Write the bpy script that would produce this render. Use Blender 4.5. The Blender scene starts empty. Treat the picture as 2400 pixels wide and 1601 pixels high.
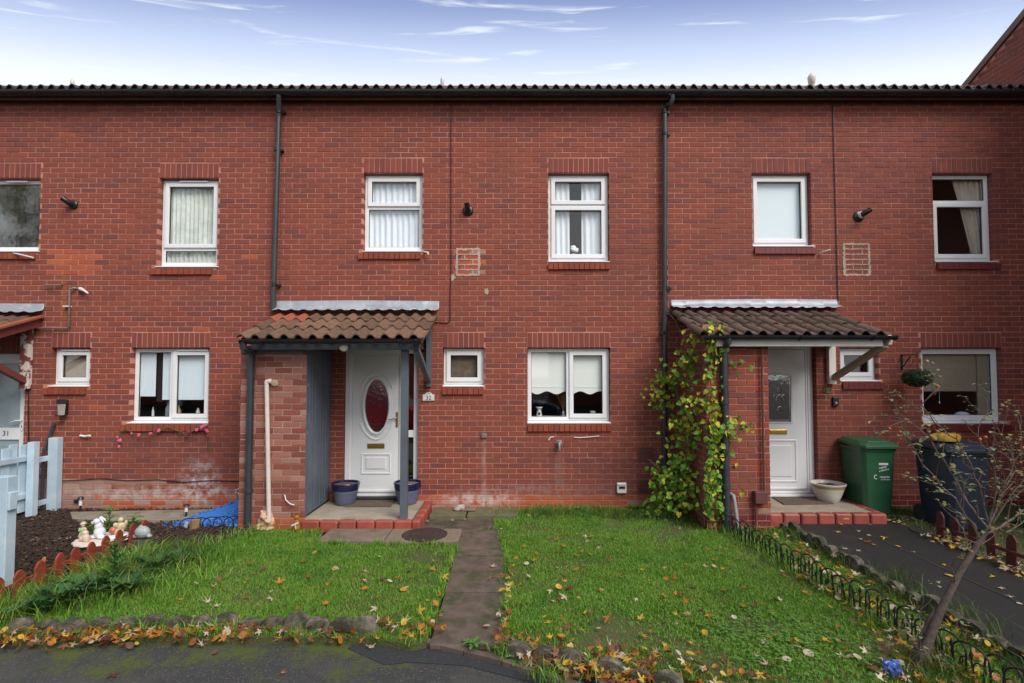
import bpy, bmesh, math, random
import numpy as np
from mathutils import Vector, Matrix

R = math.radians
rnd = random.Random(11)
nr = np.random.RandomState(5)
scene = bpy.context.scene
COL = scene.collection

# ------------------------------------------------------------------ camera
CD, CH, CF, CP, CS = 7.6, 1.94, 1240.0, R(2.2), 25.0     # distance, height, focal length in photo pixels, pitch, shift
cam_d = bpy.data.cameras.new('camera')
cam_d.sensor_width = 36.0
cam_d.lens = 36.0 * CF / 2400.0
cam_d.shift_y = CS / 2400.0
cam_d.clip_start, cam_d.clip_end = 0.05, 2000.0
cam = bpy.data.objects.new('camera', cam_d)
cam.location = (0, -CD, CH)
cam.rotation_euler = (R(90) + CP, 0, 0)
COL.objects.link(cam)
scene.camera = cam

# ------------------------------------------------------------------ sky, sun, exposure
SUN_EL, SUN_AZ = R(46), R(38)      # azimuth measured from straight behind the camera towards the end house
world = bpy.data.worlds.new('World')
scene.world = world
world.use_nodes = True
wn = world.node_tree
wn.nodes.clear()


def wnode(t, **k):
    n = wn.nodes.new(t)
    for a, b in k.items():
        setattr(n, a, b)
    return n


def wmath(op, a, b=None, c=None, clamp=False):
    n = wnode('ShaderNodeMath', operation=op, use_clamp=clamp)
    for i, v in enumerate((a, b, c)):
        if v is None:
            continue
        if isinstance(v, (int, float)):
            n.inputs[i].default_value = v
        else:
            wn.links.new(v, n.inputs[i])
    return n.outputs[0]


def wmix(f, a, b):
    n = wnode('ShaderNodeMix', data_type='RGBA')
    for s, v in ((n.inputs[0], f), (n.inputs[6], a), (n.inputs[7], b)):
        if isinstance(v, (int, float)):
            s.default_value = v
        elif isinstance(v, tuple):
            s.default_value = (*v, 1)
        else:
            wn.links.new(v, s)
    return n.outputs[2]


sky = wnode('ShaderNodeTexSky', sky_type='NISHITA', sun_disc=False)
sky.sun_elevation = SUN_EL
sky.sun_rotation = R(180) - SUN_AZ
sky.air_density, sky.dust_density, sky.ozone_density = 1.0, 1.5, 2.0
tc = wnode('ShaderNodeTexCoord')
sx = wnode('ShaderNodeSeparateXYZ')
wn.links.new(tc.outputs['Generated'], sx.inputs[0])
elev = wmath('MULTIPLY', wmath('ARCSINE', sx.outputs[2]), 57.2958)
azim = wmath('ARCTAN2', sx.outputs[0], sx.outputs[1])
# the cloud decks lie in long bands parallel to the street: heights are measured across those bands
flat = wmath('SQRT', wmath('ADD', wmath('MULTIPLY', sx.outputs[1], sx.outputs[1]), wmath('MULTIPLY', wmath('MULTIPLY', sx.outputs[0], sx.outputs[0]), 0.25)))
band = wmath('MULTIPLY', wmath('ARCTAN2', sx.outputs[2], flat), 57.2958)


def wmap(v, a, b, c, d):
    n = wnode('ShaderNodeMapRange', interpolation_type='SMOOTHSTEP')
    wn.links.new(v, n.inputs[0])
    for i, q in enumerate((a, b, c, d)):
        n.inputs[i + 1].default_value = q
    return n.outputs[0]


veil = (5.6, 5.9, 6.3)
blue = wmix(0.85, sky.outputs[0], (1.82, 2.36, 4.2))
mid = wmix(wmap(band, 31.2, 36.5, 0.0, 1.0), (3.6, 4.3, 6.0), blue)
base = wmix(wmap(band, 27.0, 32.8, 0.0, 1.0), (6.0, 6.4, 6.7), mid)
base = wmix(wmap(elev, 42.0, 65.0, 0.0, 0.8), base, veil)
base = wmix(wmap(elev, 24.0, 8.0, 0.0, 0.75), base, (7.6, 7.8, 8.0))
cv = wnode('ShaderNodeCombineXYZ')
wn.links.new(wmath('MULTIPLY', azim, 4.0), cv.inputs[0])
wn.links.new(wmath('ADD', wmath('MULTIPLY', band, 1.0), wmath('MULTIPLY', azim, 0.35)), cv.inputs[1])
cv.inputs[2].default_value = 3.7
cn = wnode('ShaderNodeTexNoise')
cn.inputs['Scale'].default_value = 1.0
cn.inputs['Detail'].default_value = 7
cn.inputs['Roughness'].default_value = 0.55
cn.inputs['Distortion'].default_value = 0.6
wn.links.new(cv.outputs[0], cn.inputs['Vector'])
streak = wmath('MULTIPLY', wmap(cn.outputs[0], 0.56, 0.72, 0.0, 0.8), wmap(elev, 48, 36, 0.25, 1.0))
base = wmix(streak, base, (5.9, 6.4, 6.7))
bg = wnode('ShaderNodeBackground')
bg.inputs[1].default_value = 0.10
wn.links.new(base, bg.inputs[0])
wo = wnode('ShaderNodeOutputWorld')
wn.links.new(bg.outputs[0], wo.inputs[0])

sun_d = bpy.data.lights.new('sun', 'SUN')
sun_d.energy = 2.3
sun_d.angle = R(35)
sun_d.color = (1.0, 0.95, 0.87)
sun = bpy.data.objects.new('sun', sun_d)
COL.objects.link(sun)
sdir = Vector((math.sin(SUN_AZ) * math.cos(SUN_EL), -math.cos(SUN_AZ) * math.cos(SUN_EL), math.sin(SUN_EL)))
sun.location = sdir * 60
sun.rotation_euler = sdir.to_track_quat('Z', 'Y').to_euler()

vs = scene.view_settings
vs.view_transform = 'Standard'
vs.look = 'None'
vs.gamma = 1.0
vs.exposure = 0.70
vs.use_curve_mapping = False

# ------------------------------------------------------------------ geometry of the photograph


def ray(px, py):
    a = (px - 1200.0) / CF
    v = (800.5 - py + CS) / CF
    return Vector((a, math.cos(CP) - v * math.sin(CP), math.sin(CP) + v * math.cos(CP)))


def W(px, py, y=0.0):
    """the point of the plane y that shows at a photo pixel"""
    d = ray(px, py)
    t = (y + CD) / d.y
    return Vector((d.x * t, y, CH + d.z * t))


def G(px, py, z=0.0):
    d = ray(px, py)
    t = (z - CH) / d.z
    return Vector((d.x * t, -CD + d.y * t, z))


def wx(px, y=0.0, py=800):
    return W(px, py, y).x


def wz(py, y=0.0, px=1200):
    return W(px, py, y).z


# ------------------------------------------------------------------ materials
MATS = {}


class NT:
    def __init__(s, name):
        s.m = bpy.data.materials.new(name)
        s.m.use_nodes = True
        s.t = s.m.node_tree
        s.b = s.t.nodes['Principled BSDF']
        s.out = s.t.nodes['Material Output']
        MATS[name] = s.m

    def n(s, t, **k):
        q = s.t.nodes.new(t)
        for a, b in k.items():
            setattr(q, a, b)
        return q

    def l(s, a, b):
        s.t.links.new(a, b)

    def set(s, sock, v):
        if isinstance(v, (int, float)):
            sock.default_value = v
        elif isinstance(v, (tuple, list)):
            sock.default_value = (*v, 1) if len(v) == 3 and sock.type == 'RGBA' else v
        else:
            s.l(v, sock)

    def math(s, op, a, b=0.0, c=0.0, clamp=False):
        q = s.n('ShaderNodeMath', operation=op, use_clamp=clamp)
        s.set(q.inputs[0], a)
        s.set(q.inputs[1], b)
        s.set(q.inputs[2], c)
        return q.outputs[0]

    def mix(s, f, a, b, mode='MIX'):
        q = s.n('ShaderNodeMix', data_type='RGBA', blend_type=mode)
        s.set(q.inputs[0], f)
        s.set(q.inputs[6], a)
        s.set(q.inputs[7], b)
        return q.outputs[2]

    def noise(s, scale, detail=4, rough=0.55, vec=None, dist=0.0):
        q = s.n('ShaderNodeTexNoise')
        q.inputs['Scale'].default_value = scale
        q.inputs['Detail'].default_value = detail
        q.inputs['Roughness'].default_value = rough
        q.inputs['Distortion'].default_value = dist
        s.l(vec if vec is not None else s.pos(), q.inputs['Vector'])
        return q.outputs[0]

    def pos(s):
        if not hasattr(s, '_p'):
            s._p = s.n('ShaderNodeNewGeometry')
        return s._p.outputs['Position']

    def island(s):
        s.pos()
        return s._p.outputs['Random Per Island']

    def objrand(s):
        return s.n('ShaderNodeObjectInfo').outputs['Random']

    def rng(s, v, a, b, c=0.0, d=1.0):
        q = s.n('ShaderNodeMapRange', interpolation_type='SMOOTHSTEP')
        s.set(q.inputs[0], v)
        for i, x in enumerate((a, b, c, d)):
            q.inputs[i + 1].default_value = x
        return q.outputs[0]

    def ramp(s, v, stops, const=False):
        q = s.n('ShaderNodeValToRGB')
        cr = q.color_ramp
        if const:
            cr.interpolation = 'CONSTANT'
        while len(cr.elements) < len(stops):
            cr.elements.new(0.5)
        for e, (p, c) in zip(cr.elements, stops):
            e.position = p
            e.color = (*c, 1)
        s.set(q.inputs[0], v)
        return q.outputs[0]

    def bump(s, h, strength=0.3, dist=0.01):
        q = s.n('ShaderNodeBump')
        q.inputs['Strength'].default_value = strength
        q.inputs['Distance'].default_value = dist
        s.l(h, q.inputs['Height'])
        s.l(q.outputs[0], s.b.inputs['Normal'])

    def col(s, c):
        s.set(s.b.inputs['Base Color'], c)

    def rough(s, v):
        s.set(s.b.inputs['Roughness'], v)


def plain(name, c1, c2=None, scale=8.0, rough=0.6, bump=0.0, bdist=0.004, metal=0.0, var=0.0, spec=None, grime=None):
    """two tones mixed by noise, fine relief, tone per object; grime = (colour, scale, low, high)"""
    t = NT(name)
    c2 = c2 or tuple(x * 0.8 for x in c1)
    c = t.mix(t.rng(t.noise(scale, 5, 0.6), 0.3, 0.7), c1, c2)
    if grime:
        gc, gs, lo, hi = grime
        c = t.mix(t.rng(t.noise(gs, 6, 0.65), lo, hi), c, gc)
    if var:
        v = t.math('ADD', t.math('MULTIPLY', t.math('SUBTRACT', t.objrand(), 0.5), var * 2), 1.0)
        q = t.n('ShaderNodeVectorMath', operation='SCALE')
        t.l(c, q.inputs[0])
        t.l(v, q.inputs['Scale'])
        c = q.outputs[0]
    t.col(c)
    t.rough(rough)
    t.b.inputs['Metallic'].default_value = metal
    if spec is not None:
        t.b.inputs['Specular IOR Level'].default_value = spec
    if bump:
        t.bump(t.noise(scale * 6, 5, 0.6), bump, bdist)
    return t.m


def stains(t, c, lst):
    sp = t.n('ShaderNodeSeparateXYZ')
    t.l(t.pos(), sp.inputs[0])
    nz = t.noise(9.0, 6, 0.7)
    for (xc, zc, rx, rz, colr, lo, hi, amt) in lst:
        dx = t.math('DIVIDE', t.math('SUBTRACT', sp.outputs[0], xc), rx)
        dz = t.math('DIVIDE', t.math('SUBTRACT', sp.outputs[2], zc), rz)
        d = t.math('ADD', t.math('MULTIPLY', dx, dx), t.math('MULTIPLY', dz, dz))
        m = t.math('SUBTRACT', 1.0, d, clamp=True)
        m = t.math('MULTIPLY', m, t.rng(nz, lo, hi, 0.0, amt))
        c = t.mix(m, c, colr)
    return c


WHT = (0.55, 0.47, 0.44)
STAIN = [
    (-4.45, 0.38, 0.35, 0.42, (0.6, 0.57, 0.58), 0.42, 0.65, 0.9),      # salt bloom beside the store of 31
    (-5.1, 0.22, 1.9, 0.14, WHT, 0.35, 0.7, 0.75),
    (-0.40, 0.55, 0.045, 0.68, (0.42, 0.34, 0.31), 0.3, 0.65, 0.42),      # run-off streak
    (0.68, 0.5, 0.09, 0.5, (0.45, 0.36, 0.33), 0.35, 0.7, 0.38),         # drip stain under the hose tap
    (-0.5, 0.13, 0.75, 0.12, (0.6, 0.5, 0.46), 0.35, 0.62, 0.85),
    (0.5, 0.26, 1.5, 0.13, (0.42, 0.3, 0.27), 0.4, 0.7, 0.6),
    (-6.47, 3.0, 0.05, 0.55, (0.33, 0.12, 0.02), 0.3, 0.6, 0.75),       # rust run
    (1.9, 1.6, 0.55, 4.0, (0.13, 0.045, 0.035), 0.35, 0.7, 0.5),        # darker tone by the downpipe
    (-3.4, 4.0, 0.35, 3.0, (0.16, 0.055, 0.04), 0.35, 0.7, 0.45),
    (2.5, 0.3, 0.5, 0.4, (0.16, 0.10, 0.07), 0.3, 0.7, 0.5),
    (1.1, 0.55, 1.3, 0.55, (0.11, 0.042, 0.038), 0.25, 0.7, 0.6),       # damp low brickwork
    (5.6, 0.7, 2.2, 0.9, (0.11, 0.042, 0.038), 0.25, 0.7, 0.55),
    (-4.8, 0.85, 1.5, 0.5, (0.12, 0.045, 0.04), 0.25, 0.7, 0.55),
    (-6.5, 5.6, 4.2, 0.9, (0.12, 0.042, 0.042), 0.3, 0.75, 0.5),        # darker tone under the eaves
    (5.6, 5.2, 3.6, 1.3, (0.12, 0.042, 0.042), 0.3, 0.75, 0.6),
    (0.3, 5.75, 3.4, 0.35, (0.13, 0.045, 0.042), 0.3, 0.75, 0.5),
]


def brick_mat(name, stops, stain=True, big=True):
    t = NT(name)
    r = t.math('FRACT', t.math('ADD', t.objrand(), t.island()))
    c = t.ramp(r, stops)
    fine = t.noise(55.0, 6, 0.7)
    c = t.mix(t.rng(fine, 0.35, 0.75, 0.0, 0.35), c, t.mix(1.0, c, (0.45, 0.42, 0.42), 'MULTIPLY'))
    if big:
        c = t.mix(t.rng(t.noise(0.8, 4, 0.6), 0.42, 0.72, 0.0, 0.5), c, (0.165, 0.055, 0.044))
        c = t.mix(t.rng(t.noise(1.7, 5, 0.6), 0.55, 0.8, 0.0, 0.4), c, (0.30, 0.085, 0.045))
    if stain:
        c = stains(t, c, STAIN)
    t.col(c)
    t.rough(0.82)
    t.b.inputs['Specular IOR Level'].default_value = 0.25
    t.bump(t.math('ADD', fine, t.noise(160.0, 3)), 0.35, 0.003)
    return t.m


brick_mat('brick', [(0.0, (0.270, 0.072, 0.046)), (0.3, (0.245, 0.066, 0.044)), (0.55, (0.285, 0.078, 0.048)),
                    (0.76, (0.222, 0.063, 0.048)), (0.88, (0.185, 0.059, 0.050)), (1.0, (0.262, 0.080, 0.048))])
brick_mat('brick_store', [(0.0, (0.32, 0.125, 0.09)), (0.4, (0.36, 0.15, 0.11)), (0.7, (0.30, 0.115, 0.09)), (1.0, (0.42, 0.24, 0.19))], False, False)
brick_mat('brick_store_dark', [(0.0, (0.24, 0.07, 0.05)), (0.5, (0.27, 0.085, 0.06)), (1.0, (0.20, 0.065, 0.055))], False, False)
brick_mat('brick_orange', [(0.0, (0.42, 0.105, 0.045)), (0.5, (0.36, 0.085, 0.045)), (1.0, (0.46, 0.13, 0.06))], True, False)
brick_mat('brick_pale', [(0.0, (0.36, 0.22, 0.165)), (0.5, (0.30, 0.17, 0.13)), (1.0, (0.38, 0.25, 0.19))], True, False)
brick_mat('brick_sill', [(0.0, (0.30, 0.065, 0.035)), (0.5, (0.24, 0.055, 0.035)), (1.0, (0.33, 0.075, 0.04))], False, False)
brick_mat('brick_soldier', [(0.0, (0.262, 0.072, 0.050)), (0.5, (0.232, 0.064, 0.048)), (1.0, (0.195, 0.058, 0.048))], True, False)
plain('red_paint', (0.16, 0.022, 0.022), (0.13, 0.018, 0.018), 14, 0.55, 0.15)
plain('red_tile', (0.34, 0.075, 0.05), (0.25, 0.055, 0.04), 9, 0.5, 0.25, grime=((0.22, 0.12, 0.09), 5, 0.55, 0.8), var=0.12)


def mortar_mat(name, c1, c2, stain=True):
    t = NT(name)
    c = t.mix(t.rng(t.noise(3.0, 5, 0.6), 0.35, 0.7), c1, c2)
    c = t.mix(t.rng(t.noise(0.7, 3, 0.6), 0.45, 0.7, 0.0, 0.8), c, tuple(x * 0.5 for x in c1))
    if stain:
        c = stains(t, c, STAIN)
    t.col(c)
    t.rough(0.9)
    t.bump(t.noise(120, 4), 0.4, 0.003)


mortar_mat('mortar', (0.54, 0.235, 0.175), (0.43, 0.17, 0.125))
mortar_mat('mortar_store', (0.46, 0.33, 0.27), (0.38, 0.25, 0.20), False)
mortar_mat('mortar_light', (0.50, 0.38, 0.30), (0.42, 0.30, 0.24), False)
plain('pvc', (0.80, 0.80, 0.80), (0.76, 0.76, 0.755), 3, 0.28, grime=((0.60, 0.57, 0.50), 2.5, 0.62, 0.9))
plain('pvc_door', (0.80, 0.81, 0.82), (0.77, 0.78, 0.79), 2, 0.25)
plain('seal', (0.03, 0.03, 0.03), rough=0.7)
plain('black_plastic', (0.012, 0.013, 0.016), (0.02, 0.021, 0.025), 6, 0.32)
plain('gutter_black', (0.010, 0.011, 0.014), (0.018, 0.019, 0.024), 4, 0.35, grime=((0.05, 0.05, 0.05), 6, 0.62, 0.85))
plain('pipe_grey', (0.030, 0.034, 0.042), (0.04, 0.045, 0.055), 5, 0.4, grime=((0.10, 0.10, 0.10), 7, 0.66, 0.9))
plain('fascia', (0.12, 0.052, 0.038), (0.20, 0.085, 0.045), 2.5, 0.6, 0.2, grime=((0.40, 0.36, 0.33), 4.0, 0.70, 0.74))
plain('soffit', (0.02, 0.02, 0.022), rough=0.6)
plain('roof_tile_dark', (0.022, 0.025, 0.032), (0.035, 0.038, 0.046), 12, 0.5, 0.3, var=0.2, grime=((0.07, 0.07, 0.06), 16, 0.6, 0.85))
plain('roof_tile_brown', (0.175, 0.092, 0.056), (0.115, 0.060, 0.040), 18, 0.85, 0.7, 0.008, var=0.3, grime=((0.095, 0.085, 0.036), 7, 0.50, 0.72))
plain('roof_tile_umber', (0.125, 0.078, 0.054), (0.085, 0.054, 0.040), 18, 0.85, 0.7, 0.008, var=0.3, grime=((0.10, 0.09, 0.045), 7, 0.54, 0.74))
plain('roof_tile_orange', (0.33, 0.085, 0.04), (0.26, 0.07, 0.04), 14, 0.8, 0.4)
plain('lead', (0.36, 0.38, 0.41), (0.27, 0.29, 0.32), 5, 0.5, 0.25, metal=0.25, grime=((0.52, 0.53, 0.55), 6, 0.5, 0.8))
plain('lead_dark', (0.36, 0.38, 0.41), (0.25, 0.27, 0.31), 5, 0.5, 0.25, metal=0.25, grime=((0.06, 0.05, 0.055), 2.2, 0.56, 0.62))
plain('paint_grey', (0.105, 0.125, 0.15), (0.085, 0.10, 0.125), 5, 0.5, 0.15, grime=((0.15, 0.16, 0.17), 9, 0.62, 0.9))
plain('paint_boards', (0.10, 0.125, 0.16), (0.08, 0.10, 0.13), 5, 0.5, 0.15, var=0.08, grime=((0.14, 0.12, 0.10), 8, 0.62, 0.9))
plain('paint_white', (0.80, 0.78, 0.75), (0.74, 0.71, 0.67), 4, 0.55, 0.15, grime=((0.42, 0.33, 0.26), 5, 0.6, 0.85))
plain('paint_beige', (0.42, 0.33, 0.25), (0.36, 0.28, 0.20), 4, 0.6, 0.15, grime=((0.55, 0.48, 0.40), 5, 0.6, 0.85))
plain('paint_oxblood', (0.20, 0.048, 0.036), (0.15, 0.035, 0.03), 4, 0.5, 0.15, grime=((0.08, 0.03, 0.03), 6, 0.6, 0.85))
plain('peeling_paint', (0.17, 0.042, 0.034), (0.20, 0.05, 0.04), 4, 0.6, 0.2, grime=((0.62, 0.56, 0.50), 7.0, 0.47, 0.52))
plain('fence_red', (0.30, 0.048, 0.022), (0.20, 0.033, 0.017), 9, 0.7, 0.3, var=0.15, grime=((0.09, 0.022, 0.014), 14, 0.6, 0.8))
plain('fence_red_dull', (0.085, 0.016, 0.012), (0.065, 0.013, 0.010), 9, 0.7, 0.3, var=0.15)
plain('fence_blue', (0.50, 0.62, 0.70), (0.42, 0.55, 0.64), 6, 0.6, 0.25, var=0.10, grime=((0.62, 0.68, 0.72), 5, 0.52, 0.75))
plain('concrete', (0.27, 0.23, 0.18), (0.20, 0.165, 0.125), 4, 0.9, 0.4, grime=((0.13, 0.12, 0.07), 2.5, 0.5, 0.75))
plain('step_concrete', (0.36, 0.31, 0.24), (0.28, 0.235, 0.18), 4, 0.85, 0.3, grime=((0.20, 0.19, 0.10), 3.0, 0.5, 0.75))
plain('slab', (0.125, 0.092, 0.068), (0.075, 0.055, 0.042), 7, 0.7, 0.6, 0.008, var=0.15, grime=((0.05, 0.055, 0.022), 3.5, 0.48, 0.66))
plain('slab_light', (0.20, 0.15, 0.11), (0.15, 0.11, 0.085), 6, 0.8, 0.4, grime=((0.10, 0.085, 0.05), 2.5, 0.5, 0.75))
plain('slab_green', (0.14, 0.125, 0.065), (0.10, 0.09, 0.05), 6, 0.85, 0.4)
plain('aggregate', (0.26, 0.20, 0.14), (0.15, 0.11, 0.08), 60, 0.9, 0.6, 0.01)
plain('rust', (0.052, 0.028, 0.022), (0.035, 0.018, 0.016), 30, 0.75, 0.5)
plain('edging_stone', (0.20, 0.165, 0.12), (0.10, 0.08, 0.06), 22, 0.92, 0.9, 0.012, var=0.3, grime=((0.045, 0.045, 0.026), 9, 0.40, 0.60))
plain('kerb', (0.13, 0.095, 0.07), (0.09, 0.066, 0.05), 9, 0.9, 0.5, var=0.1)
plain('terracotta_beige', (0.58, 0.39, 0.26), (0.50, 0.32, 0.20), 12, 0.75, 0.2)
plain('terracotta_brown', (0.20, 0.10, 0.06), rough=0.7)
plain('glaze_navy', (0.010, 0.012, 0.055), (0.014, 0.016, 0.065), 8, 0.12)
plain('pot_blue', (0.10, 0.12, 0.20), (0.13, 0.145, 0.22), 5, 0.55, 0.15)
plain('potting_soil', (0.20, 0.15, 0.115), (0.12, 0.09, 0.07), 30, 0.95, 0.8, 0.02)
plain('china', (0.66, 0.62, 0.55), (0.60, 0.56, 0.49), 6, 0.25)
plain('china_band', (0.42, 0.26, 0.10), rough=0.35)
plain('mat_brown', (0.15, 0.105, 0.075), (0.10, 0.07, 0.05), 40, 0.95, 0.6, 0.01)
plain('rubber', (0.02, 0.02, 0.02), (0.03, 0.028, 0.026), 10, 0.7)
plain('bin_green', (0.025, 0.105, 0.045), (0.021, 0.09, 0.038), 6, 0.4, 0.05)
plain('bin_navy', (0.016, 0.022, 0.042), (0.014, 0.018, 0.034), 6, 0.4, 0.05)
plain('yellow_plastic', (0.50, 0.29, 0.04), (0.40, 0.22, 0.03), 8, 0.4)
plain('white_print', (0.78, 0.78, 0.78), rough=0.5)
plain('black_print', (0.02, 0.02, 0.02), rough=0.5)
plain('plaque_white', (0.74, 0.73, 0.71), rough=0.3)
plain('plaque_green', (0.03, 0.04, 0.03), rough=0.4)
plain('gold_print', (0.50, 0.42, 0.24), rough=0.4)
plain('brass', (0.55, 0.36, 0.11), (0.45, 0.29, 0.09), 5, 0.3, metal=0.85)
plain('steel', (0.55, 0.54, 0.52), rough=0.25, metal=0.9)
plain('galvanised', (0.20, 0.17, 0.16), (0.30, 0.26, 0.25), 14, 0.55, metal=0.5)
plain('iron_black', (0.012, 0.012, 0.013), (0.02, 0.019, 0.018), 12, 0.45)
plain('air_brick', (0.17, 0.055, 0.045), rough=0.85)
plain('hole_dark', (0.01, 0.008, 0.008), rough=0.9)
plain('cement', (0.46, 0.36, 0.24), (0.36, 0.28, 0.19), 20, 0.95, 0.6)
plain('white_plastic', (0.74, 0.73, 0.71), (0.68, 0.66, 0.63), 8, 0.4)
plain('dirty_white', (0.60, 0.52, 0.45), (0.66, 0.60, 0.54), 8, 0.5)
plain('grey_plastic', (0.30, 0.32, 0.34), (0.26, 0.28, 0.30), 6, 0.5)
plain('maroon_box', (0.125, 0.042, 0.036), rough=0.6)
plain('lamp_glass', (0.35, 0.32, 0.28), rough=0.2)
plain('lamp_white', (0.72, 0.70, 0.68), rough=0.3)
plain('interior_wall', (0.34, 0.32, 0.28), (0.30, 0.28, 0.25), 2, 0.9)
plain('net_curtain', (0.86, 0.90, 0.94), (0.78, 0.84, 0.90), 9, 0.9)
plain('net_green', (0.62, 0.66, 0.60), (0.78, 0.81, 0.77), 9, 0.9)
plain('curtain_white', (0.88, 0.91, 0.94), (0.84, 0.88, 0.92), 3, 0.9)
plain('curtain_cream', (0.62, 0.54, 0.44), (0.55, 0.47, 0.38), 12, 0.9)
plain('curtain_brown', (0.13, 0.10, 0.075), (0.18, 0.14, 0.10), 12, 0.9)
plain('blind_white', (0.90, 0.91, 0.88), (0.88, 0.89, 0.86), 3, 0.85)
plain('blind_frost', (0.80, 0.89, 0.94), (0.77, 0.87, 0.92), 2, 0.8)
plain('blind_beige', (0.36, 0.30, 0.22), (0.31, 0.26, 0.19), 14, 0.9)
plain('soil', (0.030, 0.022, 0.017), (0.045, 0.033, 0.024), 12, 0.95, 0.9, 0.03)
plain('bark', (0.030, 0.018, 0.013), (0.05, 0.026, 0.016), 18, 0.9, 0.9, 0.02)
plain('chip', (0.028, 0.018, 0.014), (0.06, 0.032, 0.018), 25, 0.85, 0.5)
plain('chip_pale', (0.20, 0.115, 0.055), (0.12, 0.06, 0.03), 25, 0.85)
plain('wood_pale', (0.30, 0.19, 0.10), (0.20, 0.11, 0.055), 20, 0.85, 0.4)
t = NT('blue_gravel')
t.col(t.ramp(t.island(), [(0, (0.010, 0.06, 0.25)), (0.5, (0.02, 0.13, 0.45)), (1, (0.07, 0.24, 0.60))]))
t.rough(0.55)
plain('stem_brown', (0.16, 0.10, 0.065), (0.10, 0.065, 0.045), 25, 0.9, 0.6)
plain('twig_grey', (0.16, 0.115, 0.085), (0.075, 0.05, 0.04), 40, 0.85, 0.6, grime=((0.34, 0.33, 0.29), 55, 0.6, 0.75))
plain('trunk_dark', (0.095, 0.068, 0.052), (0.042, 0.030, 0.025), 30, 0.9, 0.8, grime=((0.24, 0.22, 0.19), 30, 0.6, 0.8))
plain('hip_orange', (0.55, 0.10, 0.02), (0.40, 0.06, 0.02), 30, 0.3)
plain('pink_petal', (0.60, 0.06, 0.16), (0.72, 0.16, 0.28), 40, 0.7)
plain('pink_dark', (0.30, 0.02, 0.06), (0.22, 0.02, 0.05), 40, 0.7)
plain('porcelain', (0.70, 0.71, 0.74), (0.62, 0.63, 0.66), 20, 0.3)
plain('figure_green', (0.26, 0.40, 0.12), (0.55, 0.52, 0.40), 40, 0.4)
plain('figure_cream', (0.62, 0.55, 0.38), (0.50, 0.36, 0.18), 30, 0.4)
plain('figure_red', (0.42, 0.09, 0.05), (0.50, 0.16, 0.10), 30, 0.4)
plain('figure_pink', (0.60, 0.38, 0.32), (0.62, 0.48, 0.40), 30, 0.4)
plain('figure_grey', (0.36, 0.40, 0.40), (0.28, 0.31, 0.31), 40, 0.5)
plain('wrapper_blue', (0.02, 0.05, 0.30), (0.10, 0.18, 0.45), 60, 0.25)
plain('stone_pale', (0.42, 0.39, 0.35), (0.26, 0.22, 0.18), 30, 0.9, 0.8)


def foliage_mat(name, stops, rough=0.5, transl=0.25):
    t = NT(name)
    r = t.math('FRACT', t.math('ADD', t.objrand(), t.island()))
    c = t.ramp(r, stops)
    c = t.mix(t.rng(t.noise(60, 3), 0.4, 0.8, 0.0, 0.35), c, t.mix(1.0, c, (0.45, 0.4, 0.3), 'MULTIPLY'))
    t.col(c)
    t.rough(rough)
    t.b.inputs['Specular IOR Level'].default_value = 0.3
    tr = t.n('ShaderNodeBsdfTranslucent')
    t.l(c, tr.inputs[0])
    mx = t.n('ShaderNodeMixShader')
    mx.inputs[0].default_value = transl
    t.l(t.b.outputs[0], mx.inputs[1])
    t.l(tr.outputs[0], mx.inputs[2])
    t.l(mx.outputs[0], t.out.inputs[0])


foliage_mat('leaf_yellow', [(0, (0.55, 0.36, 0.03)), (0.5, (0.62, 0.42, 0.06)), (1, (0.45, 0.22, 0.02))])
foliage_mat('leaf_orange', [(0, (0.42, 0.15, 0.02)), (0.5, (0.50, 0.20, 0.03)), (1, (0.28, 0.08, 0.02))])
foliage_mat('leaf_brown', [(0, (0.16, 0.07, 0.04)), (0.5, (0.22, 0.09, 0.04)), (1, (0.10, 0.045, 0.03))])
foliage_mat('leaf_pale', [(0, (0.55, 0.46, 0.34)), (0.5, (0.50, 0.36, 0.26)), (1, (0.60, 0.54, 0.36))])
foliage_mat('climber_leaf', [(0, (0.075, 0.21, 0.025)), (0.5, (0.14, 0.32, 0.035)), (0.75, (0.27, 0.40, 0.045)), (1, (0.40, 0.46, 0.05))])
foliage_mat('climber_yellow', [(0, (0.58, 0.54, 0.04)), (0.5, (0.66, 0.52, 0.06)), (1, (0.46, 0.47, 0.05))])
foliage_mat('rose_leaf', [(0, (0.17, 0.22, 0.12)), (0.5, (0.24, 0.29, 0.17)), (0.8, (0.30, 0.26, 0.08)), (1, (0.28, 0.11, 0.04))])
foliage_mat('weed_dark', [(0, (0.035, 0.105, 0.035)), (0.5, (0.05, 0.135, 0.045)), (1, (0.075, 0.17, 0.045))])
foliage_mat('weed_fresh', [(0, (0.08, 0.21, 0.03)), (0.5, (0.10, 0.25, 0.04)), (1, (0.15, 0.28, 0.06))])
foliage_mat('ball_leaf', [(0, (0.014, 0.035, 0.016)), (0.5, (0.025, 0.055, 0.02)), (1, (0.05, 0.075, 0.03))])
foliage_mat('tree_leaf', [(0, (0.14, 0.18, 0.03)), (0.5, (0.30, 0.30, 0.05)), (1, (0.52, 0.38, 0.06))])


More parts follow.
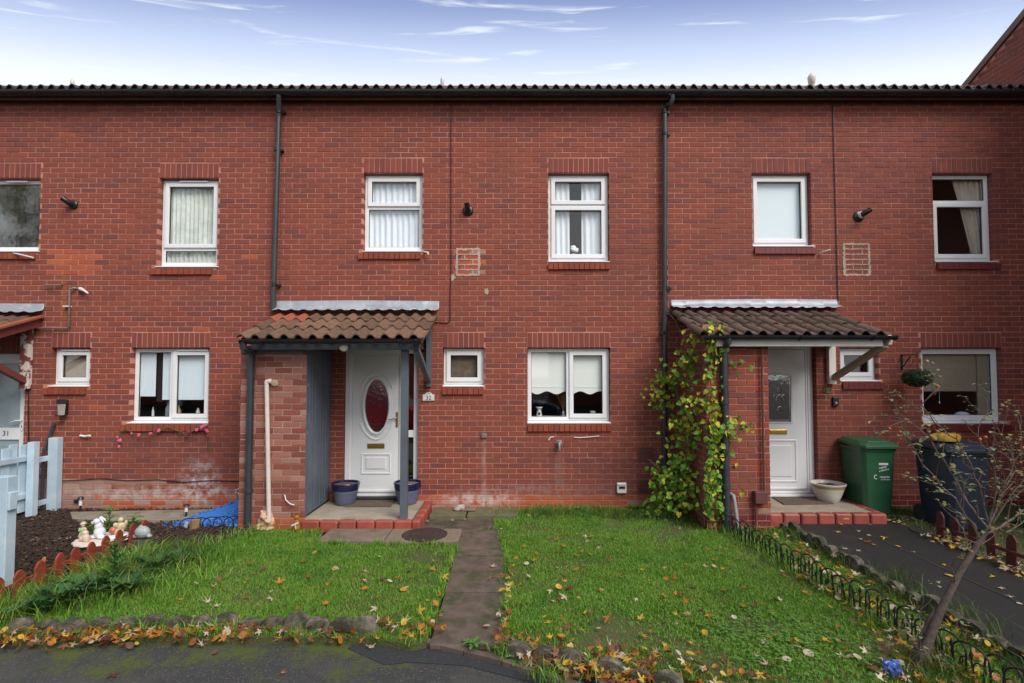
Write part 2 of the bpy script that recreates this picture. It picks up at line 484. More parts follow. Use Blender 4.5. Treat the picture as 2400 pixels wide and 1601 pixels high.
def grass_mat(name, base, tip_r=0.0, dull=False):
    t = NT(name)
    r = t.island()
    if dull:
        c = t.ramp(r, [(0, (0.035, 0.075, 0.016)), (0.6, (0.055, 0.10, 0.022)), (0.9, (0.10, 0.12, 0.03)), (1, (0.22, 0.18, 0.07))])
    else:
        c = t.ramp(r, [(0, (0.085, 0.220, 0.018)), (0.45, (0.13, 0.31, 0.026)), (0.80, (0.21, 0.40, 0.045)), (0.95, (0.30, 0.38, 0.09)), (1, (0.46, 0.38, 0.16))])
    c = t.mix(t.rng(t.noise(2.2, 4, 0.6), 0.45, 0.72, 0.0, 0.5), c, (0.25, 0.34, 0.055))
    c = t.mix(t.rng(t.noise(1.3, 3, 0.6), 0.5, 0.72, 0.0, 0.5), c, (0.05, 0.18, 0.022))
    t.col(c)
    t.rough(0.45)
    t.b.inputs['Specular IOR Level'].default_value = 0.3
    tr = t.n('ShaderNodeBsdfTranslucent')
    t.l(c, tr.inputs[0])
    mx = t.n('ShaderNodeMixShader')
    mx.inputs[0].default_value = 0.3
    t.l(t.b.outputs[0], mx.inputs[1])
    t.l(tr.outputs[0], mx.inputs[2])
    t.l(mx.outputs[0], t.out.inputs[0])


grass_mat('grass', None)
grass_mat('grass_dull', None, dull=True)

t = NT('lawn_soil')
c = t.mix(t.rng(t.noise(14, 5, 0.7), 0.35, 0.65), (0.055, 0.085, 0.014), (0.085, 0.068, 0.028))
t.col(c)
t.rough(0.95)
t.bump(t.noise(60, 4), 0.8, 0.02)

t = NT('tarmac')
sp = t.noise(220, 3, 0.8)
c = t.mix(t.rng(sp, 0.35, 0.7), (0.020, 0.021, 0.023), (0.055, 0.054, 0.052))
c = t.mix(t.rng(t.noise(95, 2, 0.5), 0.62, 0.70), c, (0.22, 0.19, 0.15))
c = t.mix(t.rng(t.noise(1.6, 6, 0.7), 0.5, 0.7, 0.0, 0.6), c, (0.075, 0.068, 0.058))
moss = t.noise(3.4, 8, 0.72)
sep = t.n('ShaderNodeSeparateXYZ')
t.l(t.pos(), sep.inputs[0])
near = t.rng(sep.outputs[1], -4.3, -3.7, -0.02, 0.13)
lft = t.rng(sep.outputs[0], 0.2, -1.3, -0.2, 0.02)
mm = t.math('ADD', moss, t.math('ADD', near, lft))
c = t.mix(t.rng(t.math('ADD', mm, t.math('MULTIPLY', t.math('SUBTRACT', t.noise(38, 4, 0.7), 0.5), 0.5)), 0.56, 0.76, 0.0, 0.9), c, t.mix(t.noise(70, 3), (0.045, 0.062, 0.004), (0.09, 0.115, 0.008)))
t.col(c)
t.rough(0.85)
t.bump(t.math('ADD', sp, t.math('MULTIPLY', moss, 0.5)), 0.7, 0.008)

t = NT('tarmac_patch')
sp = t.noise(240, 3, 0.8)
c = t.mix(t.rng(sp, 0.35, 0.7), (0.014, 0.016, 0.019), (0.040, 0.041, 0.043))
c = t.mix(t.rng(t.noise(95, 2, 0.5), 0.66, 0.73), c, (0.20, 0.18, 0.15))
c = t.mix(t.rng(t.noise(2.6, 7, 0.68), 0.58, 0.75, 0.0, 0.8), c, (0.05, 0.065, 0.006))
t.col(c)
t.rough(0.85)
t.bump(sp, 0.7, 0.008)

t = NT('tarmac_path')
sp = t.noise(200, 3, 0.8)
c = t.mix(t.rng(sp, 0.35, 0.7), (0.010, 0.010, 0.011), (0.024, 0.023, 0.022))
c = t.mix(t.rng(t.noise(3.0, 6, 0.65), 0.52, 0.72, 0.0, 0.6), c, (0.034, 0.029, 0.021))
t.col(c)
t.rough(0.6)
t.bump(sp, 0.5, 0.006)


def glass_mat(name, tint=(0.985, 0.992, 0.99), refl=1.0, rough=0.0, wob=0.0):
    t = NT(name)
    tr = t.n('ShaderNodeBsdfTransparent')
    tr.inputs[0].default_value = (*tint, 1)
    gl = t.n('ShaderNodeBsdfGlossy')
    gl.inputs['Roughness'].default_value = rough
    fr = t.n('ShaderNodeLayerWeight')          # the same from either side of the pane
    fr.inputs[0].default_value = 0.5
    if wob:
        bp = t.n('ShaderNodeBump')
        bp.inputs['Strength'].default_value = wob
        bp.inputs['Distance'].default_value = 0.01
        t.l(t.noise(16, 3), bp.inputs['Height'])
        t.l(bp.outputs[0], gl.inputs['Normal'])
    mx = t.n('ShaderNodeMixShader')
    t.l(t.math('MULTIPLY', t.math('ADD', t.math('POWER', fr.outputs[1], 5.0), 0.055), refl, clamp=True), mx.inputs[0])
    t.l(tr.outputs[0], mx.inputs[1])
    t.l(gl.outputs[0], mx.inputs[2])
    t.l(mx.outputs[0], t.out.inputs[0])


glass_mat('glass', wob=0.015)
glass_mat('glass_strong', (0.6, 0.62, 0.62), 4.2, 0.0, 0.05)
glass_mat('glass_wobbly', (0.4, 0.4, 0.4), 9.0, 0.02, 0.22)
t = NT('glass_frosted')
t.col(t.mix(t.rng(t.noise(3, 4), 0.35, 0.7), (0.34, 0.42, 0.44), (0.26, 0.33, 0.36)))
t.rough(0.16)

# ------------------------------------------------------------------ mesh helpers


class MB:
    def __init__(s):
        s.v, s.f, s.m, s.M = [], [], [], None
        s.cm = 0

    def add(s, vs_, fs_):
        b = len(s.v)
        for p in vs_:
            p = Vector(p)
            s.v.append(tuple(s.M @ p) if s.M else tuple(p))
        for f in fs_:
            s.f.append([b + i for i in f])
            s.m.append(s.cm)
        return s

    def box(s, x0, x1, y0, y1, z0, z1):
        return s.add([(x0, y0, z0), (x1, y0, z0), (x1, y1, z0), (x0, y1, z0), (x0, y0, z1), (x1, y0, z1), (x1, y1, z1), (x0, y1, z1)],
                     [(0, 3, 2, 1), (4, 5, 6, 7), (0, 1, 5, 4), (1, 2, 6, 5), (2, 3, 7, 6), (3, 0, 4, 7)])

    def ring(s, x0, x1, z0, z1, t, y0, y1, tb=None):
        """a rectangular frame in the xz plane"""
        tb = t if tb is None else tb
        o = [(x0, z0), (x1, z0), (x1, z1), (x0, z1)]
        i = [(x0 + t, z0 + tb), (x1 - t, z0 + tb), (x1 - t, z1 - t), (x0 + t, z1 - t)]
        vs_ = [(x, y0, z) for x, z in o] + [(x, y0, z) for x, z in i] + [(x, y1, z) for x, z in o] + [(x, y1, z) for x, z in i]
        fs_ = []
        for k in range(4):
            n = (k + 1) % 4
            fs_ += [(k, n, 4 + n, 4 + k), (8 + n, 8 + k, 12 + k, 12 + n), (n, k, 8 + k, 8 + n), (4 + k, 4 + n, 12 + n, 12 + k)]
        return s.add(vs_, fs_)

    def tube(s, pts, r, n=8, cap=True):
        pts = [Vector(p) for p in pts]
        rs = r if isinstance(r, (list, tuple)) else [r] * len(pts)
        vs_, fs_ = [], []
        up = None
        for i, p in enumerate(pts):
            a = pts[max(i - 1, 0)]
            b = pts[min(i + 1, len(pts) - 1)]
            d = (b - a).normalized()
            if up is None:
                up = Vector((0, 0, 1)) if abs(d.z) < 0.9 else Vector((0, 1, 0))
            sd = d.cross(up)
            if sd.length < 1e-4:
                sd = d.orthogonal()
            sd.normalize()
            up = sd.cross(d).normalized()
            for k in range(n):
                an = 2 * math.pi * k / n
                vs_.append(p + (sd * math.cos(an) + up * math.sin(an)) * rs[i])
        for i in range(len(pts) - 1):
            for k in range(n):
                q = (k + 1) % n
                fs_.append((i * n + k, i * n + q, (i + 1) * n + q, (i + 1) * n + k))
        if cap:
            fs_.append(tuple(reversed(range(n))))
            fs_.append(tuple(range((len(pts) - 1) * n, len(pts) * n)))
        return s.add(vs_, fs_)

    def lathe(s, prof, c=(0, 0, 0), n=24):
        vs_, fs_ = [], []
        for r, z in prof:
            for k in range(n):
                a = 2 * math.pi * k / n
                vs_.append((c[0] + r * math.cos(a), c[1] + r * math.sin(a), c[2] + z))
        for i in range(len(prof) - 1):
            for k in range(n):
                q = (k + 1) % n
                fs_.append((i * n + k, i * n + q, (i + 1) * n + q, (i + 1) * n + k))
        fs_.append(tuple(reversed(range(n))))
        fs_.append(tuple(range((len(prof) - 1) * n, len(prof) * n)))
        return s.add(vs_, fs_)

    def prism(s, pts, a, b):
        """polygon given in 3D with two offset vectors"""
        a, b = Vector(a), Vector(b)
        n = len(pts)
        vs_ = [Vector(p) + a for p in pts] + [Vector(p) + b for p in pts]
        fs_ = [tuple(range(n)), tuple(reversed(range(n, 2 * n)))]
        for i in range(n):
            q = (i + 1) % n
            fs_.append((q, i, n + i, n + q))
        return s.add(vs_, fs_)

    def beam(s, p, q, w, h, up=(0, 0, 1)):
        """a squared timber from p to q"""
        p, q = Vector(p), Vector(q)
        d = (q - p).normalized()
        sd = d.cross(Vector(up)).normalized()
        u = sd.cross(d).normalized()
        c = [sd * (w / 2) + u * (h / 2), sd * (-w / 2) + u * (h / 2), sd * (-w / 2) - u * (h / 2), sd * (w / 2) - u * (h / 2)]
        return s.add([p + x for x in c] + [q + x for x in c],
                     [(0, 1, 2, 3), (7, 6, 5, 4), (1, 0, 4, 5), (2, 1, 5, 6), (3, 2, 6, 7), (0, 3, 7, 4)])

    def ell(s, c, r, n=14, rot=None):
        vs_, fs_ = [], []
        m = max(6, n // 2)
        rot = rot or Matrix.Identity(3)
        c = Vector(c)
        for i in range(m + 1):
            th = math.pi * i / m
            for k in range(n):
                ph = 2 * math.pi * k / n
                p = Vector((r[0] * math.sin(th) * math.cos(ph), r[1] * math.sin(th) * math.sin(ph), r[2] * math.cos(th)))
                vs_.append(c + rot @ p)
        for i in range(m):
            for k in range(n):
                q = (k + 1) % n
                fs_.append((i * n + k, (i + 1) * n + k, (i + 1) * n + q, i * n + q))
        return s.add(vs_, fs_)


WMX = {}


def wmat(o):
    return WMX.get(o.name, Matrix.Identity(4))


def mesh_of(mb, name, mats, smooth=False, merge=0.0):
    me = bpy.data.meshes.new(name)
    me.from_pydata(mb.v, [], mb.f)
    for m in (mats if isinstance(mats, (list, tuple)) else [mats]):
        me.materials.append(MATS[m])
    if len(me.materials) > 1:
        me.polygons.foreach_set('material_index', mb.m)
    bm = bmesh.new()
    bm.from_mesh(me)
    if merge:
        bmesh.ops.remove_doubles(bm, verts=bm.verts, dist=merge)
    bmesh.ops.recalc_face_normals(bm, faces=bm.faces)
    bm.to_mesh(me)
    bm.free()
    if smooth:
        me.polygons.foreach_set('use_smooth', [True] * len(me.polygons))
        me.set_sharp_from_angle(angle=R(50))
    return me


def link(name, data, parent=None, loc=None, local=False, rotz=0.0):
    """an object; its mesh is in world coordinates unless local"""
    o = bpy.data.objects.new(name, data)
    COL.objects.link(o)
    L = Matrix.Translation(loc or (0, 0, 0)) @ Matrix.Rotation(rotz, 4, 'Z')
    if loc:
        o.location = loc
    o.rotation_euler = (0, 0, rotz)
    if parent is not None:
        o.parent = parent
        if local:
            WMX[o.name] = wmat(parent) @ L
        else:
            o.matrix_parent_inverse = wmat(parent).inverted()
            WMX[o.name] = L
    else:
        WMX[o.name] = L
    return o


def obj(name, mb, mats, parent=None, smooth=False, bevel=0.0, local=False, label=None, merge=0.0, loc=None, rotz=0.0, seg=2):
    o = link(name, mesh_of(mb, name, mats, smooth, merge), parent, loc, local, rotz)
    if bevel:
        b = o.modifiers.new('edge', 'BEVEL')
        b.width = bevel
        b.segments = seg
        b.limit_method = 'ANGLE'
        b.angle_limit = R(40)
    if label:
        o['label'] = label
    return o


def tag(o, label=None, cat=None, group=None, kind=None):
    for k, v in (('label', label), ('category', cat), ('group', group), ('kind', kind)):
        if v:
            o[k] = v
    return o


def thing(name, loc, label, cat, group=None, rotz=0.0):
    o = link(name, None, None, tuple(loc), rotz=rotz)
    o.empty_display_size = 0.1
    return tag(o, label, cat, group)


def copy_tree(o, loc, rotz=0.0, label=None, parent=None):
    c = o.copy()
    COL.objects.link(c)
    if parent is None:
        c.location = loc
        c.rotation_euler = (0, 0, rotz)
        if label:
            c['label'] = label
    else:
        c.parent = parent
    for ch in o.children:
        copy_tree(ch, None, 0, None, c)
    return c


def text(name, s, size, loc, mat, parent=None, depth=0.001, rotz=0.0, align='CENTER', shear=0.0, bold=0.0):
    cu = bpy.data.curves.new('text', 'FONT')
    cu.body = s
    cu.size = size
    cu.extrude = depth
    cu.align_x = align
    cu.align_y = 'CENTER'
    cu.shear = shear
    cu.offset = bold
    cu.resolution_u = 3
    o = bpy.data.objects.new('text', cu)
    COL.objects.link(o)
    dg = bpy.context.evaluated_depsgraph_get()
    me = bpy.data.meshes.new_from_object(o.evaluated_get(dg))
    bpy.data.objects.remove(o)
    me.materials.clear()
    me.materials.append(MATS[mat])
    me.transform(Matrix.Translation(loc) @ Matrix.Rotation(rotz, 4, 'Z') @ Matrix.Rotation(R(90), 4, 'X'))
    me.name = name
    return link(name, me, parent)


def remesh(o, vox=0.004, it=6):
    m = o.modifiers.new('blend', 'REMESH')
    m.mode = 'VOXEL'
    m.voxel_size = vox
    m.use_smooth_shade = True
    q = o.modifiers.new('soft', 'SMOOTH')
    q.iterations = it
    return o
# ------------------------------------------------------------------ brickwork
ZP = wz(1160)                      # top of the damp course
CO = 0.075                         # one course


def zsnap(z):
    return ZP + round((z - ZP) / CO) * CO


BRK = {}


def brick_mesh(L, H=0.065, D=0.1, matn='brick', c=0.003):
    key = (round(L * 200), round(H * 1000), round(D * 1000), matn)
    if key not in BRK:
        BRK[key] = mesh_of(brick_geo(MB(), Matrix.Identity(4), key[0] / 200, H, D, c), 'brick', matn)
    return BRK[key]


def brick_geo(mb, M, L, H, D, c=0.003):
    v = [(c, 0, c), (L - c, 0, c), (L - c, 0, H - c), (c, 0, H - c),
         (0, c, 0), (L, c, 0), (L, c, H), (0, c, H), (0, D, 0), (L, D, 0), (L, D, H), (0, D, H)]
    f = [(0, 1, 2, 3), (0, 4, 5, 1), (1, 5, 6, 2), (2, 6, 7, 3), (3, 7, 4, 0),
         (4, 8, 9, 5), (5, 9, 10, 6), (6, 10, 11, 7), (7, 11, 8, 4)]
    return mb.add([M @ Vector(p) for p in v], f)


def subtract(iv, a, b):
    out = []
    for p, q in iv:
        if b <= p or a >= q:
            out.append((p, q))
        else:
            if a - p > 0.012:
                out.append((p, a))
            if q - b > 0.012:
                out.append((b, q))
    return out


def brick_field(parent, O, U, u0, u1, z0, z1, holes, tone, single, cap=300, phase=0.0, D=0.1, jit=0.0016, name='brick'):
    """stretcher-bond courses on a wall face. O origin, U direction along the face; the face looks to -(Z x U)."""
    ang = math.atan2(U[1], U[0])
    O = Vector(O)
    U = Vector(U).normalized()
    k0, k1 = math.floor((z0 - ZP) / CO + 1e-6), math.ceil((z1 - ZP) / CO - 1e-6)
    allb = []
    for k in range(k0, k1):
        za = ZP + k * CO
        if za + 0.065 > z1 + 0.02:
            continue
        iv = [(u0, u1)]
        for (a, b, c, d) in holes:
            if za + 0.05 > c and za + 0.01 < d:
                iv = subtract(iv, a, b)
        off = phase + (0.1125 if k % 2 else 0.0)
        n0 = math.floor((u0 - off) / 0.225) - 1
        n1 = math.ceil((u1 - off) / 0.225) + 1
        for n in range(n0, n1):
            a, b = off + n * 0.225, off + n * 0.225 + 0.215
            for p, q in iv:
                s, e = max(a, p), min(b, q)
                if p > a and p - a < 0.03 and e - s > 0.1:
                    s = p
                if e - s > 0.022:
                    allb.append((s, e, za))
    cand = [i for i, (s, e, za) in enumerate(allb) if single((s + e) / 2, za)]
    cand.sort(key=lambda i: allb[i][2])
    one = set(cand[:cap])
    mb = MB()
    names = []
    for i, (s, e, za) in enumerate(allb):
        mt = tone((s + e) / 2, za)
        jz, jn = rnd.uniform(-1, 1) * jit, rnd.uniform(-1, 1) * jit
        P = O + U * s + Vector((0, 0, za + 0.005 + jz)) + Vector((-U.y, U.x, 0)) * jn
        if i in one:
            link(name, brick_mesh(e - s, 0.065, D, mt), parent, tuple(P), rotz=ang)
        else:
            if mt not in names:
                names.append(mt)
            mb.cm = names.index(mt)
            brick_geo(mb, Matrix.Translation(P) @ Matrix.Rotation(ang, 4, 'Z'), e - s, 0.065, D)
    if mb.v:
        o = obj('brick_courses', mb, names, parent)
        o['kind'] = 'stuff'


def mortar(parent, x0, x1, z0, z1, holes, matn='mortar', y0=0.005, y1=0.2, name='wall'):
    """the joint-coloured wall behind the bricks, pierced by the openings"""
    xs = sorted({x0, x1} | {h[0] - 0.004 for h in holes} | {h[1] + 0.004 for h in holes})
    zs = sorted({z0, z1} | {h[2] - 0.004 for h in holes} | {h[3] + 0.004 for h in holes})
    xs = [x for x in xs if x0 - 1e-6 <= x <= x1 + 1e-6]
    zs = [z for z in zs if z0 - 1e-6 <= z <= z1 + 1e-6]
    full = {}
    for i in range(len(xs) - 1):
        for j in range(len(zs) - 1):
            cx, cz = (xs[i] + xs[i + 1]) / 2, (zs[j] + zs[j + 1]) / 2
            full[i, j] = not any(h[0] < cx < h[1] and h[2] < cz < h[3] for h in holes)
    mb = MB()
    for (i, j), ok in full.items():
        if not ok:
            continue
        a, b, c, d = xs[i], xs[i + 1], zs[j], zs[j + 1]
        mb.add([(a, y0, c), (b, y0, c), (b, y0, d), (a, y0, d)], [(0, 1, 2, 3)])
        mb.add([(a, y1, c), (b, y1, c), (b, y1, d), (a, y1, d)], [(3, 2, 1, 0)])
        for (di, dj, q) in ((-1, 0, (a, c, a, d)), (1, 0, (b, c, b, d)), (0, -1, (a, c, b, c)), (0, 1, (a, d, b, d))):
            if not full.get((i + di, j + dj), False):
                mb.add([(q[0], y0, q[1]), (q[2], y0, q[3]), (q[2], y1, q[3]), (q[0], y1, q[1])], [(0, 1, 2, 3)])
    return obj(name, mb, matn, parent, merge=0.0005)


def soldiers(house, x0, x1, z0, h=0.215):
    n = max(1, round((x1 - x0) / 0.075))
    p = (x1 - x0) / n
    for i in range(n):
        w = p - 0.010
        key = ('s', round(w * 1000))
        if key not in BRK:
            BRK[key] = mesh_of(brick_geo(MB(), Matrix.Identity(4), w, h - 0.004, 0.1), 'lintel_brick', 'brick_soldier')
        link('lintel_brick', BRK[key], house, (x0 + i * p + 0.005, rnd.uniform(-1, 1) * 0.0015, z0 + 0.002))


def sill(house, x0, x1, z0, z1, painted=False, tilt=0.25, redend=False):
    n = max(1, round((x1 - x0) / 0.0775))
    p = (x1 - x0) / n
    for i in range(n):
        w = p - (0.003 if painted else 0.009)
        key = ('l', round(w * 1000), painted, round((z1 - z0) * 1000))
        if key not in BRK:
            hh = z1 - z0
            pr = [(0, -0.032, 0.004), (0, -0.030, hh - 0.018), (0, 0.10, hh + 0.006), (0, 0.10, 0.004)]
            m = MB().prism(pr, (0, 0, 0), (w, 0, 0))
            BRK[key] = mesh_of(m, 'sill_brick', 'red_paint' if painted else 'brick_sill')
        link('sill_brick', BRK[key], house, (x0 + i * p + (p - w) / 2, rnd.uniform(-1, 1) * 0.003, z0 + rnd.uniform(-1, 1) * 0.0015))


# ------------------------------------------------------------------ windows
FY = 0.085                         # face of the frames behind the wall face


def window(house, x0, x1, z0, z1, lights, vents=(), cill=True, label=None, left_ext=0.03, right_ext=0.03, glass='glass', rough_frame=0.055):
    """lights = (fx0, fx1, fz0, fz1, opening) in fractions of the frame"""
    zc = z0 + (0.032 if cill else 0.004)
    fr = MB().ring(x0 + 0.004, x1 - 0.004, zc, z1 - 0.006, rough_frame, FY, FY + 0.048)
    w = obj('window', fr, 'pvc', house, bevel=0.004, label=label)
    t = rough_frame
    ix0, ix1, iz0, iz1 = x0 + 0.004 + t, x1 - 0.004 - t, zc + t, z1 - 0.006 - t
    fw, fh = ix1 - ix0, iz1 - iz0
    seen = set()
    for (a, b, c, d, op) in lights:
        lx0, lx1 = ix0 + fw * a + (0.028 if a > 0 else 0), ix0 + fw * b - (0.028 if b < 1 else 0)
        lz0, lz1 = iz0 + fh * c + (0.028 if c > 0 else 0), iz0 + fh * d - (0.028 if d < 1 else 0)
        if b < 1 and ('x', b) not in seen:
            seen.add(('x', b))
            xm = ix0 + fw * b
            obj('mullion', MB().box(xm - 0.028, xm + 0.028, FY + 0.002, FY + 0.046, iz0, iz1), 'pvc', w)
        if c > 0 and ('z', c) not in seen:
            seen.add(('z', c))
            zm = iz0 + fh * c
            obj('transom', MB().box(ix0, ix1, FY + 0.002, FY + 0.046, zm - 0.028, zm + 0.028), 'pvc', w)
        if op:
            e = 0.014
            obj('sash', MB().ring(lx0 - e, lx1 + e, lz0 - e, lz1 + e, 0.058, FY - 0.022, FY + 0.04), 'pvc', w, bevel=0.006)
            gx0, gx1, gz0, gz1 = lx0 + 0.044, lx1 - 0.044, lz0 + 0.044, lz1 - 0.044
        else:
            gx0, gx1, gz0, gz1 = lx0, lx1, lz0, lz1
        obj('gasket', MB().ring(gx0 - 0.002, gx1 + 0.002, gz0 - 0.002, gz1 + 0.002, 0.007, FY + (0.006 if op else 0.012), FY + 0.03), 'seal', w)
        obj('pane', MB().box(gx0, gx1, FY + 0.022, FY + 0.028, gz0, gz1), glass, w)
    for (a, b) in vents:
        obj('trickle_vent', MB().box(x0 + (x1 - x0) * a, x0 + (x1 - x0) * b, FY - 0.04, FY - 0.0225, z1 - 0.045, z1 - 0.022), 'pvc', w, bevel=0.004)
    if cill:
        obj('window_sill', MB().prism([(0, -0.012, z0), (0, -0.012, z0 + 0.012), (0, FY + 0.001, z0 + 0.030), (0, FY + 0.001, z0)],
                                      (x0 - left_ext, 0, 0), (x1 + right_ext, 0, 0)), 'pvc', w, bevel=0.002)
    return w


def curtain(name, x0, x1, z0, z1, y, matn, label, waves=9, amp=0.02, cat='curtain', top=None, taper=None):
    """a gathered cloth; taper(v) narrows it towards a tie"""
    y += 0.02
    nx, nz = waves * 8, 14
    vs_, fs_ = [], []
    for j in range(nz + 1):
        v = j / nz
        for i in range(nx + 1):
            u = i / nx
            a, b = (x0, x1) if taper is None else taper(v, x0, x1)
            vs_.append((a + (b - a) * u, y + amp * math.sin(u * waves * 2 * math.pi + 0.6 * math.sin(v * 3)) + 0.4 * amp * math.sin(u * waves * 4.7 + v), z1 + (z0 - z1) * v))
    for j in range(nz):
        for i in range(nx):
            k = j * (nx + 1) + i
            fs_.append((k, k + nx + 1, k + nx + 2, k + 1))
    o = obj(name, MB().add(vs_, fs_), matn, smooth=True)
    s = o.modifiers.new('cloth', 'SOLIDIFY')
    s.thickness = 0.002
    return tag(o, label, cat)


# ------------------------------------------------------------------ houses
EZ_T = wz(241)                     # underside of the eaves at the wall
EAVE_TOP = EZ_T + 0.20


def house(name, x0, x1, label, openings, phase, tone, single, zlow=-0.15):
    root = thing(name, ((x0 + x1) / 2, 0, 0), label, 'house', 'terraced houses in the row')
    holes, bh = [], []
    for w in openings:
        holes.append((w['x0'], w['x1'], w['z0'], w['z1']))
        bh.append((w['x0'], w['x1'], w['z0'], w['z1'] + (0.225 if w.get('sold', True) else 0)))
        if w.get('sill'):
            s0, s1, h = w['sill']
            bh.append((s0, s1, w['z0'] - h, w['z0']))
    mortar(root, x0, x1, zlow, EZ_T + 0.03, holes)
    brick_field(root, (0, 0, 0), (1, 0, 0), x0, x1, zlow, EZ_T + 0.02, bh, tone, single, 300, phase)
    for w in openings:
        if w.get('sold', True):
            soldiers(root, w['x0'], w['x1'], w['z1'] + 0.004)
        if w.get('sill'):
            s0, s1, h = w['sill']
            sill(root, s0, s1, w['z0'] - h, w['z0'] - 0.003, w.get('painted', False))
    # eaves
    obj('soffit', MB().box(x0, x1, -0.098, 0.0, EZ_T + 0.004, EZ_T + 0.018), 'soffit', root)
    obj('fascia', MB().box(x0 + 0.002, x1 - 0.002, -0.125, -0.1, EZ_T - 0.012, EZ_T + 0.19), 'fascia', root, bevel=0.003)
    gz = wz(213, -0.19) - 0.01
    prof = [(0, -0.19 + 0.062 * math.cos(R(a)), gz + 0.062 * math.sin(R(a))) for a in range(180, 361, 15)]
    prof += [(0, -0.19 + 0.057 * math.cos(R(a)), gz + 0.057 * math.sin(R(a))) for a in range(360, 179, -15)]
    obj('gutter', MB().prism(prof, (x0 + 0.001, 0, 0), (x1 - 0.001, 0, 0)), 'gutter_black', root, smooth=True)
    nb = 6
    for i in range(nb):
        xb = x0 + (i + 0.5) * (x1 - x0) / nb
        arc = [(xb, -0.19 + 0.066 * math.cos(R(a)), gz + 0.066 * math.sin(R(a))) for a in range(175, 366, 19)]
        obj('gutter_bracket', MB().tube(arc, 0.008, 5), 'gutter_black', root)
    # roof: one row of rolled tiles along the eaves, the slope behind them
    n = round((x1 - x0) / 0.1505)
    p = (x1 - x0) / n
    key = ('rt', round(p * 10000))
    zt = wz(207, -0.16)
    if key not in BRK:
        nn = 14
        pts = []
        for i in range(nn + 1):
            u = i / nn
            pts.append((u * p, 0.056 * (math.sin(math.pi * u / 0.7) ** 0.75 if 0 < u < 0.7 else 0.0)))
        vs_, fs_ = [], []
        for (yy, dz) in ((0.0, 0.0), (0.42, 0.10)):
            for (x, z) in pts:
                vs_.append((x, yy, z + dz))
            for (x, z) in pts:
                vs_.append((x, yy, z + dz - 0.014))
        q = nn + 1
        for i in range(nn):
            fs_ += [(i, i + 1, 2 * q + i + 1, 2 * q + i), (q + i + 1, q + i, 3 * q + i, 3 * q + i + 1), (i + 1, i, q + i, q + i + 1), (2 * q + i, 2 * q + i + 1, 3 * q + i + 1, 3 * q + i)]
        fs_ += [(0, 2 * q, 3 * q, q), (nn, q + nn, 3 * q + nn, 2 * q + nn)]
        BRK[key] = mesh_of(MB().add(vs_, fs_), 'roof_tile', 'roof_tile_dark', True)
    for i in range(n):
        link('roof_tile', BRK[key], root, (x0 + i * p, -0.175 + rnd.uniform(-.006, .006), zt + rnd.uniform(-.005, .005)))
    t20 = math.tan(R(14))
    roof = obj('roof', MB().add([(x0, -0.05, zt - 0.02), (x1, -0.05, zt - 0.02), (x1, 4.6, zt - 0.02 + 4.6 * t20), (x0, 4.6, zt - 0.02 + 4.6 * t20), (x1, 8.6, zt), (x0, 8.6, zt),
                                 (x0, 0.1, EZ_T), (x1, 0.1, EZ_T), (x1, 8.4, EZ_T), (x0, 8.4, EZ_T)],
                                [(0, 1, 2, 3), (3, 2, 4, 5), (0, 6, 7, 1), (5, 4, 8, 9), (0, 3, 5, 9, 6), (1, 7, 8, 4, 2)]), 'roof_tile_dark', root)
    # rooms behind the glass
    inn = MB()
    a, b, c, d = x0 + 0.02, x1 - 0.02, 0.21, 4.5
    for (z0, z1) in ((0.1, 2.58), (2.72, EZ_T - 0.02)):
        inn.add([(a, c, z0), (b, c, z0), (b, d, z0), (a, d, z0), (a, c, z1), (b, c, z1), (b, d, z1), (a, d, z1)],
                [(0, 1, 2, 3), (4, 7, 6, 5), (1, 5, 6, 2), (2, 6, 7, 3), (3, 7, 4, 0)])
    obj('rooms', inn, 'interior_wall', root)
    obj('rear_wall', MB().box(x0, x1, 4.6, 4.75, -0.1, EZ_T), 'mortar', root)
    return root


def opn(a, b, t, bo, s=None, sold=True, painted=False, sh=0.112):
    """an opening from photo pixels on the wall face"""
    zt = zsnap(wz(t))
    zb = zsnap(wz(bo) - sh) + sh if s else wz(bo)
    d = dict(x0=wx(a), x1=wx(b), z0=zb, z1=zt - 0.006, sold=sold, painted=painted)
    if s:
        d['sill'] = (wx(s[0]), wx(s[1]), sh)
    return d


XB1, XB2 = wx(652), wx(1566)       # party lines between the houses
XL, XR = -9.2, 7.54

O31 = dict(A=opn(-55, 82, 421, 590, (-60, 78)), B=opn(364, 504, 414, 622, (350, 495)), C=opn(121, 212, 818, 905, (107, 207)),
           D=opn(308, 492, 818, 998, (290, 492)), door=dict(x0=-8.15, x1=wx(62), z0=0.10, z1=zsnap(2.24), sold=True))
O32 = dict(E=opn(848, 988, 407, 586, (838, 985)), F=opn(1286, 1430, 407, 617, (1285, 1431)), Gs=opn(1038, 1135, 816, 902, (1037, 1134)),
           H=opn(1236, 1430, 816, 998, (1236, 1432)), door=dict(x0=wx(806), x1=wx(981), z0=0.11, z1=2.30, sold=False))
O33 = dict(K=opn(1769, 1908, 406, 582, (1771, 1917), painted=True), L=opn(2197, 2340, 406, 614, (2200, 2350), painted=True),
           I=opn(1967, 2058, 815, 898, (1971, 2069), painted=True), J=opn(2158, 2347, 812, 994, (2160, 2362), painted=True),
           door=dict(x0=3.34, x1=wx(1911), z0=0.17, z1=2.38, sold=False))

NB = []
for (a, b) in ((110, 215),):
    pass
PATCH31 = (wx(108), wx(214), wz(648), wz(588))
PATCH32 = (wx(1070), wx(1122), wz(641), wz(584))
PATCH33 = (wx(1983), wx(2042), wz(645), wz(577))


def inside(x, z, r, m=0.0):
    return r[0] - m < x < r[1] + m and r[2] - m < z + 0.03 < r[3] + m


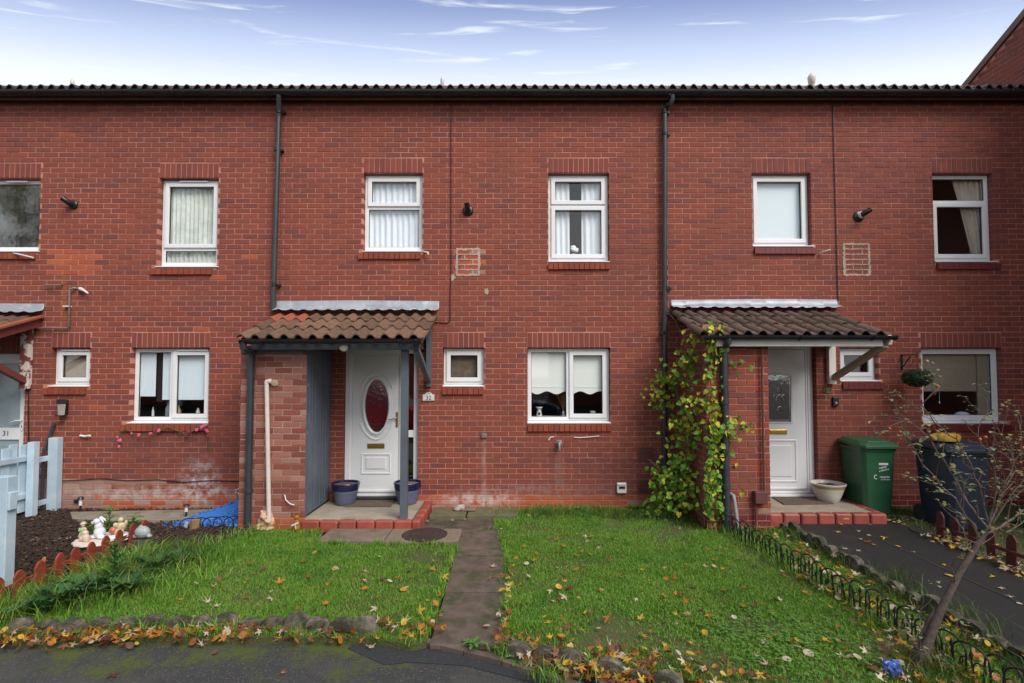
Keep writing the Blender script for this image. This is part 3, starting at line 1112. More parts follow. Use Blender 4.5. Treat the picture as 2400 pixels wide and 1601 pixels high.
def tone31(x, z):
    if z + 0.01 < ZP - 2 * CO:
        return 'brick_pale' if rnd.random() < 0.6 else 'brick_orange'
    if z + 0.01 < ZP:
        return 'brick_orange' if (rnd.random() < 0.75 and x > -5.9) else 'brick_pale'
    if z < ZP + 3 * CO - 0.01 and x < -5.3 + 0.4 * math.sin(z * 40):
        return 'brick_pale'
    if inside(x, z, PATCH31, 0.02) and rnd.random() < 0.93:
        return 'brick_orange'
    if rnd.random() < 0.003:
        return 'brick_orange'
    return 'brick'


def tone32(x, z):
    if z + 0.01 < ZP:
        return 'brick_orange' if rnd.random() < 0.9 else 'brick_pale'
    if inside(x, z, PATCH32):
        return 'brick_pale' if rnd.random() < 0.35 else 'brick_orange'
    return 'brick'


def tone33(x, z):
    if z + 0.01 < ZP - CO * 0.5:
        return 'red_paint'
    return 'brick'


def vis(x, z, boxes):
    if not (-7.1 < x < 7.3) or z < -0.02:
        return False
    return not any(a < x < b and c < z < d for (a, b, c, d) in boxes)


h31 = house('terraced_house', XL, XB1 - 0.0015, 'red brick terraced house numbered 31 with a pink flower garland under its kitchen window', list(O31.values()), 0.03, tone31,
            lambda x, z: vis(x, z, [(-9.2, -6.4, -1, 1.0), (-3.95, -3.3, -1, 2.6)]))
h32 = house('terraced_house', XB1 + 0.0015, XB2 - 0.0015, 'red brick terraced house numbered 32 with a grey timber porch over its white oval-glass door', list(O32.values()), 0.07, tone32,
            lambda x, z: vis(x, z, [(-3.5, -2.45, -1, 2.8), (-2.5, -1.2, -1, 2.7), (1.6, 3, -1, 1.2)]))
h33 = house('terraced_house', XB2 + 0.0015, XR - 0.003, 'red brick terraced house numbered 33 with red painted sills beside a green wheelie bin', list(O33.values()), 0.01, tone33,
            lambda x, z: vis(x, z, [(2.2, 4.4, -1, 2.8), (4.4, 5.9, -1, 1.0)]))

# repaired patches where old openings were closed: pale mortar smeared round the new bricks
for (r, hs, mt) in ((PATCH32, h32, 'mortar_light'), (PATCH33, h33, 'mortar_light')):
    x0, x1, z0, z1 = r
    k0, k1 = round((z0 - ZP) / CO), round((z1 - ZP) / CO)
    zs0, zs1 = ZP + k0 * CO, ZP + k1 * CO

    def smear(xa, za, xb, zb, w_):
        d = Vector((xb - xa, 0, zb - za))
        n_ = max(2, int(d.length / 0.022))
        nn = Vector((-d.z, 0, d.x)).normalized()
        a_ = [Vector((xa, 0, za)) + d * (i / n_) + nn * w_ * rnd.uniform(.25, 1.0) for i in range(n_ + 1)]
        b_ = [Vector((xa, 0, za)) + d * (i / n_) - nn * w_ * rnd.uniform(.25, 1.0) for i in range(n_, -1, -1)]
        obj('mortar_joint', MB().prism(a_ + b_, (0, -0.0035 - rnd.uniform(0, .002), 0), (0, 0.004, 0)), mt, hs)

    smear(x0, zs0, x0, zs1, 0.026)
    smear(x1, zs0, x1, zs1, 0.026)
    for k in range(k0, k1 + 1):
        z = ZP + k * CO
        smear(x0 - 0.01, z, x1 + 0.01, z, 0.013 if k0 < k < k1 else 0.022)
        if k < k1:
            xm = x0 + (x1 - x0) * (0.35 if k % 2 else 0.72)
            smear(xm, z + 0.008, xm, z + CO - 0.008, 0.010)
for (px, py, r) in ((1061, 650, 0.055), (1140, 683, 0.05)):
    p = W(px, py)
    mb = MB()
    pts = []
    for k in range(11):
        a = 2 * math.pi * k / 11
        q = r * rnd.uniform(0.65, 1.1)
        pts.append((p.x + 0.8 * q * math.cos(a), 0, p.z + q * math.sin(a)))
    mb.prism(pts, (0, -0.006, 0), (0, 0.006, 0))
    obj('cement_patch', mb, 'cement', h32)

o = O31['A']
window(h31, o['x0'], o['x1'], o['z0'], o['z1'], [(0, 1, 0, 1, False)], [(0.35, 0.72)], glass='glass_strong')
o = O31['B']
window(h31, o['x0'], o['x1'], o['z0'], o['z1'], [(0, 1, 0.17, 1, True), (0, 1, 0, 0.17, False)], [(0.3, 0.78)])
o = O31['C']
window(h31, o['x0'], o['x1'], o['z0'], o['z1'], [(0, 1, 0, 1, True)], [(0.2, 0.92)], right_ext=0.0)
o = O31['D']
window(h31, o['x0'], o['x1'], o['z0'], o['z1'], [(0, 0.48, 0, 1, False), (0.48, 1, 0, 1, True)], [(0.56, 0.95)], right_ext=0.0)
o = O32['E']
window(h32, o['x0'], o['x1'], o['z0'], o['z1'], [(0, 1, 0.58, 1, True), (0, 1, 0, 0.58, False)], label='window with a net curtain above the porch', left_ext=0, right_ext=0)
o = O32['F']
window(h32, o['x0'], o['x1'], o['z0'], o['z1'], [(0, 1, 0.66, 1, True), (0, 1, 0, 0.66, True)], left_ext=0, right_ext=0)
o = O32['Gs']
window(h32, o['x0'], o['x1'], o['z0'], o['z1'], [(0, 1, 0, 1, True)], left_ext=0, right_ext=0)
o = O32['H']
window(h32, o['x0'], o['x1'], o['z0'], o['z1'], [(0, 0.5, 0, 1, False), (0.5, 1, 0, 1, True)], left_ext=0, right_ext=0)
o = O33['K']
window(h33, o['x0'], o['x1'], o['z0'], o['z1'], [(0, 1, 0, 1, True)], left_ext=0)
o = O33['L']
window(h33, o['x0'], o['x1'], o['z0'], o['z1'], [(0, 1, 0.70, 1, False), (0, 1, 0, 0.70, True)], left_ext=0)
o = O33['I']
window(h33, o['x0'], o['x1'], o['z0'], o['z1'], [(0, 1, 0, 1, True)], left_ext=0)
o = O33['J']
window(h33, o['x0'], o['x1'], o['z0'], o['z1'], [(0, 1, 0, 1, False)], left_ext=0, rough_frame=0.08)

# ------------------------------------------------------------------ what hangs and stands behind the glass
YI = 0.142
o = O31['A']
curtain('curtain', o['x0'], o['x0'] + 0.5, o['z0'], o['z1'], YI + 0.2, 'curtain_brown', 'dull brown curtain behind the upstairs window cut by the picture edge', 5, 0.02)
o = O31['B']
curtain('net_curtain', o['x0'], o['x1'], o['z0'] + 0.03, o['z1'], YI, 'net_green', 'greenish white pleated net curtain in the upstairs window of number 31', 13, 0.014)
o = O31['C']
tag(obj('roller_blind', MB().box(o['x0'], o['x1'], YI, YI + 0.004, o['z0'], o['z1']), 'blind_beige'), 'shaded blind behind the small window over the wall lamp', 'blind')
o = O31['D']
tag(obj('roller_blind', MB().box(o['x0'] + 0.37, o['x1'] - 0.02, YI, YI + 0.004, o['z0'] + 0.33, o['z1']), 'blind_frost'), 'pale grey blue blind half drawn in the kitchen window over the garland', 'blind')
tag(obj('roller_blind', MB().box(o['x0'] + 0.03, o['x0'] + 0.27, YI, YI + 0.004, o['z0'] + 0.38, o['z1']), 'blind_frost'), 'narrow pale blind at the lamp side of the kitchen window over the garland', 'blind')
tag(obj('dark_strip', MB().box(o['x0'] + 0.27, o['x0'] + 0.37, YI + 0.02, YI + 0.05, o['z0'] + 0.3, o['z1'] - 0.03), 'hole_dark', bevel=0.01), 'dark narrow strip between the kitchen blinds over the garland', 'curtain')  # near-black box filling the gap between the two blinds
for i, (fx, w_, h_, mt, lab, nm) in enumerate(((0.09, 0.035, 0.14, 'porcelain', 'slim white bottle on the kitchen sill over the garland', 'bottle'),
                                           (0.30, 0.10, 0.22, 'grey_plastic', 'grey kettle standing on the kitchen sill over the garland', 'kettle'),
                                           (0.42, 0.08, 0.17, 'figure_cream', 'ochre jar standing on the kitchen sill over the garland', 'jar'),
                                           (0.68, 0.06, 0.13, 'porcelain', 'small white figurine on the kitchen sill over the garland', 'figurine'))):
    xx = o['x0'] + (o['x1'] - o['x0']) * fx + 0.06
    pr = [(w_ * 0.42, 0), (w_ * 0.5, h_ * 0.1), (w_ * 0.48, h_ * 0.55), (w_ * 0.3, h_ * 0.75), (w_ * 0.22, h_ * 0.85), (w_ * 0.25, h_), (0.002, h_)]
    tag(obj(nm, MB().lathe(pr, (xx, 0.26, o['z0'] + 0.075), 14), mt, smooth=True), lab, nm)
obj('inner_sill', MB().box(o['x0'] - 0.02, o['x1'] + 0.02, 0.20, 0.40, o['z0'] + 0.045, o['z0'] + 0.07), 'pvc', h31)
o = O32['E']
curtain('net_curtain', o['x0'], o['x1'], o['z0'], o['z1'], YI, 'net_curtain', 'bluish white net curtain filling the window above the grey porch', 10, 0.014)
o = O32['F']
ww = o['x1'] - o['x0']
curtain('curtain', o['x0'], o['x0'] + ww * 0.37, o['z0'], o['z1'], YI, 'curtain_white', 'white curtain on the flue side of the window with white flowers', 4, 0.014)
curtain('curtain', o['x0'] + ww * 0.57, o['x1'], o['z0'], o['z1'], YI, 'curtain_white', 'white curtain on the downpipe side of the window with white flowers', 4, 0.014)
obj('inner_sill', MB().box(o['x0'] - 0.02, o['x1'] + 0.02, 0.20, 0.40, o['z0'] + 0.045, o['z0'] + 0.07), 'pvc', h32)
fl = thing('white_flowers', (o['x0'] + ww * 0.44, 0.225, o['z0'] + 0.07), 'bunch of white flowers in a low vase between the white curtains', 'flowers')
obj('vase', MB().lathe([(0.03, 0), (0.045, 0.03), (0.03, 0.08), (0.035, 0.10)], n=12), 'porcelain', fl, True, local=True)
for k in range(12):
    a, e = rnd.uniform(0, 6.28), rnd.uniform(0.2, 1)
    obj('flower', MB().ell((0.065 * e * math.cos(a), 0.04 * e * math.sin(a), 0.15 + 0.06 * (1 - e) + rnd.uniform(-.03, .03)), (0.03, 0.03, 0.025), 8), 'curtain_white', fl, True, local=True)
o = O32['Gs']
tag(obj('roller_blind', MB().box(o['x0'], o['x1'], YI, YI + 0.004, o['z0'], o['z1']), 'curtain_brown'), 'dark brown blind in the small window near the number 32 plaque', 'blind')
o = O32['H']
ww, hh = o['x1'] - o['x0'], o['z1'] - o['z0']
for (fa, fb, lab) in ((0.03, 0.5, 'white roller blind with scalloped hem above the oil burner'), (0.5, 0.97, 'white roller blind with scalloped hem above the small white pot')):
    a, b = o['x0'] + ww * fa, o['x0'] + ww * fb
    zb = o['z0'] + hh * 0.42
    top = o['z1']
    pts = [(a, 0, top), (a, 0, zb)]
    for k in range(33):
        u = k / 32
        pts.append((a + (b - a) * u, 0, zb - 0.022 + 0.022 * math.cos(2 * math.pi * (u * 2.0 + (0.1 if fa < 0.1 else 0.35)))))
    pts += [(b, 0, zb), (b, 0, top)]
    bl = obj('roller_blind', MB().prism(pts, (0, YI, 0), (0, YI + 0.003, 0)), 'blind_white')
    tag(bl, lab, 'blind')
    obj('hem_bar', MB().box(a + 0.005, b - 0.005, YI - 0.004, YI - 0.0005, zb + 0.055, zb + 0.068), 'blind_white', bl)
obj('inner_sill', MB().box(o['x0'] - 0.02, o['x1'] + 0.02, 0.20, 0.40, o['z0'] + 0.045, o['z0'] + 0.08), 'pvc', h32)
zs = o['z0'] + 0.08
p = W(1264, 975, 0.2)
ob = thing('oil_burner', (p.x, 0.255, zs), 'white ceramic oil burner with a round opening on the window sill', 'oil burner')
obj('body', MB().lathe([(0.042, 0), (0.044, 0.02), (0.034, 0.06), (0.028, 0.10), (0.032, 0.115)], n=16), 'porcelain', ob, True, local=True)
obj('dish', MB().lathe([(0.033, 0.1155), (0.05, 0.125), (0.052, 0.14), (0.045, 0.14), (0.02, 0.128)], n=16), 'porcelain', ob, True, local=True)
obj('opening', MB().ell((0, -0.040, 0.04), (0.017, 0.006, 0.024), 12), 'hole_dark', ob, local=True)
p = W(1321, 970, 0.2)
vz = thing('reed_vase', (p.x, 0.255, zs), 'slim white vase of dried straw stalks on the window sill', 'vase')
obj('vase', MB().lathe([(0.016, 0), (0.018, 0.05), (0.014, 0.08)], n=12), 'porcelain', vz, True, local=True)
for k in range(9):
    a = rnd.uniform(-0.5, 0.3)
    obj('stalk', MB().tube([(0, 0, 0.07), (a * 0.08, 0.01, 0.17), (a * 0.22, 0.015, 0.30 + rnd.uniform(0, .06))], [0.002, 0.003, 0.006], 5), 'wood_pale', vz, local=True)
p = W(1391, 970, 0.2)
pt = thing('white_pot', (p.x, 0.255, zs), 'small plain white pot on the sill under the scalloped blind', 'pot')
obj('body', MB().lathe([(0.034, 0), (0.042, 0.075), (0.042, 0.08), (0.036, 0.08), (0.03, 0.05)], n=18), 'porcelain', pt, True, local=True)
o = O33['K']
tag(obj('roller_blind', MB().box(o['x0'], o['x1'], YI, YI + 0.004, o['z0'], o['z1']), 'blind_frost'), 'pale blue white blind filling the window above the white porch beam', 'blind')
o = O33['L']
ww = o['x1'] - o['x0']
curtain('curtain', o['x0'] + ww * 0.45, o['x1'], o['z0'], o['z1'], YI, 'curtain_cream', 'cream curtain drawn aside to a tie in the top corner window', 6, 0.014,
        taper=lambda v, a, b: (a + (b - a) * 0.62 * min(1, v * 1.05) ** 0.8, b))
o = O33['I']
tag(obj('jar', MB().lathe([(0.04, 0), (0.05, 0.02), (0.05, 0.16), (0.03, 0.2), (0.03, 0.22)], (o['x0'] + 0.17, 0.24, o['z0'] + 0.08), 14), 'porcelain', smooth=True), 'milky jar behind the small window of number 33', 'jar')
obj('inner_sill', MB().box(o['x0'] - 0.02, o['x1'] + 0.02, 0.20, 0.40, o['z0'] + 0.045, o['z0'] + 0.075), 'pvc', h33)
o = O33['J']
ww, hh = o['x1'] - o['x0'], o['z1'] - o['z0']
bl = obj('roller_blind', MB().box(o['x0'] + 0.02, o['x0'] + ww * 0.78, YI, YI + 0.004, o['z0'] + hh * 0.42, o['z1']), 'blind_beige')
tag(bl, 'beige blind half drawn in the window behind the rose bush', 'blind')
obj('pull_cord', MB().tube([(o['x0'] + ww * 0.3, YI - 0.01, o['z0'] + hh * 0.42), (o['x0'] + ww * 0.3, YI - 0.01, o['z0'] + hh * 0.29)], 0.002, 5), 'curtain_white', bl)
obj('cord_end', MB().lathe([(0.003, 0.03), (0.010, 0.0), (0.004, -0.004)], (o['x0'] + ww * 0.3, YI - 0.01, o['z0'] + hh * 0.26), 8), 'curtain_white', bl)
obj('reveal_lining', MB().box(o['x0'] + ww * 0.79, o['x1'] + 0.03, YI - 0.002, YI + 0.02, o['z0'], o['z1']), 'blind_beige', h33)
obj('inner_sill', MB().box(o['x0'] - 0.02, o['x1'] + 0.02, 0.20, 0.42, o['z0'] + 0.045, o['z0'] + 0.09), 'pvc', h33)
tag(obj('cake_dome', MB().ell((o['x0'] + ww * 0.68, 0.27, o['z0'] + 0.10), (0.10, 0.08, 0.05), 14), 'blind_frost', smooth=True), 'low glassy dome on the sill behind the rose bush', 'dome')
# ------------------------------------------------------------------ doors
DY = 0.085


def oval(cx, cz, rx, rz, n=40, a0=0.0, a1=360.0):
    return [(cx + rx * math.cos(R(a0 + (a1 - a0) * k / n)), cz + rz * math.sin(R(a0 + (a1 - a0) * k / n))) for k in range(n + 1)]


def xz(pts, y):
    return [(x, y, z) for x, z in pts]


# door of number 32
o = O32['door']
fx0, fx1, fz0, fz1 = o['x0'] + 0.004, o['x1'] - 0.004, o['z0'] + 0.05, o['z1'] - 0.01
xm0, xm1 = wx(938, DY), wx(957, DY)           # mullion between door and side light
f = obj('door_frame', MB().ring(fx0, fx1, fz0, fz1, 0.075, DY, DY + 0.09, 0.03), 'pvc_door', h32, bevel=0.005)
obj('frame_moulding', MB().ring(fx0 + 0.072, xm0 + 0.01, fz0 + 0.028, fz1 - 0.072, 0.025, DY + 0.012, DY + 0.05, 0.01), 'pvc_door', f, bevel=0.006)
obj('mullion', MB().box(xm0, xm1, DY + 0.002, DY + 0.088, fz0 + 0.03, fz1 - 0.075), 'pvc_door', f, bevel=0.004)
zt_ = wz(1017, DY)
obj('transom', MB().box(xm1, fx1 - 0.075, DY + 0.004, DY + 0.08, zt_ - 0.05, zt_ + 0.05), 'pvc_door', f, bevel=0.004)
obj('pane', MB().box(xm1 - 0.01, fx1 - 0.06, DY + 0.035, DY + 0.04, zt_ + 0.05, fz1 - 0.07), 'glass_strong', f)
obj('pane', MB().box(xm1 - 0.01, fx1 - 0.06, DY + 0.035, DY + 0.04, fz0 + 0.03, zt_ - 0.05), 'glass_strong', f)
obj('threshold', MB().box(o['x0'] + 0.002, o['x1'] - 0.002, -0.015, DY + 0.1, o['z0'] + 0.0, o['z0'] + 0.045), 'soffit', h32)
lx0, lx1, lz0, lz1 = fx0 + 0.10, xm0 - 0.012, fz0 + 0.04, fz1 - 0.10
LY = DY + 0.022
cx, cz = wx(884, LY), wz(951, LY)
rx, rz = 0.172, 0.385
# the leaf has an oval hole: bridge the rectangle to the oval
mb = MB()
N = 48
ov = oval(cx, cz, rx, rz, N)[:-1]
rc = []
for k in range(N):
    a = 2 * math.pi * k / N
    dx, dz = math.cos(a), math.sin(a)
    t = min(((lx1 - cx) if dx > 0 else (cx - lx0)) / max(abs(dx), 1e-6), ((lz1 - cz) if dz > 0 else (cz - lz0)) / max(abs(dz), 1e-6))
    rc.append((cx + dx * t, cz + dz * t))
for tx, tz in ((lx0, lz0), (lx1, lz0), (lx1, lz1), (lx0, lz1)):
    k = min(range(N), key=lambda q: (rc[q][0] - tx) ** 2 + (rc[q][1] - tz) ** 2)
    rc[k] = (tx, tz)
vs_ = xz(ov, LY) + xz(rc, LY) + xz(ov, LY + 0.045) + xz(rc, LY + 0.045)
fs_ = []
for k in range(N):
    q = (k + 1) % N
    fs_ += [(k, q, N + q, N + k), (2 * N + q, 2 * N + k, 3 * N + k, 3 * N + q), (q, k, 2 * N + k, 2 * N + q), (N + k, N + q, 3 * N + q, 3 * N + k)]
door = obj('door', mb.add(vs_, fs_), 'pvc_door', h32, label='white door with an oval pane and brass letter plate')
obj('pane', MB().prism(xz(ov, LY + 0.02), (0, 0, 0), (0, 0.006, 0)), 'glass_wobbly', door)
obj('oval_moulding', MB().tube(xz(oval(cx, cz, rx + 0.022, rz + 0.022, 48), LY + 0.004), 0.024, 8, False), 'pvc_door', door, True)
obj('oval_bead', MB().tube(xz(oval(cx, cz, rx + 0.052, rz + 0.052, 48), LY + 0.002), 0.009, 6, False), 'pvc_door', door, True)
obj('arched_moulding', MB().tube(xz(oval(cx, cz, rx + 0.10, rz + 0.10, 24, 32, 148), LY), 0.014, 6), 'pvc_door', door, True)
obj('arched_moulding', MB().tube(xz(oval(cx, cz, rx + 0.10, rz + 0.10, 24, 212, 328), LY), 0.014, 6), 'pvc_door', door, True)
pzt, pzb = wz(1066, LY), wz(1108, LY)
obj('panel_moulding', MB().ring(cx - 0.215, cx + 0.215, pzb - 0.02, pzt + 0.02, 0.022, LY - 0.010, LY + 0.002), 'pvc_door', door, bevel=0.006)
obj('raised_panel', MB().box(cx - 0.145, cx + 0.145, LY - 0.011, LY + 0.002, pzb + 0.055, pzt - 0.035), 'pvc_door', door, bevel=0.009)
obj('weather_bar', MB().box(lx0 + 0.01, lx1 - 0.01, LY - 0.022, LY - 0.0005, lz0 + 0.015, lz0 + 0.05), 'pvc_door', door, bevel=0.006)
lz = wz(1045, LY)
obj('letter_plate', MB().box(cx - 0.125, cx + 0.125, LY - 0.012, LY - 0.0005, lz - 0.036, lz + 0.036), 'brass', door, bevel=0.005)
obj('letter_flap', MB().box(cx - 0.105, cx + 0.105, LY - 0.017, LY - 0.0125, lz - 0.022, lz + 0.022), 'brass', door, bevel=0.002)
hx, hz_ = lx1 - 0.03, wz(982, LY)
obj('handle_plate', MB().box(hx - 0.016, hx + 0.016, LY - 0.010, LY - 0.0005, hz_ - 0.12, hz_ + 0.10), 'brass', door, bevel=0.004)
obj('handle', MB().tube([(hx, LY - 0.01, hz_ + 0.02), (hx, LY - 0.05, hz_ + 0.02), (hx - 0.06, LY - 0.055, hz_), (hx - 0.115, LY - 0.05, hz_ - 0.012)], [0.009, 0.009, 0.009, 0.007], 8), 'steel', door, True)

# door of number 33
o = O33['door']
fx0, fx1, fz0, fz1 = o['x0'] + 0.004, o['x1'] - 0.004, o['z0'] + 0.03, o['z1'] - 0.01
f = obj('door_frame', MB().ring(fx0, fx1, fz0, fz1, 0.07, DY, DY + 0.09, 0.03), 'pvc_door', h33, bevel=0.005)
obj('frame_moulding', MB().ring(fx0 + 0.067, fx1 - 0.067, fz0 + 0.028, fz1 - 0.067, 0.028, DY + 0.012, DY + 0.05, 0.01), 'pvc_door', f, bevel=0.006)
obj('threshold', MB().box(o['x0'] + 0.002, o['x1'] + 0.05, -0.02, DY + 0.1, o['z0'], o['z0'] + 0.028), 'pvc_door', h33, bevel=0.003)
lx0, lx1, lz0, lz1 = fx0 + 0.097, fx1 - 0.097, fz0 + 0.04, fz1 - 0.10
LY = DY + 0.022
cx = (lx0 + lx1) / 2
door = obj('door', MB().box(lx0, lx1, LY, LY + 0.045, lz0, lz1), 'pvc_door', h33, bevel=0.004, label='white door with an arched leaded pane')
g0, g1, gz0, gz1 = cx - 0.205, cx + 0.205, wz(990, LY), wz(880, LY)
arch = [(g0, gz0), (g1, gz0), (g1, gz1 - 0.03)] + [(cx + 0.205 * math.cos(R(a)), gz1 - 0.03 + 0.05 * math.sin(R(a))) for a in range(15, 180, 15)] + [(g0, gz1 - 0.03)]
obj('backing', MB().prism(xz(arch, LY - 0.004), (0, 0, 0), (0, 0.003, 0)), 'curtain_brown', door)
obj('pane', MB().prism(xz(arch, LY - 0.012), (0, 0, 0), (0, 0.005, 0)), 'glass_strong', door)
obj('pane_moulding', MB().tube(xz(arch + arch[:1], LY - 0.006), 0.016, 6, False), 'pvc_door', door, True)
ld = MB()
for (dx, dz, r_) in ((0, 0.12, 0.03), (0, -0.02, 0.055), (-0.06, 0.02, 0.03), (0.06, 0.02, 0.03), (0, -0.16, 0.035)):
    ld.tube(xz(oval(cx + 0.03 + dx, (gz0 + gz1) / 2 + dz, r_, r_ * 1.5, 10), LY - 0.014), 0.004, 5, False)
obj('leading', ld, 'steel', door)
obj('pane_border', MB().ring(g0 + 0.03, g1 - 0.03, gz0 + 0.03, gz1 - 0.05, 0.005, LY - 0.0165, LY - 0.0125), 'steel', door)
lz = wz(1012, LY)
obj('letter_plate', MB().box(cx - 0.13, cx + 0.13, LY - 0.012, LY - 0.0005, lz - 0.036, lz + 0.036), 'brass', door, bevel=0.005)
obj('letter_flap', MB().box(cx - 0.11, cx + 0.11, LY - 0.017, LY - 0.0125, lz - 0.022, lz + 0.022), 'brass', door, bevel=0.002)
p0, p1 = wz(1140 - 15, LY), wz(1030, LY)
obj('panel_moulding', MB().ring(cx - 0.27, cx + 0.27, p0 - 0.03, p1 + 0.0, 0.026, LY - 0.010, LY + 0.002), 'pvc_door', door, bevel=0.007)
obj('raised_panel', MB().box(cx - 0.19, cx + 0.19, LY - 0.011, LY + 0.002, p0 + 0.05, p1 - 0.08), 'pvc_door', door, bevel=0.009)
obj('weather_bar', MB().box(lx0 + 0.01, lx1 - 0.01, LY - 0.022, LY - 0.0005, lz0 + 0.015, lz0 + 0.05), 'pvc_door', door, bevel=0.006)

# door of number 31
o = O31['door']
fx0, fx1, fz0, fz1 = o['x0'] + 0.004, o['x1'] - 0.004, o['z0'] + 0.03, o['z1'] - 0.01
f = obj('door_frame', MB().ring(fx0, fx1, fz0, fz1, 0.07, DY, DY + 0.09, 0.03), 'pvc', h31, bevel=0.005)
lx0, lx1, lz0, lz1 = fx0 + 0.06, fx1 - 0.06, fz0 + 0.03, fz1 - 0.06
LY = DY + 0.012
zr = wz(1017, LY)
door = obj('door', MB().ring(lx0, lx1, lz0, lz1, 0.085, LY, LY + 0.045, 0.10), 'pvc', h31, bevel=0.005, label='white door with frosted panes and a number 31 on its middle rail')
obj('middle_rail', MB().box(lx0 + 0.085, lx1 - 0.085, LY + 0.002, LY + 0.043, zr - 0.085, zr + 0.085), 'pvc', door, bevel=0.004)
obj('pane', MB().box(lx0 + 0.08, lx1 - 0.08, LY + 0.02, LY + 0.026, zr + 0.085, lz1 - 0.08), 'glass_frosted', door)
obj('pane', MB().box(lx0 + 0.08, lx1 - 0.08, LY + 0.02, LY + 0.026, lz0 + 0.09, zr - 0.085), 'glass_frosted', door)
hx = lx1 - 0.04
hz_ = wz(985, LY)
obj('handle_plate', MB().box(hx - 0.018, hx + 0.018, LY - 0.012, LY - 0.0005, hz_ - 0.15, hz_ + 0.06), 'pvc', door, bevel=0.005)
obj('handle', MB().tube([(hx, LY - 0.012, hz_), (hx, LY - 0.045, hz_), (hx - 0.06, LY - 0.05, hz_ - 0.003), (hx - 0.14, LY - 0.045, hz_ - 0.03)], [0.011, 0.011, 0.01, 0.007], 8), 'white_plastic', door, True)
obj('keyhole', MB().box(hx - 0.005, hx + 0.005, LY - 0.0145, LY - 0.0125, hz_ - 0.105, hz_ - 0.075), 'black_print', door)
text('number', '31', 0.105, (wx(22, LY), LY - 0.001, zr + 0.005), 'black_print', door)
obj('letter_plate', MB().box(lx0 + 0.2, wx(9, LY), LY - 0.008, LY + 0.001, zr - 0.04, zr + 0.04), 'white_plastic', door, bevel=0.003)

# ------------------------------------------------------------------ porches
TILE = {}


def tile_mesh(p, L, matn):
    """a single-roll clay tile: x across, +y up the slope, end face towards -y"""
    key = (round(p * 1e4), round(L * 1e3), matn)
    if key in TILE:
        return TILE[key]
    nn = 12
    pts = []
    for i in range(nn + 1):
        u = i / nn * 1.06
        if u < 0.62:
            z = 0.044 * math.sin(math.pi * u / 0.62) ** 0.85
        else:
            z = -0.006 * math.sin(math.pi * min(1, (u - 0.62) / 0.44))
        pts.append((u * p, z))
    vs_, fs_ = [], []
    th = 0.016
    q = nn + 1
    for (yy, sc) in ((0.0, 1.0), (L, 0.92)):
        vs_ += [(x, yy, z * sc) for x, z in pts]
        vs_ += [(x, yy, z * sc - th) for x, z in pts]
    for i in range(nn):
        fs_ += [(i, i + 1, 2 * q + i + 1, 2 * q + i), (q + i + 1, q + i, 3 * q + i, 3 * q + i + 1), (i + 1, i, q + i, q + i + 1), (2 * q + i, 2 * q + i + 1, 3 * q + i + 1, 3 * q + i)]
    fs_ += [(0, 2 * q, 3 * q, q), (nn, q + nn, 3 * q + nn, 2 * q + nn)]
    TILE[key] = mesh_of(MB().add(vs_, fs_), 'roof_tile', matn, True)
    return TILE[key]


def porch_roof(root, x0, x1, yf, zf, zb, tilem, leadm, fx0, fx1, fz1, odd=()):
    """three courses of tiles falling from the wall to the eave yf, lead flashing over the top course"""
    n = round((x1 - x0) / 0.178)
    p = (x1 - x0) / n
    sl = math.hypot(yf, zb - zf)
    an = math.atan2(zb - zf, -yf)
    for r_ in range(3):
        t0 = sl / 3 * r_
        L = sl / 3 + 0.07 if r_ < 2 else sl / 3 + 0.02
        for i in range(n):
            mt = odd[1] if odd and (r_, i) in odd[0] else tilem
            t = link('roof_tile', tile_mesh(p, L, mt), root, (x0 + i * p + rnd.uniform(-.003, .003), yf + t0 * math.cos(an), zf + t0 * math.sin(an) + rnd.uniform(-.003, .003)))
            t.rotation_euler = (an - 0.055 + rnd.uniform(-.012, .012), 0, rnd.uniform(-.012, .012))
    # boarding under the tiles
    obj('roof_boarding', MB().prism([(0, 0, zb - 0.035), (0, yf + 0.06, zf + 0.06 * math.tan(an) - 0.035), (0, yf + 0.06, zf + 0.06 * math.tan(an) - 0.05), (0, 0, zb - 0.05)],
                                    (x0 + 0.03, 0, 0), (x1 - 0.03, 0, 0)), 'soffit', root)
    # flashing
    nx = int((fx1 - fx0) / 0.02)
    rows = [(-0.004, fz1), (-0.010, fz1 - 0.075), (-0.03, zb + 0.075), (-0.13, zb + 0.028)]
    vs_, fs_ = [], []
    for j, (yy, zz) in enumerate(rows):
        for i in range(nx + 1):
            x = fx0 + (fx1 - fx0) * i / nx
            u = ((x - x0) / p) % 1.0
            hump = math.sin(math.pi * min(u / 0.62, 1.0)) if j == 3 else 0
            vs_.append((x, yy - (0.012 * math.sin(x * 7) + 0.02 * rnd.random() * (j == 3) if j > 1 else 0), zz + 0.016 * hump + (0.008 * math.sin(x * 9 + j) if j in (1, 2) else 0) + (0.006 * math.sin(x * 2.1) if j == 0 else 0)))
    for j in range(len(rows) - 1):
        for i in range(nx):
            k = j * (nx + 1) + i
            fs_.append((k, k + nx + 1, k + nx + 2, k + 1))
    fl_ = obj('flashing', MB().add(vs_, fs_), leadm, root, True)
    s = fl_.modifiers.new('sheet', 'SOLIDIFY')
    s.thickness = 0.003
    return an


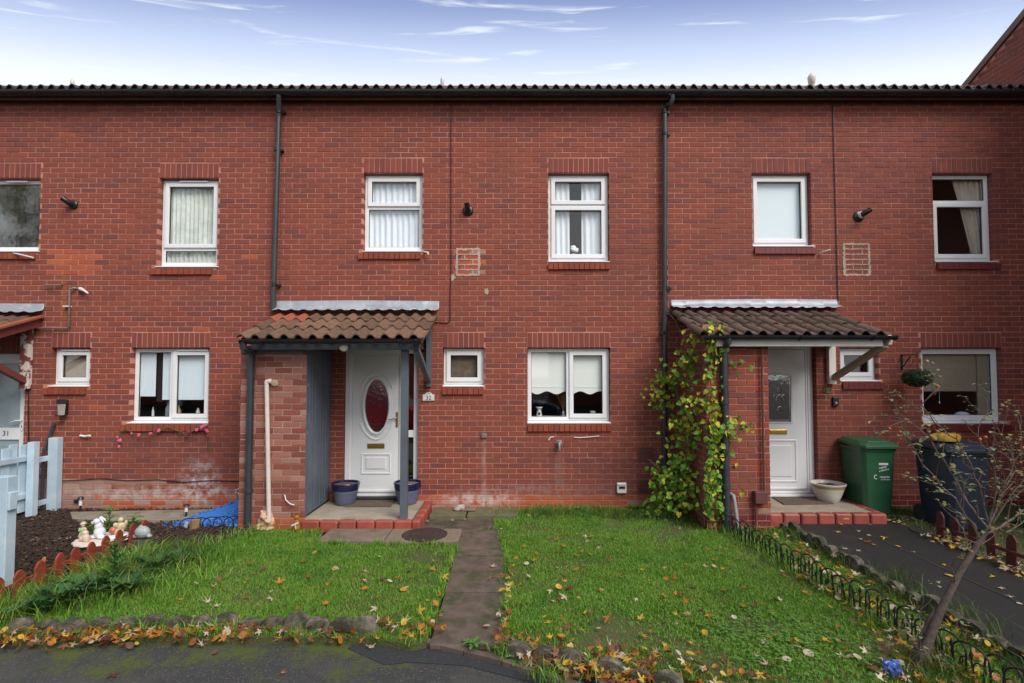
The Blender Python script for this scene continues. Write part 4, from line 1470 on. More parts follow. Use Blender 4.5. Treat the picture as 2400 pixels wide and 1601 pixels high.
def porch_gutter(root, x0, x1, y, z, drop=0.0):
    rr = 0.05
    prof = [(y + rr * math.cos(R(a)), z + rr * math.sin(R(a))) for a in range(180, 361, 15)] + [(y + (rr - .004) * math.cos(R(a)), z + (rr - .004) * math.sin(R(a))) for a in range(360, 179, -15)]
    obj('gutter', MB().prism([(0, a, b) for a, b in prof], (x0, 0, 0), (x1, 0, 0)), 'gutter_black', root, True)
    for x in (x0, x1):
        pr = [(x, y + (rr + .006) * math.cos(R(a)), z + (rr + .006) * math.sin(R(a))) for a in range(180, 361, 18)]
        obj('gutter_stop', MB().prism(pr, (-0.012, 0, 0), (0.012, 0, 0)), 'gutter_black', root)
    for f_ in (0.12, 0.5, 0.88):
        x = x0 + (x1 - x0) * f_
        arc = [(x, y + (rr + .006) * math.cos(R(a)), z + (rr + .006) * math.sin(R(a))) for a in range(175, 366, 19)]
        obj('gutter_bracket', MB().tube(arc, 0.007, 5), 'gutter_black', root)


# --- porch of number 32
PY = -0.93
px0 = wx(566, PY)
px1 = wx(719, PY)
porch = thing('porch', ((px0 - 1.1) / 2, PY / 2, 0), 'grey timber porch with mossy brown roll tiles and a brick store beside the oval-glass door', 'porch', 'tiled porches along the row')
zbk, zfr = wz(733, -0.05), wz(790, -1.17, 770)
porch_roof(porch, wx(553, -1.17), wx(992, -1.17), -1.17, zfr, zbk, 'roof_tile_brown', 'lead', wx(647), wx(1029), wz(705), odd=({(2, 0), (2, 1), (2, 2)}, 'roof_tile_orange'))
zg = wz(797, -1.2, 770)
porch_gutter(porch, wx(566, -1.2), wx(986, -1.2), -1.2, zg)
yb = -1.04
obj('beam', MB().box(wx(590, yb), wx(982, yb), yb - 0.03, yb + 0.03, wz(820, yb), wz(798, yb)), 'paint_grey', porch, bevel=0.004)
obj('fascia', MB().box(px0 + 0.01, px1 - 0.01, PY - 0.035, PY - 0.005, wz(828, PY), wz(812, PY)), 'paint_grey', porch, bevel=0.004)
zpt = wz(824, PY)
mortar(porch, px0 + 0.004, px1 - 0.004, -0.1, zpt, [], 'mortar_store', PY + 0.006, PY + 0.1, 'pier_core')
brick_field(porch, (0, PY, 0), (1, 0, 0), px0, px1, -0.1, zpt, [],
            lambda x, z: 'brick_orange' if z < 0.12 else ('brick_store' if rnd.random() < 0.5 else 'brick_store_dark'), lambda x, z: z > 0.0, 300, 0.05, jit=0.003)
mortar_side = MB().box(px0 + 0.006, px0 + 0.1, PY + 0.1005, -0.003, -0.1, zpt)
obj('side_core', mortar_side, 'mortar_store', porch)
brick_field(porch, (px0, 0, 0), (0, -1, 0), 0.0, -PY - 0.101, -0.1, zpt, [], lambda x, z: 'brick_store_dark', lambda x, z: False, 0, 0.02, jit=0.003)
# boarded store door facing the entrance
bx = px1 + 0.004
nb = 9
for i in range(nb):
    a = PY + 0.01 + i * (0.905 / nb)
    obj('door_board', MB().box(bx - 0.028, bx + rnd.uniform(-.002, .002), a + 0.002, a + 0.905 / nb - 0.006, 0.15 - 0.0 * i, zpt + 0.03), 'paint_boards', porch, bevel=0.005)
obj('door_backing', MB().box(bx - 0.05, bx - 0.0285, PY + 0.102, -0.003, 0.12, zpt + 0.03), 'paint_boards', porch)
for zz in (0.45, 1.15, 1.75):
    obj('hinge', MB().box(bx + 0.003, bx + 0.008, PY + 0.02, PY + 0.075, zz, zz + 0.05), 'galvanised', porch, bevel=0.002)
# return of brick between boards and door is the house wall; post, bracket, rafter
ppx = wx(948, PY, 1000)
obj('post', MB().box(ppx - 0.044, ppx + 0.044, PY - 0.044, PY + 0.044, 0.118, wz(820, yb) + 0.03), 'paint_grey', porch, bevel=0.005)
bx0 = -1.19
obj('wall_post', MB().box(bx0 - 0.035, bx0 + 0.035, -0.07, -0.003, wz(906), wz(762)), 'paint_grey', porch, bevel=0.004)
obj('brace', MB().beam((bx0, -0.04, wz(893)), (bx0, yb + 0.03, wz(818, yb)), 0.07, 0.07, (0, 0, 1)), 'paint_grey', porch, bevel=0.004)
obj('rafter', MB().beam((bx0 + 0.03, -0.005, zbk - 0.10), (bx0 + 0.03, -1.14, zfr - 0.085), 0.05, 0.11, (0, 0, 1)), 'paint_grey', porch, bevel=0.004)
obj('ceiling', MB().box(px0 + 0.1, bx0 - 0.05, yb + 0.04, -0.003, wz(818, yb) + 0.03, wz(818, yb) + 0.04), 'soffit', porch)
# downpipe of the porch
dp = MB()
xa, xb = wx(589, PY - 0.07, 820), wx(579, PY - 0.07, 1230)
dp.tube([(xa, -1.2, zg - 0.03), (xa, -1.2, zg - 0.09), (xa - 0.003, PY - 0.06, zg - 0.16), (xb, PY - 0.06, -0.05)], 0.042, 12)
obj('downpipe', dp, 'pipe_grey', porch, True)
for zz in (zg - 0.14, 0.45):
    obj('pipe_collar', MB().lathe([(0.044, 0), (0.05, 0.004), (0.05, 0.05), (0.044, 0.054)], (xa + (xb - xa) * (zg - zz) / zg, PY - 0.06, zz), 12), 'pipe_grey', porch, True)
# step
SZ = 0.115
sx0, sx1 = px1 - 0.02, wx(1016)
step = thing('porch_step', ((sx0 + sx1) / 2, -0.5, 0), 'concrete porch step edged with red bullnose tiles under the grey porch', 'step', 'tiled porch steps')
obj('slab', MB().box(sx0, sx1 - 0.12, -0.93, -0.004, -0.05, SZ), 'step_concrete', step, bevel=0.004)
n = 6
for i in range(n):
    a = sx0 + 0.01 + (sx1 - 0.11 - sx0) * i / n
    b = sx0 + 0.01 + (sx1 - 0.11 - sx0) * (i + 1) / n - 0.008
    obj('edging_tile', MB().box(a, b, -1.02, -0.934, -0.04, SZ + 0.006 + rnd.uniform(-.003, .003)), 'red_tile', step, bevel=0.028, seg=4)
n = 4
for i in range(n):
    a, b = -1.02 + 1.01 * i / n, -1.02 + 1.01 * (i + 1) / n - 0.008
    obj('edging_tile', MB().box(sx1 - 0.108, sx1, a, b, -0.04, SZ + 0.006 + rnd.uniform(-.003, .003)), 'red_tile', step, bevel=0.028, seg=4)
lamp = thing('bulkhead_lamp', (wx(806, yb - 0.06), yb - 0.03, wz(812, yb)), 'round white bulkhead lamp on the grey porch beam', 'lamp')
obj('base', MB().lathe([(0.066, 0), (0.066, 0.022), (0.056, 0.03)], n=20), 'black_plastic', lamp, True, local=True).rotation_euler = (R(90), 0, 0)
obj('diffuser', MB().ell((0, -0.03, -0.012), (0.056, 0.045, 0.056), 20), 'lamp_white', lamp, True, local=True)

# --- porch of number 33
PY3 = -1.04
qx0, qx1 = 2.40, wx(1803, PY3, 1000)
porch3 = thing('porch', ((qx0 + 4.6) / 2, PY3 / 2, 0), 'tiled porch with a white front beam and brick store behind the yellowing climber', 'porch', 'tiled porches along the row')
zbk3, zfr3 = wz(727, -0.05), wz(781, -1.2, 1800)
porch_roof(porch3, wx(1640, -1.2), wx(2088, -1.2), -1.2, zfr3, zbk3, 'roof_tile_umber', 'lead_dark', wx(1573), wx(1966), wz(702))
zg3 = wz(787, -1.22, 1800)
porch_gutter(porch3, wx(1650, -1.22), wx(2097, -1.22), -1.22, zg3)
yb3 = -1.14
obj('beam', MB().box(wx(1678, yb3), wx(2067, yb3), yb3 - 0.02, yb3 + 0.02, wz(812, yb3), wz(794, yb3)), 'paint_white', porch3, bevel=0.004)
zpt3 = wz(806, PY3)
mortar(porch3, qx0 + 0.004, qx1 - 0.004, -0.1, zpt3, [], 'mortar', PY3 + 0.006, PY3 + 0.1, 'pier_core')
brick_field(porch3, (0, PY3, 0), (1, 0, 0), qx0, qx1, -0.1, zpt3, [],
            lambda x, z: 'red_paint' if z < 0.15 else ('brick_pale' if z < 0.3 and rnd.random() < 0.3 else 'brick_sill' if rnd.random() < 0.15 else 'brick'), lambda x, z: z > 0.0, 300, 0.09, jit=0.003)
obj('side_core', MB().box(qx0 + 0.006, qx0 + 0.1, PY3 + 0.1005, -0.003, -0.1, zpt3 + 0.25), 'mortar', porch3)
obj('side_core', MB().box(qx1 - 0.1, qx1 - 0.006, PY3 + 0.1005, -0.003, -0.1, zpt3), 'mortar', porch3)
brick_field(porch3, (qx0, 0, 0), (0, -1, 0), 0.0, -PY3 - 0.101, -0.1, zpt3 + 0.2, [], lambda x, z: 'brick', lambda x, z: z > 0.9, 150, 0.02, jit=0.003)
brick_field(porch3, (qx1, PY3, 0), (0, 1, 0), 0.101, -PY3, -0.1, zpt3, [], lambda x, z: 'brick', lambda x, z: False, 0, 0.02, jit=0.003)
wx33 = wx(1943)
obj('wall_post', MB().box(wx33 - 0.05, wx33 + 0.05, -0.075, -0.003, wz(900), wz(806)), 'paint_white', porch3, bevel=0.005)
obj('brace', MB().beam((wx33 + 0.02, -0.06, wz(886)), (wx33 + 0.02, yb3 + 0.03, wz(812, yb3) + 0.02), 0.075, 0.075, (0, 0, 1)), 'paint_beige', porch3, bevel=0.005)
obj('rafter', MB().beam((4.62, -0.005, zbk3 - 0.10), (4.62, -1.16, zfr3 - 0.085), 0.05, 0.11, (0, 0, 1)), 'paint_white', porch3, bevel=0.004)
obj('ceiling', MB().box(qx1, 4.55, yb3 + 0.03, -0.003, wz(808, yb3) + 0.03, wz(808, yb3) + 0.04), 'soffit', porch3)
xa, xb = wx(1697, PY3 - 0.06, 820), wx(1704, PY3 - 0.06, 1220)
obj('downpipe', MB().tube([(xa, -1.22, zg3 - 0.03), (xa, -1.22, zg3 - 0.08), (xa, PY3 - 0.055, zg3 - 0.14), (xb, PY3 - 0.055, -0.05)], 0.044, 12), 'pipe_grey', porch3, True)
for zz in (zg3 - 0.14, 1.55, 0.52):
    obj('pipe_collar', MB().lathe([(0.046, 0), (0.052, 0.004), (0.052, 0.06), (0.046, 0.064)], (xa + (xb - xa) * (zg3 - zz) / zg3, PY3 - 0.055, zz), 12), 'pipe_grey', porch3, True)
mx_ = wx(1785, PY3 - 0.08, 1180)
bxm = thing('meter_box', (mx_, PY3 - 0.004, 0.42), 'maroon box with a conduit on the brick store near the climber', 'meter box')
obj('body', MB().box(-0.075, 0.075, -0.085, 0.0, -0.075, 0.075), 'maroon_box', bxm, bevel=0.01, local=True)
obj('conduit', MB().tube([(0.055, -0.03, 0.075), (0.055, -0.03, zpt3 - 0.47)], 0.013, 8), 'maroon_box', bxm, True, local=True)
obj('lower_conduit', MB().tube([(-0.05, -0.03, -0.075), (-0.05, -0.03, -0.42)], 0.013, 8), 'maroon_box', bxm, True, local=True)
gp = W(1720, 1160, PY3 - 0.05)
tag(obj('waste_pipe', MB().tube([(gp.x - 0.02, PY3 + 0.005, gp.z), (gp.x - 0.005, PY3 - 0.05, gp.z - 0.01), (gp.x, PY3 - 0.06, gp.z - 0.06), (gp.x + 0.05, PY3 - 0.06, -0.03)], 0.022, 10), 'grey_plastic', smooth=True),
    'short pale grey waste pipe at the foot of the brick store beside the black downpipe', 'pipe')
SZ3 = 0.165
tx0, tx1 = qx1 + 0.005, wx(2078, -0.88, 1210)
step3 = thing('porch_step', ((tx0 + tx1) / 2, -0.45, 0), 'concrete porch step edged with red tiles at the door of number 33', 'step', 'tiled porch steps')
obj('slab', MB().box(tx0, tx1 - 0.12, -0.79, -0.004, -0.05, SZ3), 'step_concrete', step3, bevel=0.004)
n = 7
for i in range(n):
    a = tx0 + 0.005 + (tx1 - tx0) * i / n
    b = tx0 + 0.005 + (tx1 - tx0) * (i + 1) / n - 0.010
    obj('edging_tile', MB().box(a, b, -0.91, -0.794, -0.03, SZ3 + 0.006 + rnd.uniform(-.003, .003)), 'red_tile', step3, bevel=0.028, seg=4)
for i in range(4):
    a, b = -0.788 + 0.78 * i / 4, -0.788 + 0.78 * (i + 1) / 4 - 0.008
    obj('edging_tile', MB().box(tx1 - 0.112, tx1, a, b, -0.03, SZ3 + 0.006 + rnd.uniform(-.003, .003)), 'red_tile', step3, bevel=0.028, seg=4)

# --- porch of number 31
rx1 = wx(99)
porch1 = thing('porch', (rx1 - 1.1, -0.5, 0), 'oxblood timber porch of number 31 with peeling wall post, cut by the picture edge', 'porch', 'tiled porches along the row')
zbk1, zfr1 = wz(738, -0.05), wz(738, -0.05) - 0.40
porch_roof(porch1, rx1 - 2.2, rx1 - 0.02, -1.17, zfr1, zbk1, 'roof_tile_brown', 'lead', rx1 - 2.2, wx(101), wz(711))
obj('verge_tile', MB().beam((rx1 - 0.01, -0.02, zbk1 - 0.02), (rx1 - 0.01, -1.15, zfr1 - 0.01), 0.09, 0.035), 'roof_tile_orange', porch1, bevel=0.006)
obj('rafter', MB().beam((rx1 - 0.04, -0.004, zbk1 - 0.10), (rx1 - 0.04, -1.12, zfr1 - 0.085), 0.045, 0.12), 'paint_oxblood', porch1, bevel=0.004)
xp = wx(70)
obj('wall_post', MB().box(xp - 0.075, xp + 0.055, -0.07, -0.003, wz(911), wz(771)), 'peeling_paint', porch1, bevel=0.005)
obj('brace', MB().beam((xp - 0.01, -0.05, wz(893)), (xp - 0.01, -1.02, 2.30), 0.075, 0.085), 'paint_oxblood', porch1, bevel=0.005)
obj('beam', MB().box(rx1 - 2.2, rx1 - 0.07, -1.06, -1.0, 2.26, 2.40), 'paint_oxblood', porch1, bevel=0.004)
porch_gutter(porch1, rx1 - 2.2, rx1 - 0.03, -1.2, zfr1 - 0.06)
obj('post', MB().box(rx1 - 1.9, rx1 - 1.8, -1.06, -0.96, 0, 2.26), 'paint_oxblood', porch1)

# ------------------------------------------------------------------ rain pipes on the house fronts
def downpipe(house, pts, r, mt, collars):
    obj('downpipe', MB().tube(pts, r, 12), mt, house, True)
    for (x, y, z, h) in collars:
        obj('pipe_collar', MB().lathe([(r, 0), (r + 0.008, 0.005), (r + 0.008, h), (r, h + 0.005)], (x, y, z), 12), 'gutter_black', house, True)
        obj('pipe_clip', MB().box(x + r, x + r + 0.045, y + 0.01, -0.001, z + h * 0.3, z + h * 0.8), 'gutter_black', house)


yq = -0.07
a, b, c = W(654, 216, -0.19), W(654, 258, yq), W(640, 727, yq)
downpipe(h32, [a, (a.x, -0.19, a.z - 0.10), (b.x, yq, b.z - 0.02), (b.x - 0.002, yq, b.z - 0.12), (c.x, yq, c.z - 0.02)], 0.034, 'pipe_grey',
         [(b.x - 0.001, yq, b.z - 0.05, 0.06), (b.x - 0.02, yq, wz(355, yq), 0.05), (c.x + 0.006, yq, wz(672, yq), 0.05)])
a, b, c = W(1576, 214, -0.19), W(1558, 258, yq), W(1557, 1085, yq)
downpipe(h33, [a, (a.x, -0.19, a.z - 0.12), (a.x - 0.02, -0.17, a.z - 0.17), (b.x + 0.02, yq, b.z + 0.06), (b.x, yq, b.z), (b.x, yq, b.z - 0.12), (c.x, yq, c.z - 0.5)], 0.034, 'pipe_grey',
         [(b.x, yq, b.z - 0.06, 0.06), (b.x, yq, wz(318, yq), 0.05), (b.x, yq, wz(680, yq), 0.05), (b.x - 0.01, yq, wz(740, yq), 0.05), (c.x, yq, wz(785, yq), 0.05)])

# soil vents showing over the eaves
for (hs, px, top, r_, lab) in ((h31, 170, 183, 0.026, None), (h32, 1037, 178, 0.03, None), (h33, 1902, 172, 0.055, None)):
    p = W(px, top, 2.0)
    obj('vent_pipe', MB().lathe([(r_ * 0.8, 0), (r_ * 0.8, 0.55), (r_, 0.56), (r_ * 1.25, 0.66), (r_ * 1.25, 0.70), (r_ * 0.4, 0.76)], (p.x, 2.0, p.z - 0.76), 12), 'dirty_white', hs, True)

# ------------------------------------------------------------------ neighbouring gable on the far side
GX = 7.56
gab = [(2.9, 5.75), (-0.4, 7.37), (-3.7, 5.75), (-3.7, -0.1), (2.9, -0.1)]
wing = thing('neighbouring_house', (GX, -2, 0), 'taller brick house whose sloping gable edge rises above the end of the row', 'house')
obj('wall', MB().prism([(0, y, z) for y, z in gab], (GX + 0.006, 0, 0), (GX + 0.3, 0, 0)), 'mortar', wing)
s0 = (7.37 - 5.75) / 3.3
hl = []
# U runs towards -y so that the face looks to -x
allb = []
mbs = MB()
nam = ['brick']
for k in range(0, 110):
    za = ZP + k * CO - 0.1
    off = 0.1125 if k % 2 else 0.0
    top = za + 0.07
    if top > 7.3:
        break
    ylim = min(2.85, -0.4 + (7.37 - top) / s0 - 0.02)
    ylow = max(-3.65, -0.4 - (7.37 - top) / s0 + 0.02)
    n0 = int(ylow / 0.225) - 1
    for n in range(n0, 14):
        a, b = n * 0.225 + off, n * 0.225 + off + 0.215
        a, b = max(a, ylow), min(b, ylim)
        if b - a < 0.03:
            continue
        P = (GX, b, za)
        sightz = CH + (b + CD) * (6.0 - CH) / CD
        if za > sightz - 0.1 and b > 0.1:
            link('brick', brick_mesh(b - a), wing, P, rotz=R(-90))
        else:
            brick_geo(mbs, Matrix.Translation(P) @ Matrix.Rotation(R(-90), 4, 'Z'), b - a, 0.065, 0.1)
w_ = obj('brick_courses', mbs, 'brick', wing)
w_['kind'] = 'stuff'
obj('verge_board', MB().beam((GX - 0.01, 3.05, 5.75 - 0.02), (GX - 0.01, -1.2, 7.81), 0.05, 0.10), 'fascia', wing)
obj('roof_slope', MB().prism([(0, 3.2, 5.62), (0, -0.4, 7.39), (0, -0.4, 7.43), (0, 3.2, 5.66)], (GX - 0.02, 0, 0), (GX + 6, 0, 0)), 'roof_tile_dark', wing)
obj('roof_slope', MB().prism([(0, -4.0, 5.62), (0, -0.4, 7.39), (0, -0.4, 7.43), (0, -4.0, 5.66)], (GX - 0.02, 0, 0), (GX + 6, 0, 0)), 'roof_tile_dark', wing)
for i in range(13):
    t0 = i / 13
    y0_, y1_ = 3.2 - 3.6 * t0, 3.2 - 3.6 * (t0 + 1 / 13) - 0.03
    z0_, z1_ = 5.655 + 1.77 * t0, 5.655 + 1.77 * (t0 + 1 / 13)
    obj('verge_tile', MB().beam((GX + 0.03, y0_, z0_ + 0.03), (GX + 0.03, y1_, z1_ + 0.005), 0.12, 0.018), 'roof_tile_umber', wing)
obj('front_wall', MB().box(GX + 0.3005, GX + 6, -3.7, -3.4, -0.1, 5.75), 'mortar', wing)

# ------------------------------------------------------------------ small things fixed to the fronts
def flue(px, py, label, dx, dz, band=False, pc=0.105):
    p = W(px, py)
    t_ = thing('flue_terminal', (p.x, 0, p.z), label, 'flue', 'boiler flues on the upstairs walls')
    obj('wall_plate', MB().lathe([(pc * 0.75, 0), (pc * 0.75, 0.012), (pc * 0.55, 0.03)], n=20), 'black_plastic', t_, True, local=True).rotation_euler = (R(90), 0, 0)
    obj('pipe', MB().tube([(0, -0.01, 0), (dx * 0.25, -0.07, dz * 0.2), (dx * 0.7, -0.11, dz * 0.7), (dx * 0.9, -0.115, dz * 0.9)], [0.042, 0.042, 0.038, 0.036], 14), 'black_plastic', t_, True, local=True)
    obj('pipe_mouth', MB().tube([(dx * 0.9, -0.115, dz * 0.9), (dx * 1.0, -0.116, dz * 1.02)], [0.039, 0.040], 14), 'black_plastic', t_, True, local=True)
    if band:
        obj('collar', MB().tube([(dx * 0.1, -0.03, dz * 0.08), (dx * 0.22, -0.06, dz * 0.16)], 0.05, 14), 'white_plastic', t_, True, local=True)


flue(173, 480, 'black flue between the two upstairs windows of number 31', -0.06, 0.05, pc=0.09)
flue(1097, 494, 'black upturned flue beside the repaired bricks of number 32', -0.01, 0.07)
flue(2012, 507, 'black flue with a white collar on the wall of number 33', 0.09, 0.06, True)


def cable(name, pts, r, mt, label, cat='cable'):
    return tag(obj(name, MB().tube(pts, r, 6), mt, smooth=True), label, cat)


cable('wall_cable', [W(1057, y_, -0.012) for y_ in (246, 400, 560, 640)] + [W(1055, 700, -0.012), W(1055, 752, -0.012), W(1048, 757, -0.012), W(1012, 755, -0.012)], 0.006, 'black_plastic',
      'thin dark cable running down from the eaves to the grey porch')
cable('wall_cable', [W(1952 + (y_ - 246) * 0.027, y_, -0.012) for y_ in (246, 350, 480, 600, 705)], 0.007, 'black_plastic', 'thin dark cable running down from the eaves to the porch with the white beam')
cable('wall_cable', [W(126, 1128, -0.012), W(160, 1126, -0.014), W(235, 1122, -0.012), W(300, 1126, -0.012), W(370, 1124, -0.012), W(430, 1130, -0.012), W(500, 1126, -0.012), W(560, 1128, -0.012)], 0.006, 'black_plastic',
      'thin black cable sagging along the wall above the damp course of number 31')
cable('door_cable', [W(30, 880, -0.1), W(50, 902, -0.03), W(66, 915, -0.012), W(67, 1000, -0.012), W(67, 1060, -0.012)], 0.008, 'black_plastic', 'black cable dropping from the oxblood porch brace beside the white fence')
g = thing('waste_pipe', W(163, 674), 'grey angled waste pipe under the orange brick patch of number 31', 'pipe')
P_ = lambda px, py, y=-0.04: Vector(W(px, py, y)) - Vector(W(163, 674))
obj('pipe', MB().tube([P_(180, 676, -0.0), P_(172, 675, -0.04), P_(164, 678), P_(163, 690), P_(162, 765), P_(158, 769), P_(80, 769)], 0.013, 8), 'galvanised', g, True, local=True)
obj('pipe_clip', MB().box(-0.04, 0.045, -0.06, 0.0, P_(163, 718).z - 0.008, P_(163, 718).z + 0.008), 'white_plastic', g, local=True)
cable('overflow_pipe', [W(147, 668, 0.0), W(143, 668, -0.04), W(104, 669, -0.05)], 0.012, 'galvanised', 'rusty overflow pipe above the rust stain on number 31', 'pipe')
tag(obj('outside_tap', MB().tube([W(186, 676, 0), W(190, 678, -0.04), W(197, 681, -0.07), W(207, 688, -0.09)], [0.02, 0.03, 0.018, 0.012], 8), 'dirty_white', smooth=True), 'dirty white pipe stub beside the grey waste pipe', 'pipe')
cable('overflow_pipe', [W(993, 590, 0.0), W(998, 591, -0.06), W(1003, 592, -0.075), W(1004, 597, -0.075)], 0.014, 'dirty_white', 'short white overflow pipe beside the sill of the net-curtain window', 'pipe')
cable('overflow_pipe', [W(1921, 595, 0.0), W(1928, 591, -0.05), W(1946, 586, -0.12)], 0.013, 'dirty_white', 'pale overflow pipe beside the red sill over the white porch beam', 'pipe')
cable('overflow_pipe', [W(30, 594, 0.0), W(40, 595, -0.06), W(78, 604, -0.12)], 0.012, 'white_plastic', 'white overflow pipe under the window at the picture edge', 'pipe')
cable('pipe_stub', [W(188, 1021, -0.02), W(200, 1023, -0.03), W(211, 1021, -0.05)], 0.016, 'white_plastic', 'broken white pipe stub on the wall under the wall lamp', 'pipe')
cable('leaning_pipe', [W(127, 992, -0.03), W(122, 1003, -0.05), W(102, 1062, -0.12), W(98, 1190, -0.14)], 0.022, 'pipe_grey', 'dark grey pipe leaning on the wall behind the pale blue fence', 'pipe')
cable('loose_wire', [W(1345, 1025, -0.012), W(1360, 1026, -0.012), W(1385, 1024, -0.012), W(1405, 1022, -0.012)], 0.006, 'white_plastic', 'white cord hanging under the brick sill of the scalloped blind window', 'cord')
cable('loose_wire', [W(1286, 1032, -0.012), W(1290, 1025, -0.012), W(1298, 1024, -0.012)], 0.008, 'white_plastic', 'short hooked white cord under the sill of the scalloped blind window', 'cord')
p = W(1310, 1040, -0.02)
tp = thing('hose_tap', (p.x, 0, p.z), 'grey garden tap with a round bib under the brick sill of number 32', 'tap')
obj('back_plate', MB().lathe([(0.05, 0), (0.05, 0.01), (0.03, 0.02)], n=16), 'galvanised', tp, True, local=True).rotation_euler = (R(90), 0, 0)
obj('spout', MB().tube([(0, -0.015, 0), (0, -0.07, 0.005), (0, -0.085, -0.03), (0, -0.085, -0.09)], [0.022, 0.024, 0.02, 0.016], 10), 'galvanised', tp, True, local=True)
obj('tap_handle', MB().tube([(-0.035, -0.06, 0.05), (0.035, -0.06, 0.05)], 0.008, 8), 'galvanised', tp, True, local=True)
obj('valve_stem', MB().tube([(0, -0.06, 0.01), (0, -0.06, 0.05)], 0.010, 8), 'galvanised', tp, True, local=True)
tag(obj('wall_bracket', MB().box(wx(1129), wx(1141), -0.03, 0.0, wz(1026), wz(1016)), 'galvanised', bevel=0.006), 'small grey bracket above the pale run-off streak', 'bracket')
for (x0_, x1_, y0_, y1_, lab, rows, cols) in ((1493, 1527, 1049, 1081, 'square air brick vent beside the climber, the upper of two', 7, 9), (1492, 1528, 1126, 1156, 'square air brick vent beside the climber, the lower of two', 7, 9)):
    ab = thing('air_brick', (wx(x0_), 0, wz(y1_)), lab, 'vent')
    ww, hh = wx(x1_) - wx(x0_), wz(y0_) - wz(y1_)
    obj('back', MB().box(0, ww, -0.003, 0.004, 0, hh), 'hole_dark', ab, local=True)
    mb = MB()
    xs = [ww * i / cols for i in range(cols + 1)]
    zs_ = [hh * i / rows for i in range(rows + 1)]
    for xx in xs:
        mb.box(xx - 0.006, xx + 0.006, -0.012, -0.0035, -0.006, hh + 0.006)
    for zz in zs_:
        mb.box(-0.006, ww + 0.006, -0.0125, -0.004, zz - 0.005, zz + 0.005)
    g_ = obj('grille', mb, 'air_brick', ab, local=True)
    g_['kind'] = 'stuff'
p = W(1456, 1142)
mv = thing('vent_box', (p.x, 0, p.z), 'white plastic meter box with a dark window low on the wall near the climber', 'meter box')
obj('body', MB().box(-0.068, 0.068, -0.05, 0.0, -0.078, 0.07), 'white_plastic', mv, bevel=0.012, local=True)
obj('lid', MB().box(-0.055, 0.055, -0.062, -0.0505, 0.035, 0.062), 'white_plastic', mv, bevel=0.005, local=True)
obj('opening', MB().box(-0.043, 0.043, -0.055, -0.0505, -0.012, 0.020), 'hole_dark', mv, local=True)
tag(obj('vent_outlet', MB().box(wx(188), wx(206), -0.03, 0.0, wz(1177), wz(1170)), 'black_plastic', bevel=0.004), 'small black outlet low in the plinth of number 31', 'vent')
# number plaques
p = W(1004.5, 930)
pl = thing('number_plaque', (p.x, 0, p.z), 'white arched plaque with the number 32 beside the porch bracket', 'plaque')
w2, h2 = 0.083, 0.055
pts = [(-w2, 0, -h2), (w2, 0, -h2), (w2, 0, h2 * 0.6)] + [(w2 * 0.62 * math.cos(R(a)), 0, h2 * 0.6 + h2 * 0.55 * math.sin(R(a))) for a in range(0, 181, 20)] + [(-w2, 0, h2 * 0.6)]
obj('plate', MB().prism(pts, (0, -0.014, 0), (0, 0, 0)), 'plaque_white', pl, bevel=0.003, local=True)
q = text('number', '32', 0.085, (p.x, -0.0145, p.z - 0.018), 'black_print', pl)
for (a, b) in ((-0.03, 0.0), (0.0, 0.03)):
    obj('ornament', MB().tube([(a, -0.0155, 0.038), ((a + b) / 2, -0.0155, 0.048 if abs(a) < 0.01 or True else 0.04), (b, -0.0155, 0.052 if b == 0 else 0.038)], 0.0022, 5), 'black_print', pl, local=True)
p = W(1939, 915)
pl = thing('number_plaque', (p.x, 0, p.z), 'dark oval plaque with the number 33 by the white door', 'plaque')
obj('plate', MB().prism([(0.068 * math.cos(R(a)), 0, 0.04 * math.sin(R(a))) for a in range(0, 360, 15)], (0, -0.012, 0), (0, 0, 0)), 'plaque_green', pl, bevel=0.003, local=True)
obj('rim', MB().tube([(0.06 * math.cos(R(a)), -0.0125, 0.033 * math.sin(R(a))) for a in range(0, 361, 15)], 0.0025, 5, False), 'gold_print', pl, local=True)
text('number', '33', 0.055, (p.x, -0.013, p.z), 'gold_print', pl)
p = W(1956, 941)
db = thing('doorbell', (p.x, 0, p.z), 'black doorbell unit under the oval number 33 plaque', 'doorbell')
obj('body', MB().box(-0.04, 0.04, -0.04, 0, -0.065, 0.065), 'black_plastic', db, bevel=0.008, local=True)
obj('lens', MB().ell((0.0, -0.04, -0.02), (0.018, 0.008, 0.018), 14), 'grey_plastic', db, True, local=True)
p = W(156, 955)
wl = thing('wall_lamp', (p.x, 0, p.z), 'black wall lamp with a square tapering lantern under the small window', 'lamp')
obj('cap', MB().lathe([(0.075, 0.06), (0.078, 0.11), (0.05, 0.12)], (0.0, -0.09, 0), 4), 'black_plastic', wl, local=True)
obj('lantern', MB().lathe([(0.05, -0.10), (0.064, 0.0595)], (0.0, -0.09, 0), 4), 'lamp_glass', wl, local=True)
obj('base', MB().box(-0.05, 0.05, -0.14, -0.04, -0.115, -0.1005), 'black_plastic', wl, bevel=0.004, local=True)
obj('arm', MB().box(-0.03, 0.03, -0.036, 0, -0.09, 0.11), 'black_plastic', wl, bevel=0.004, local=True)
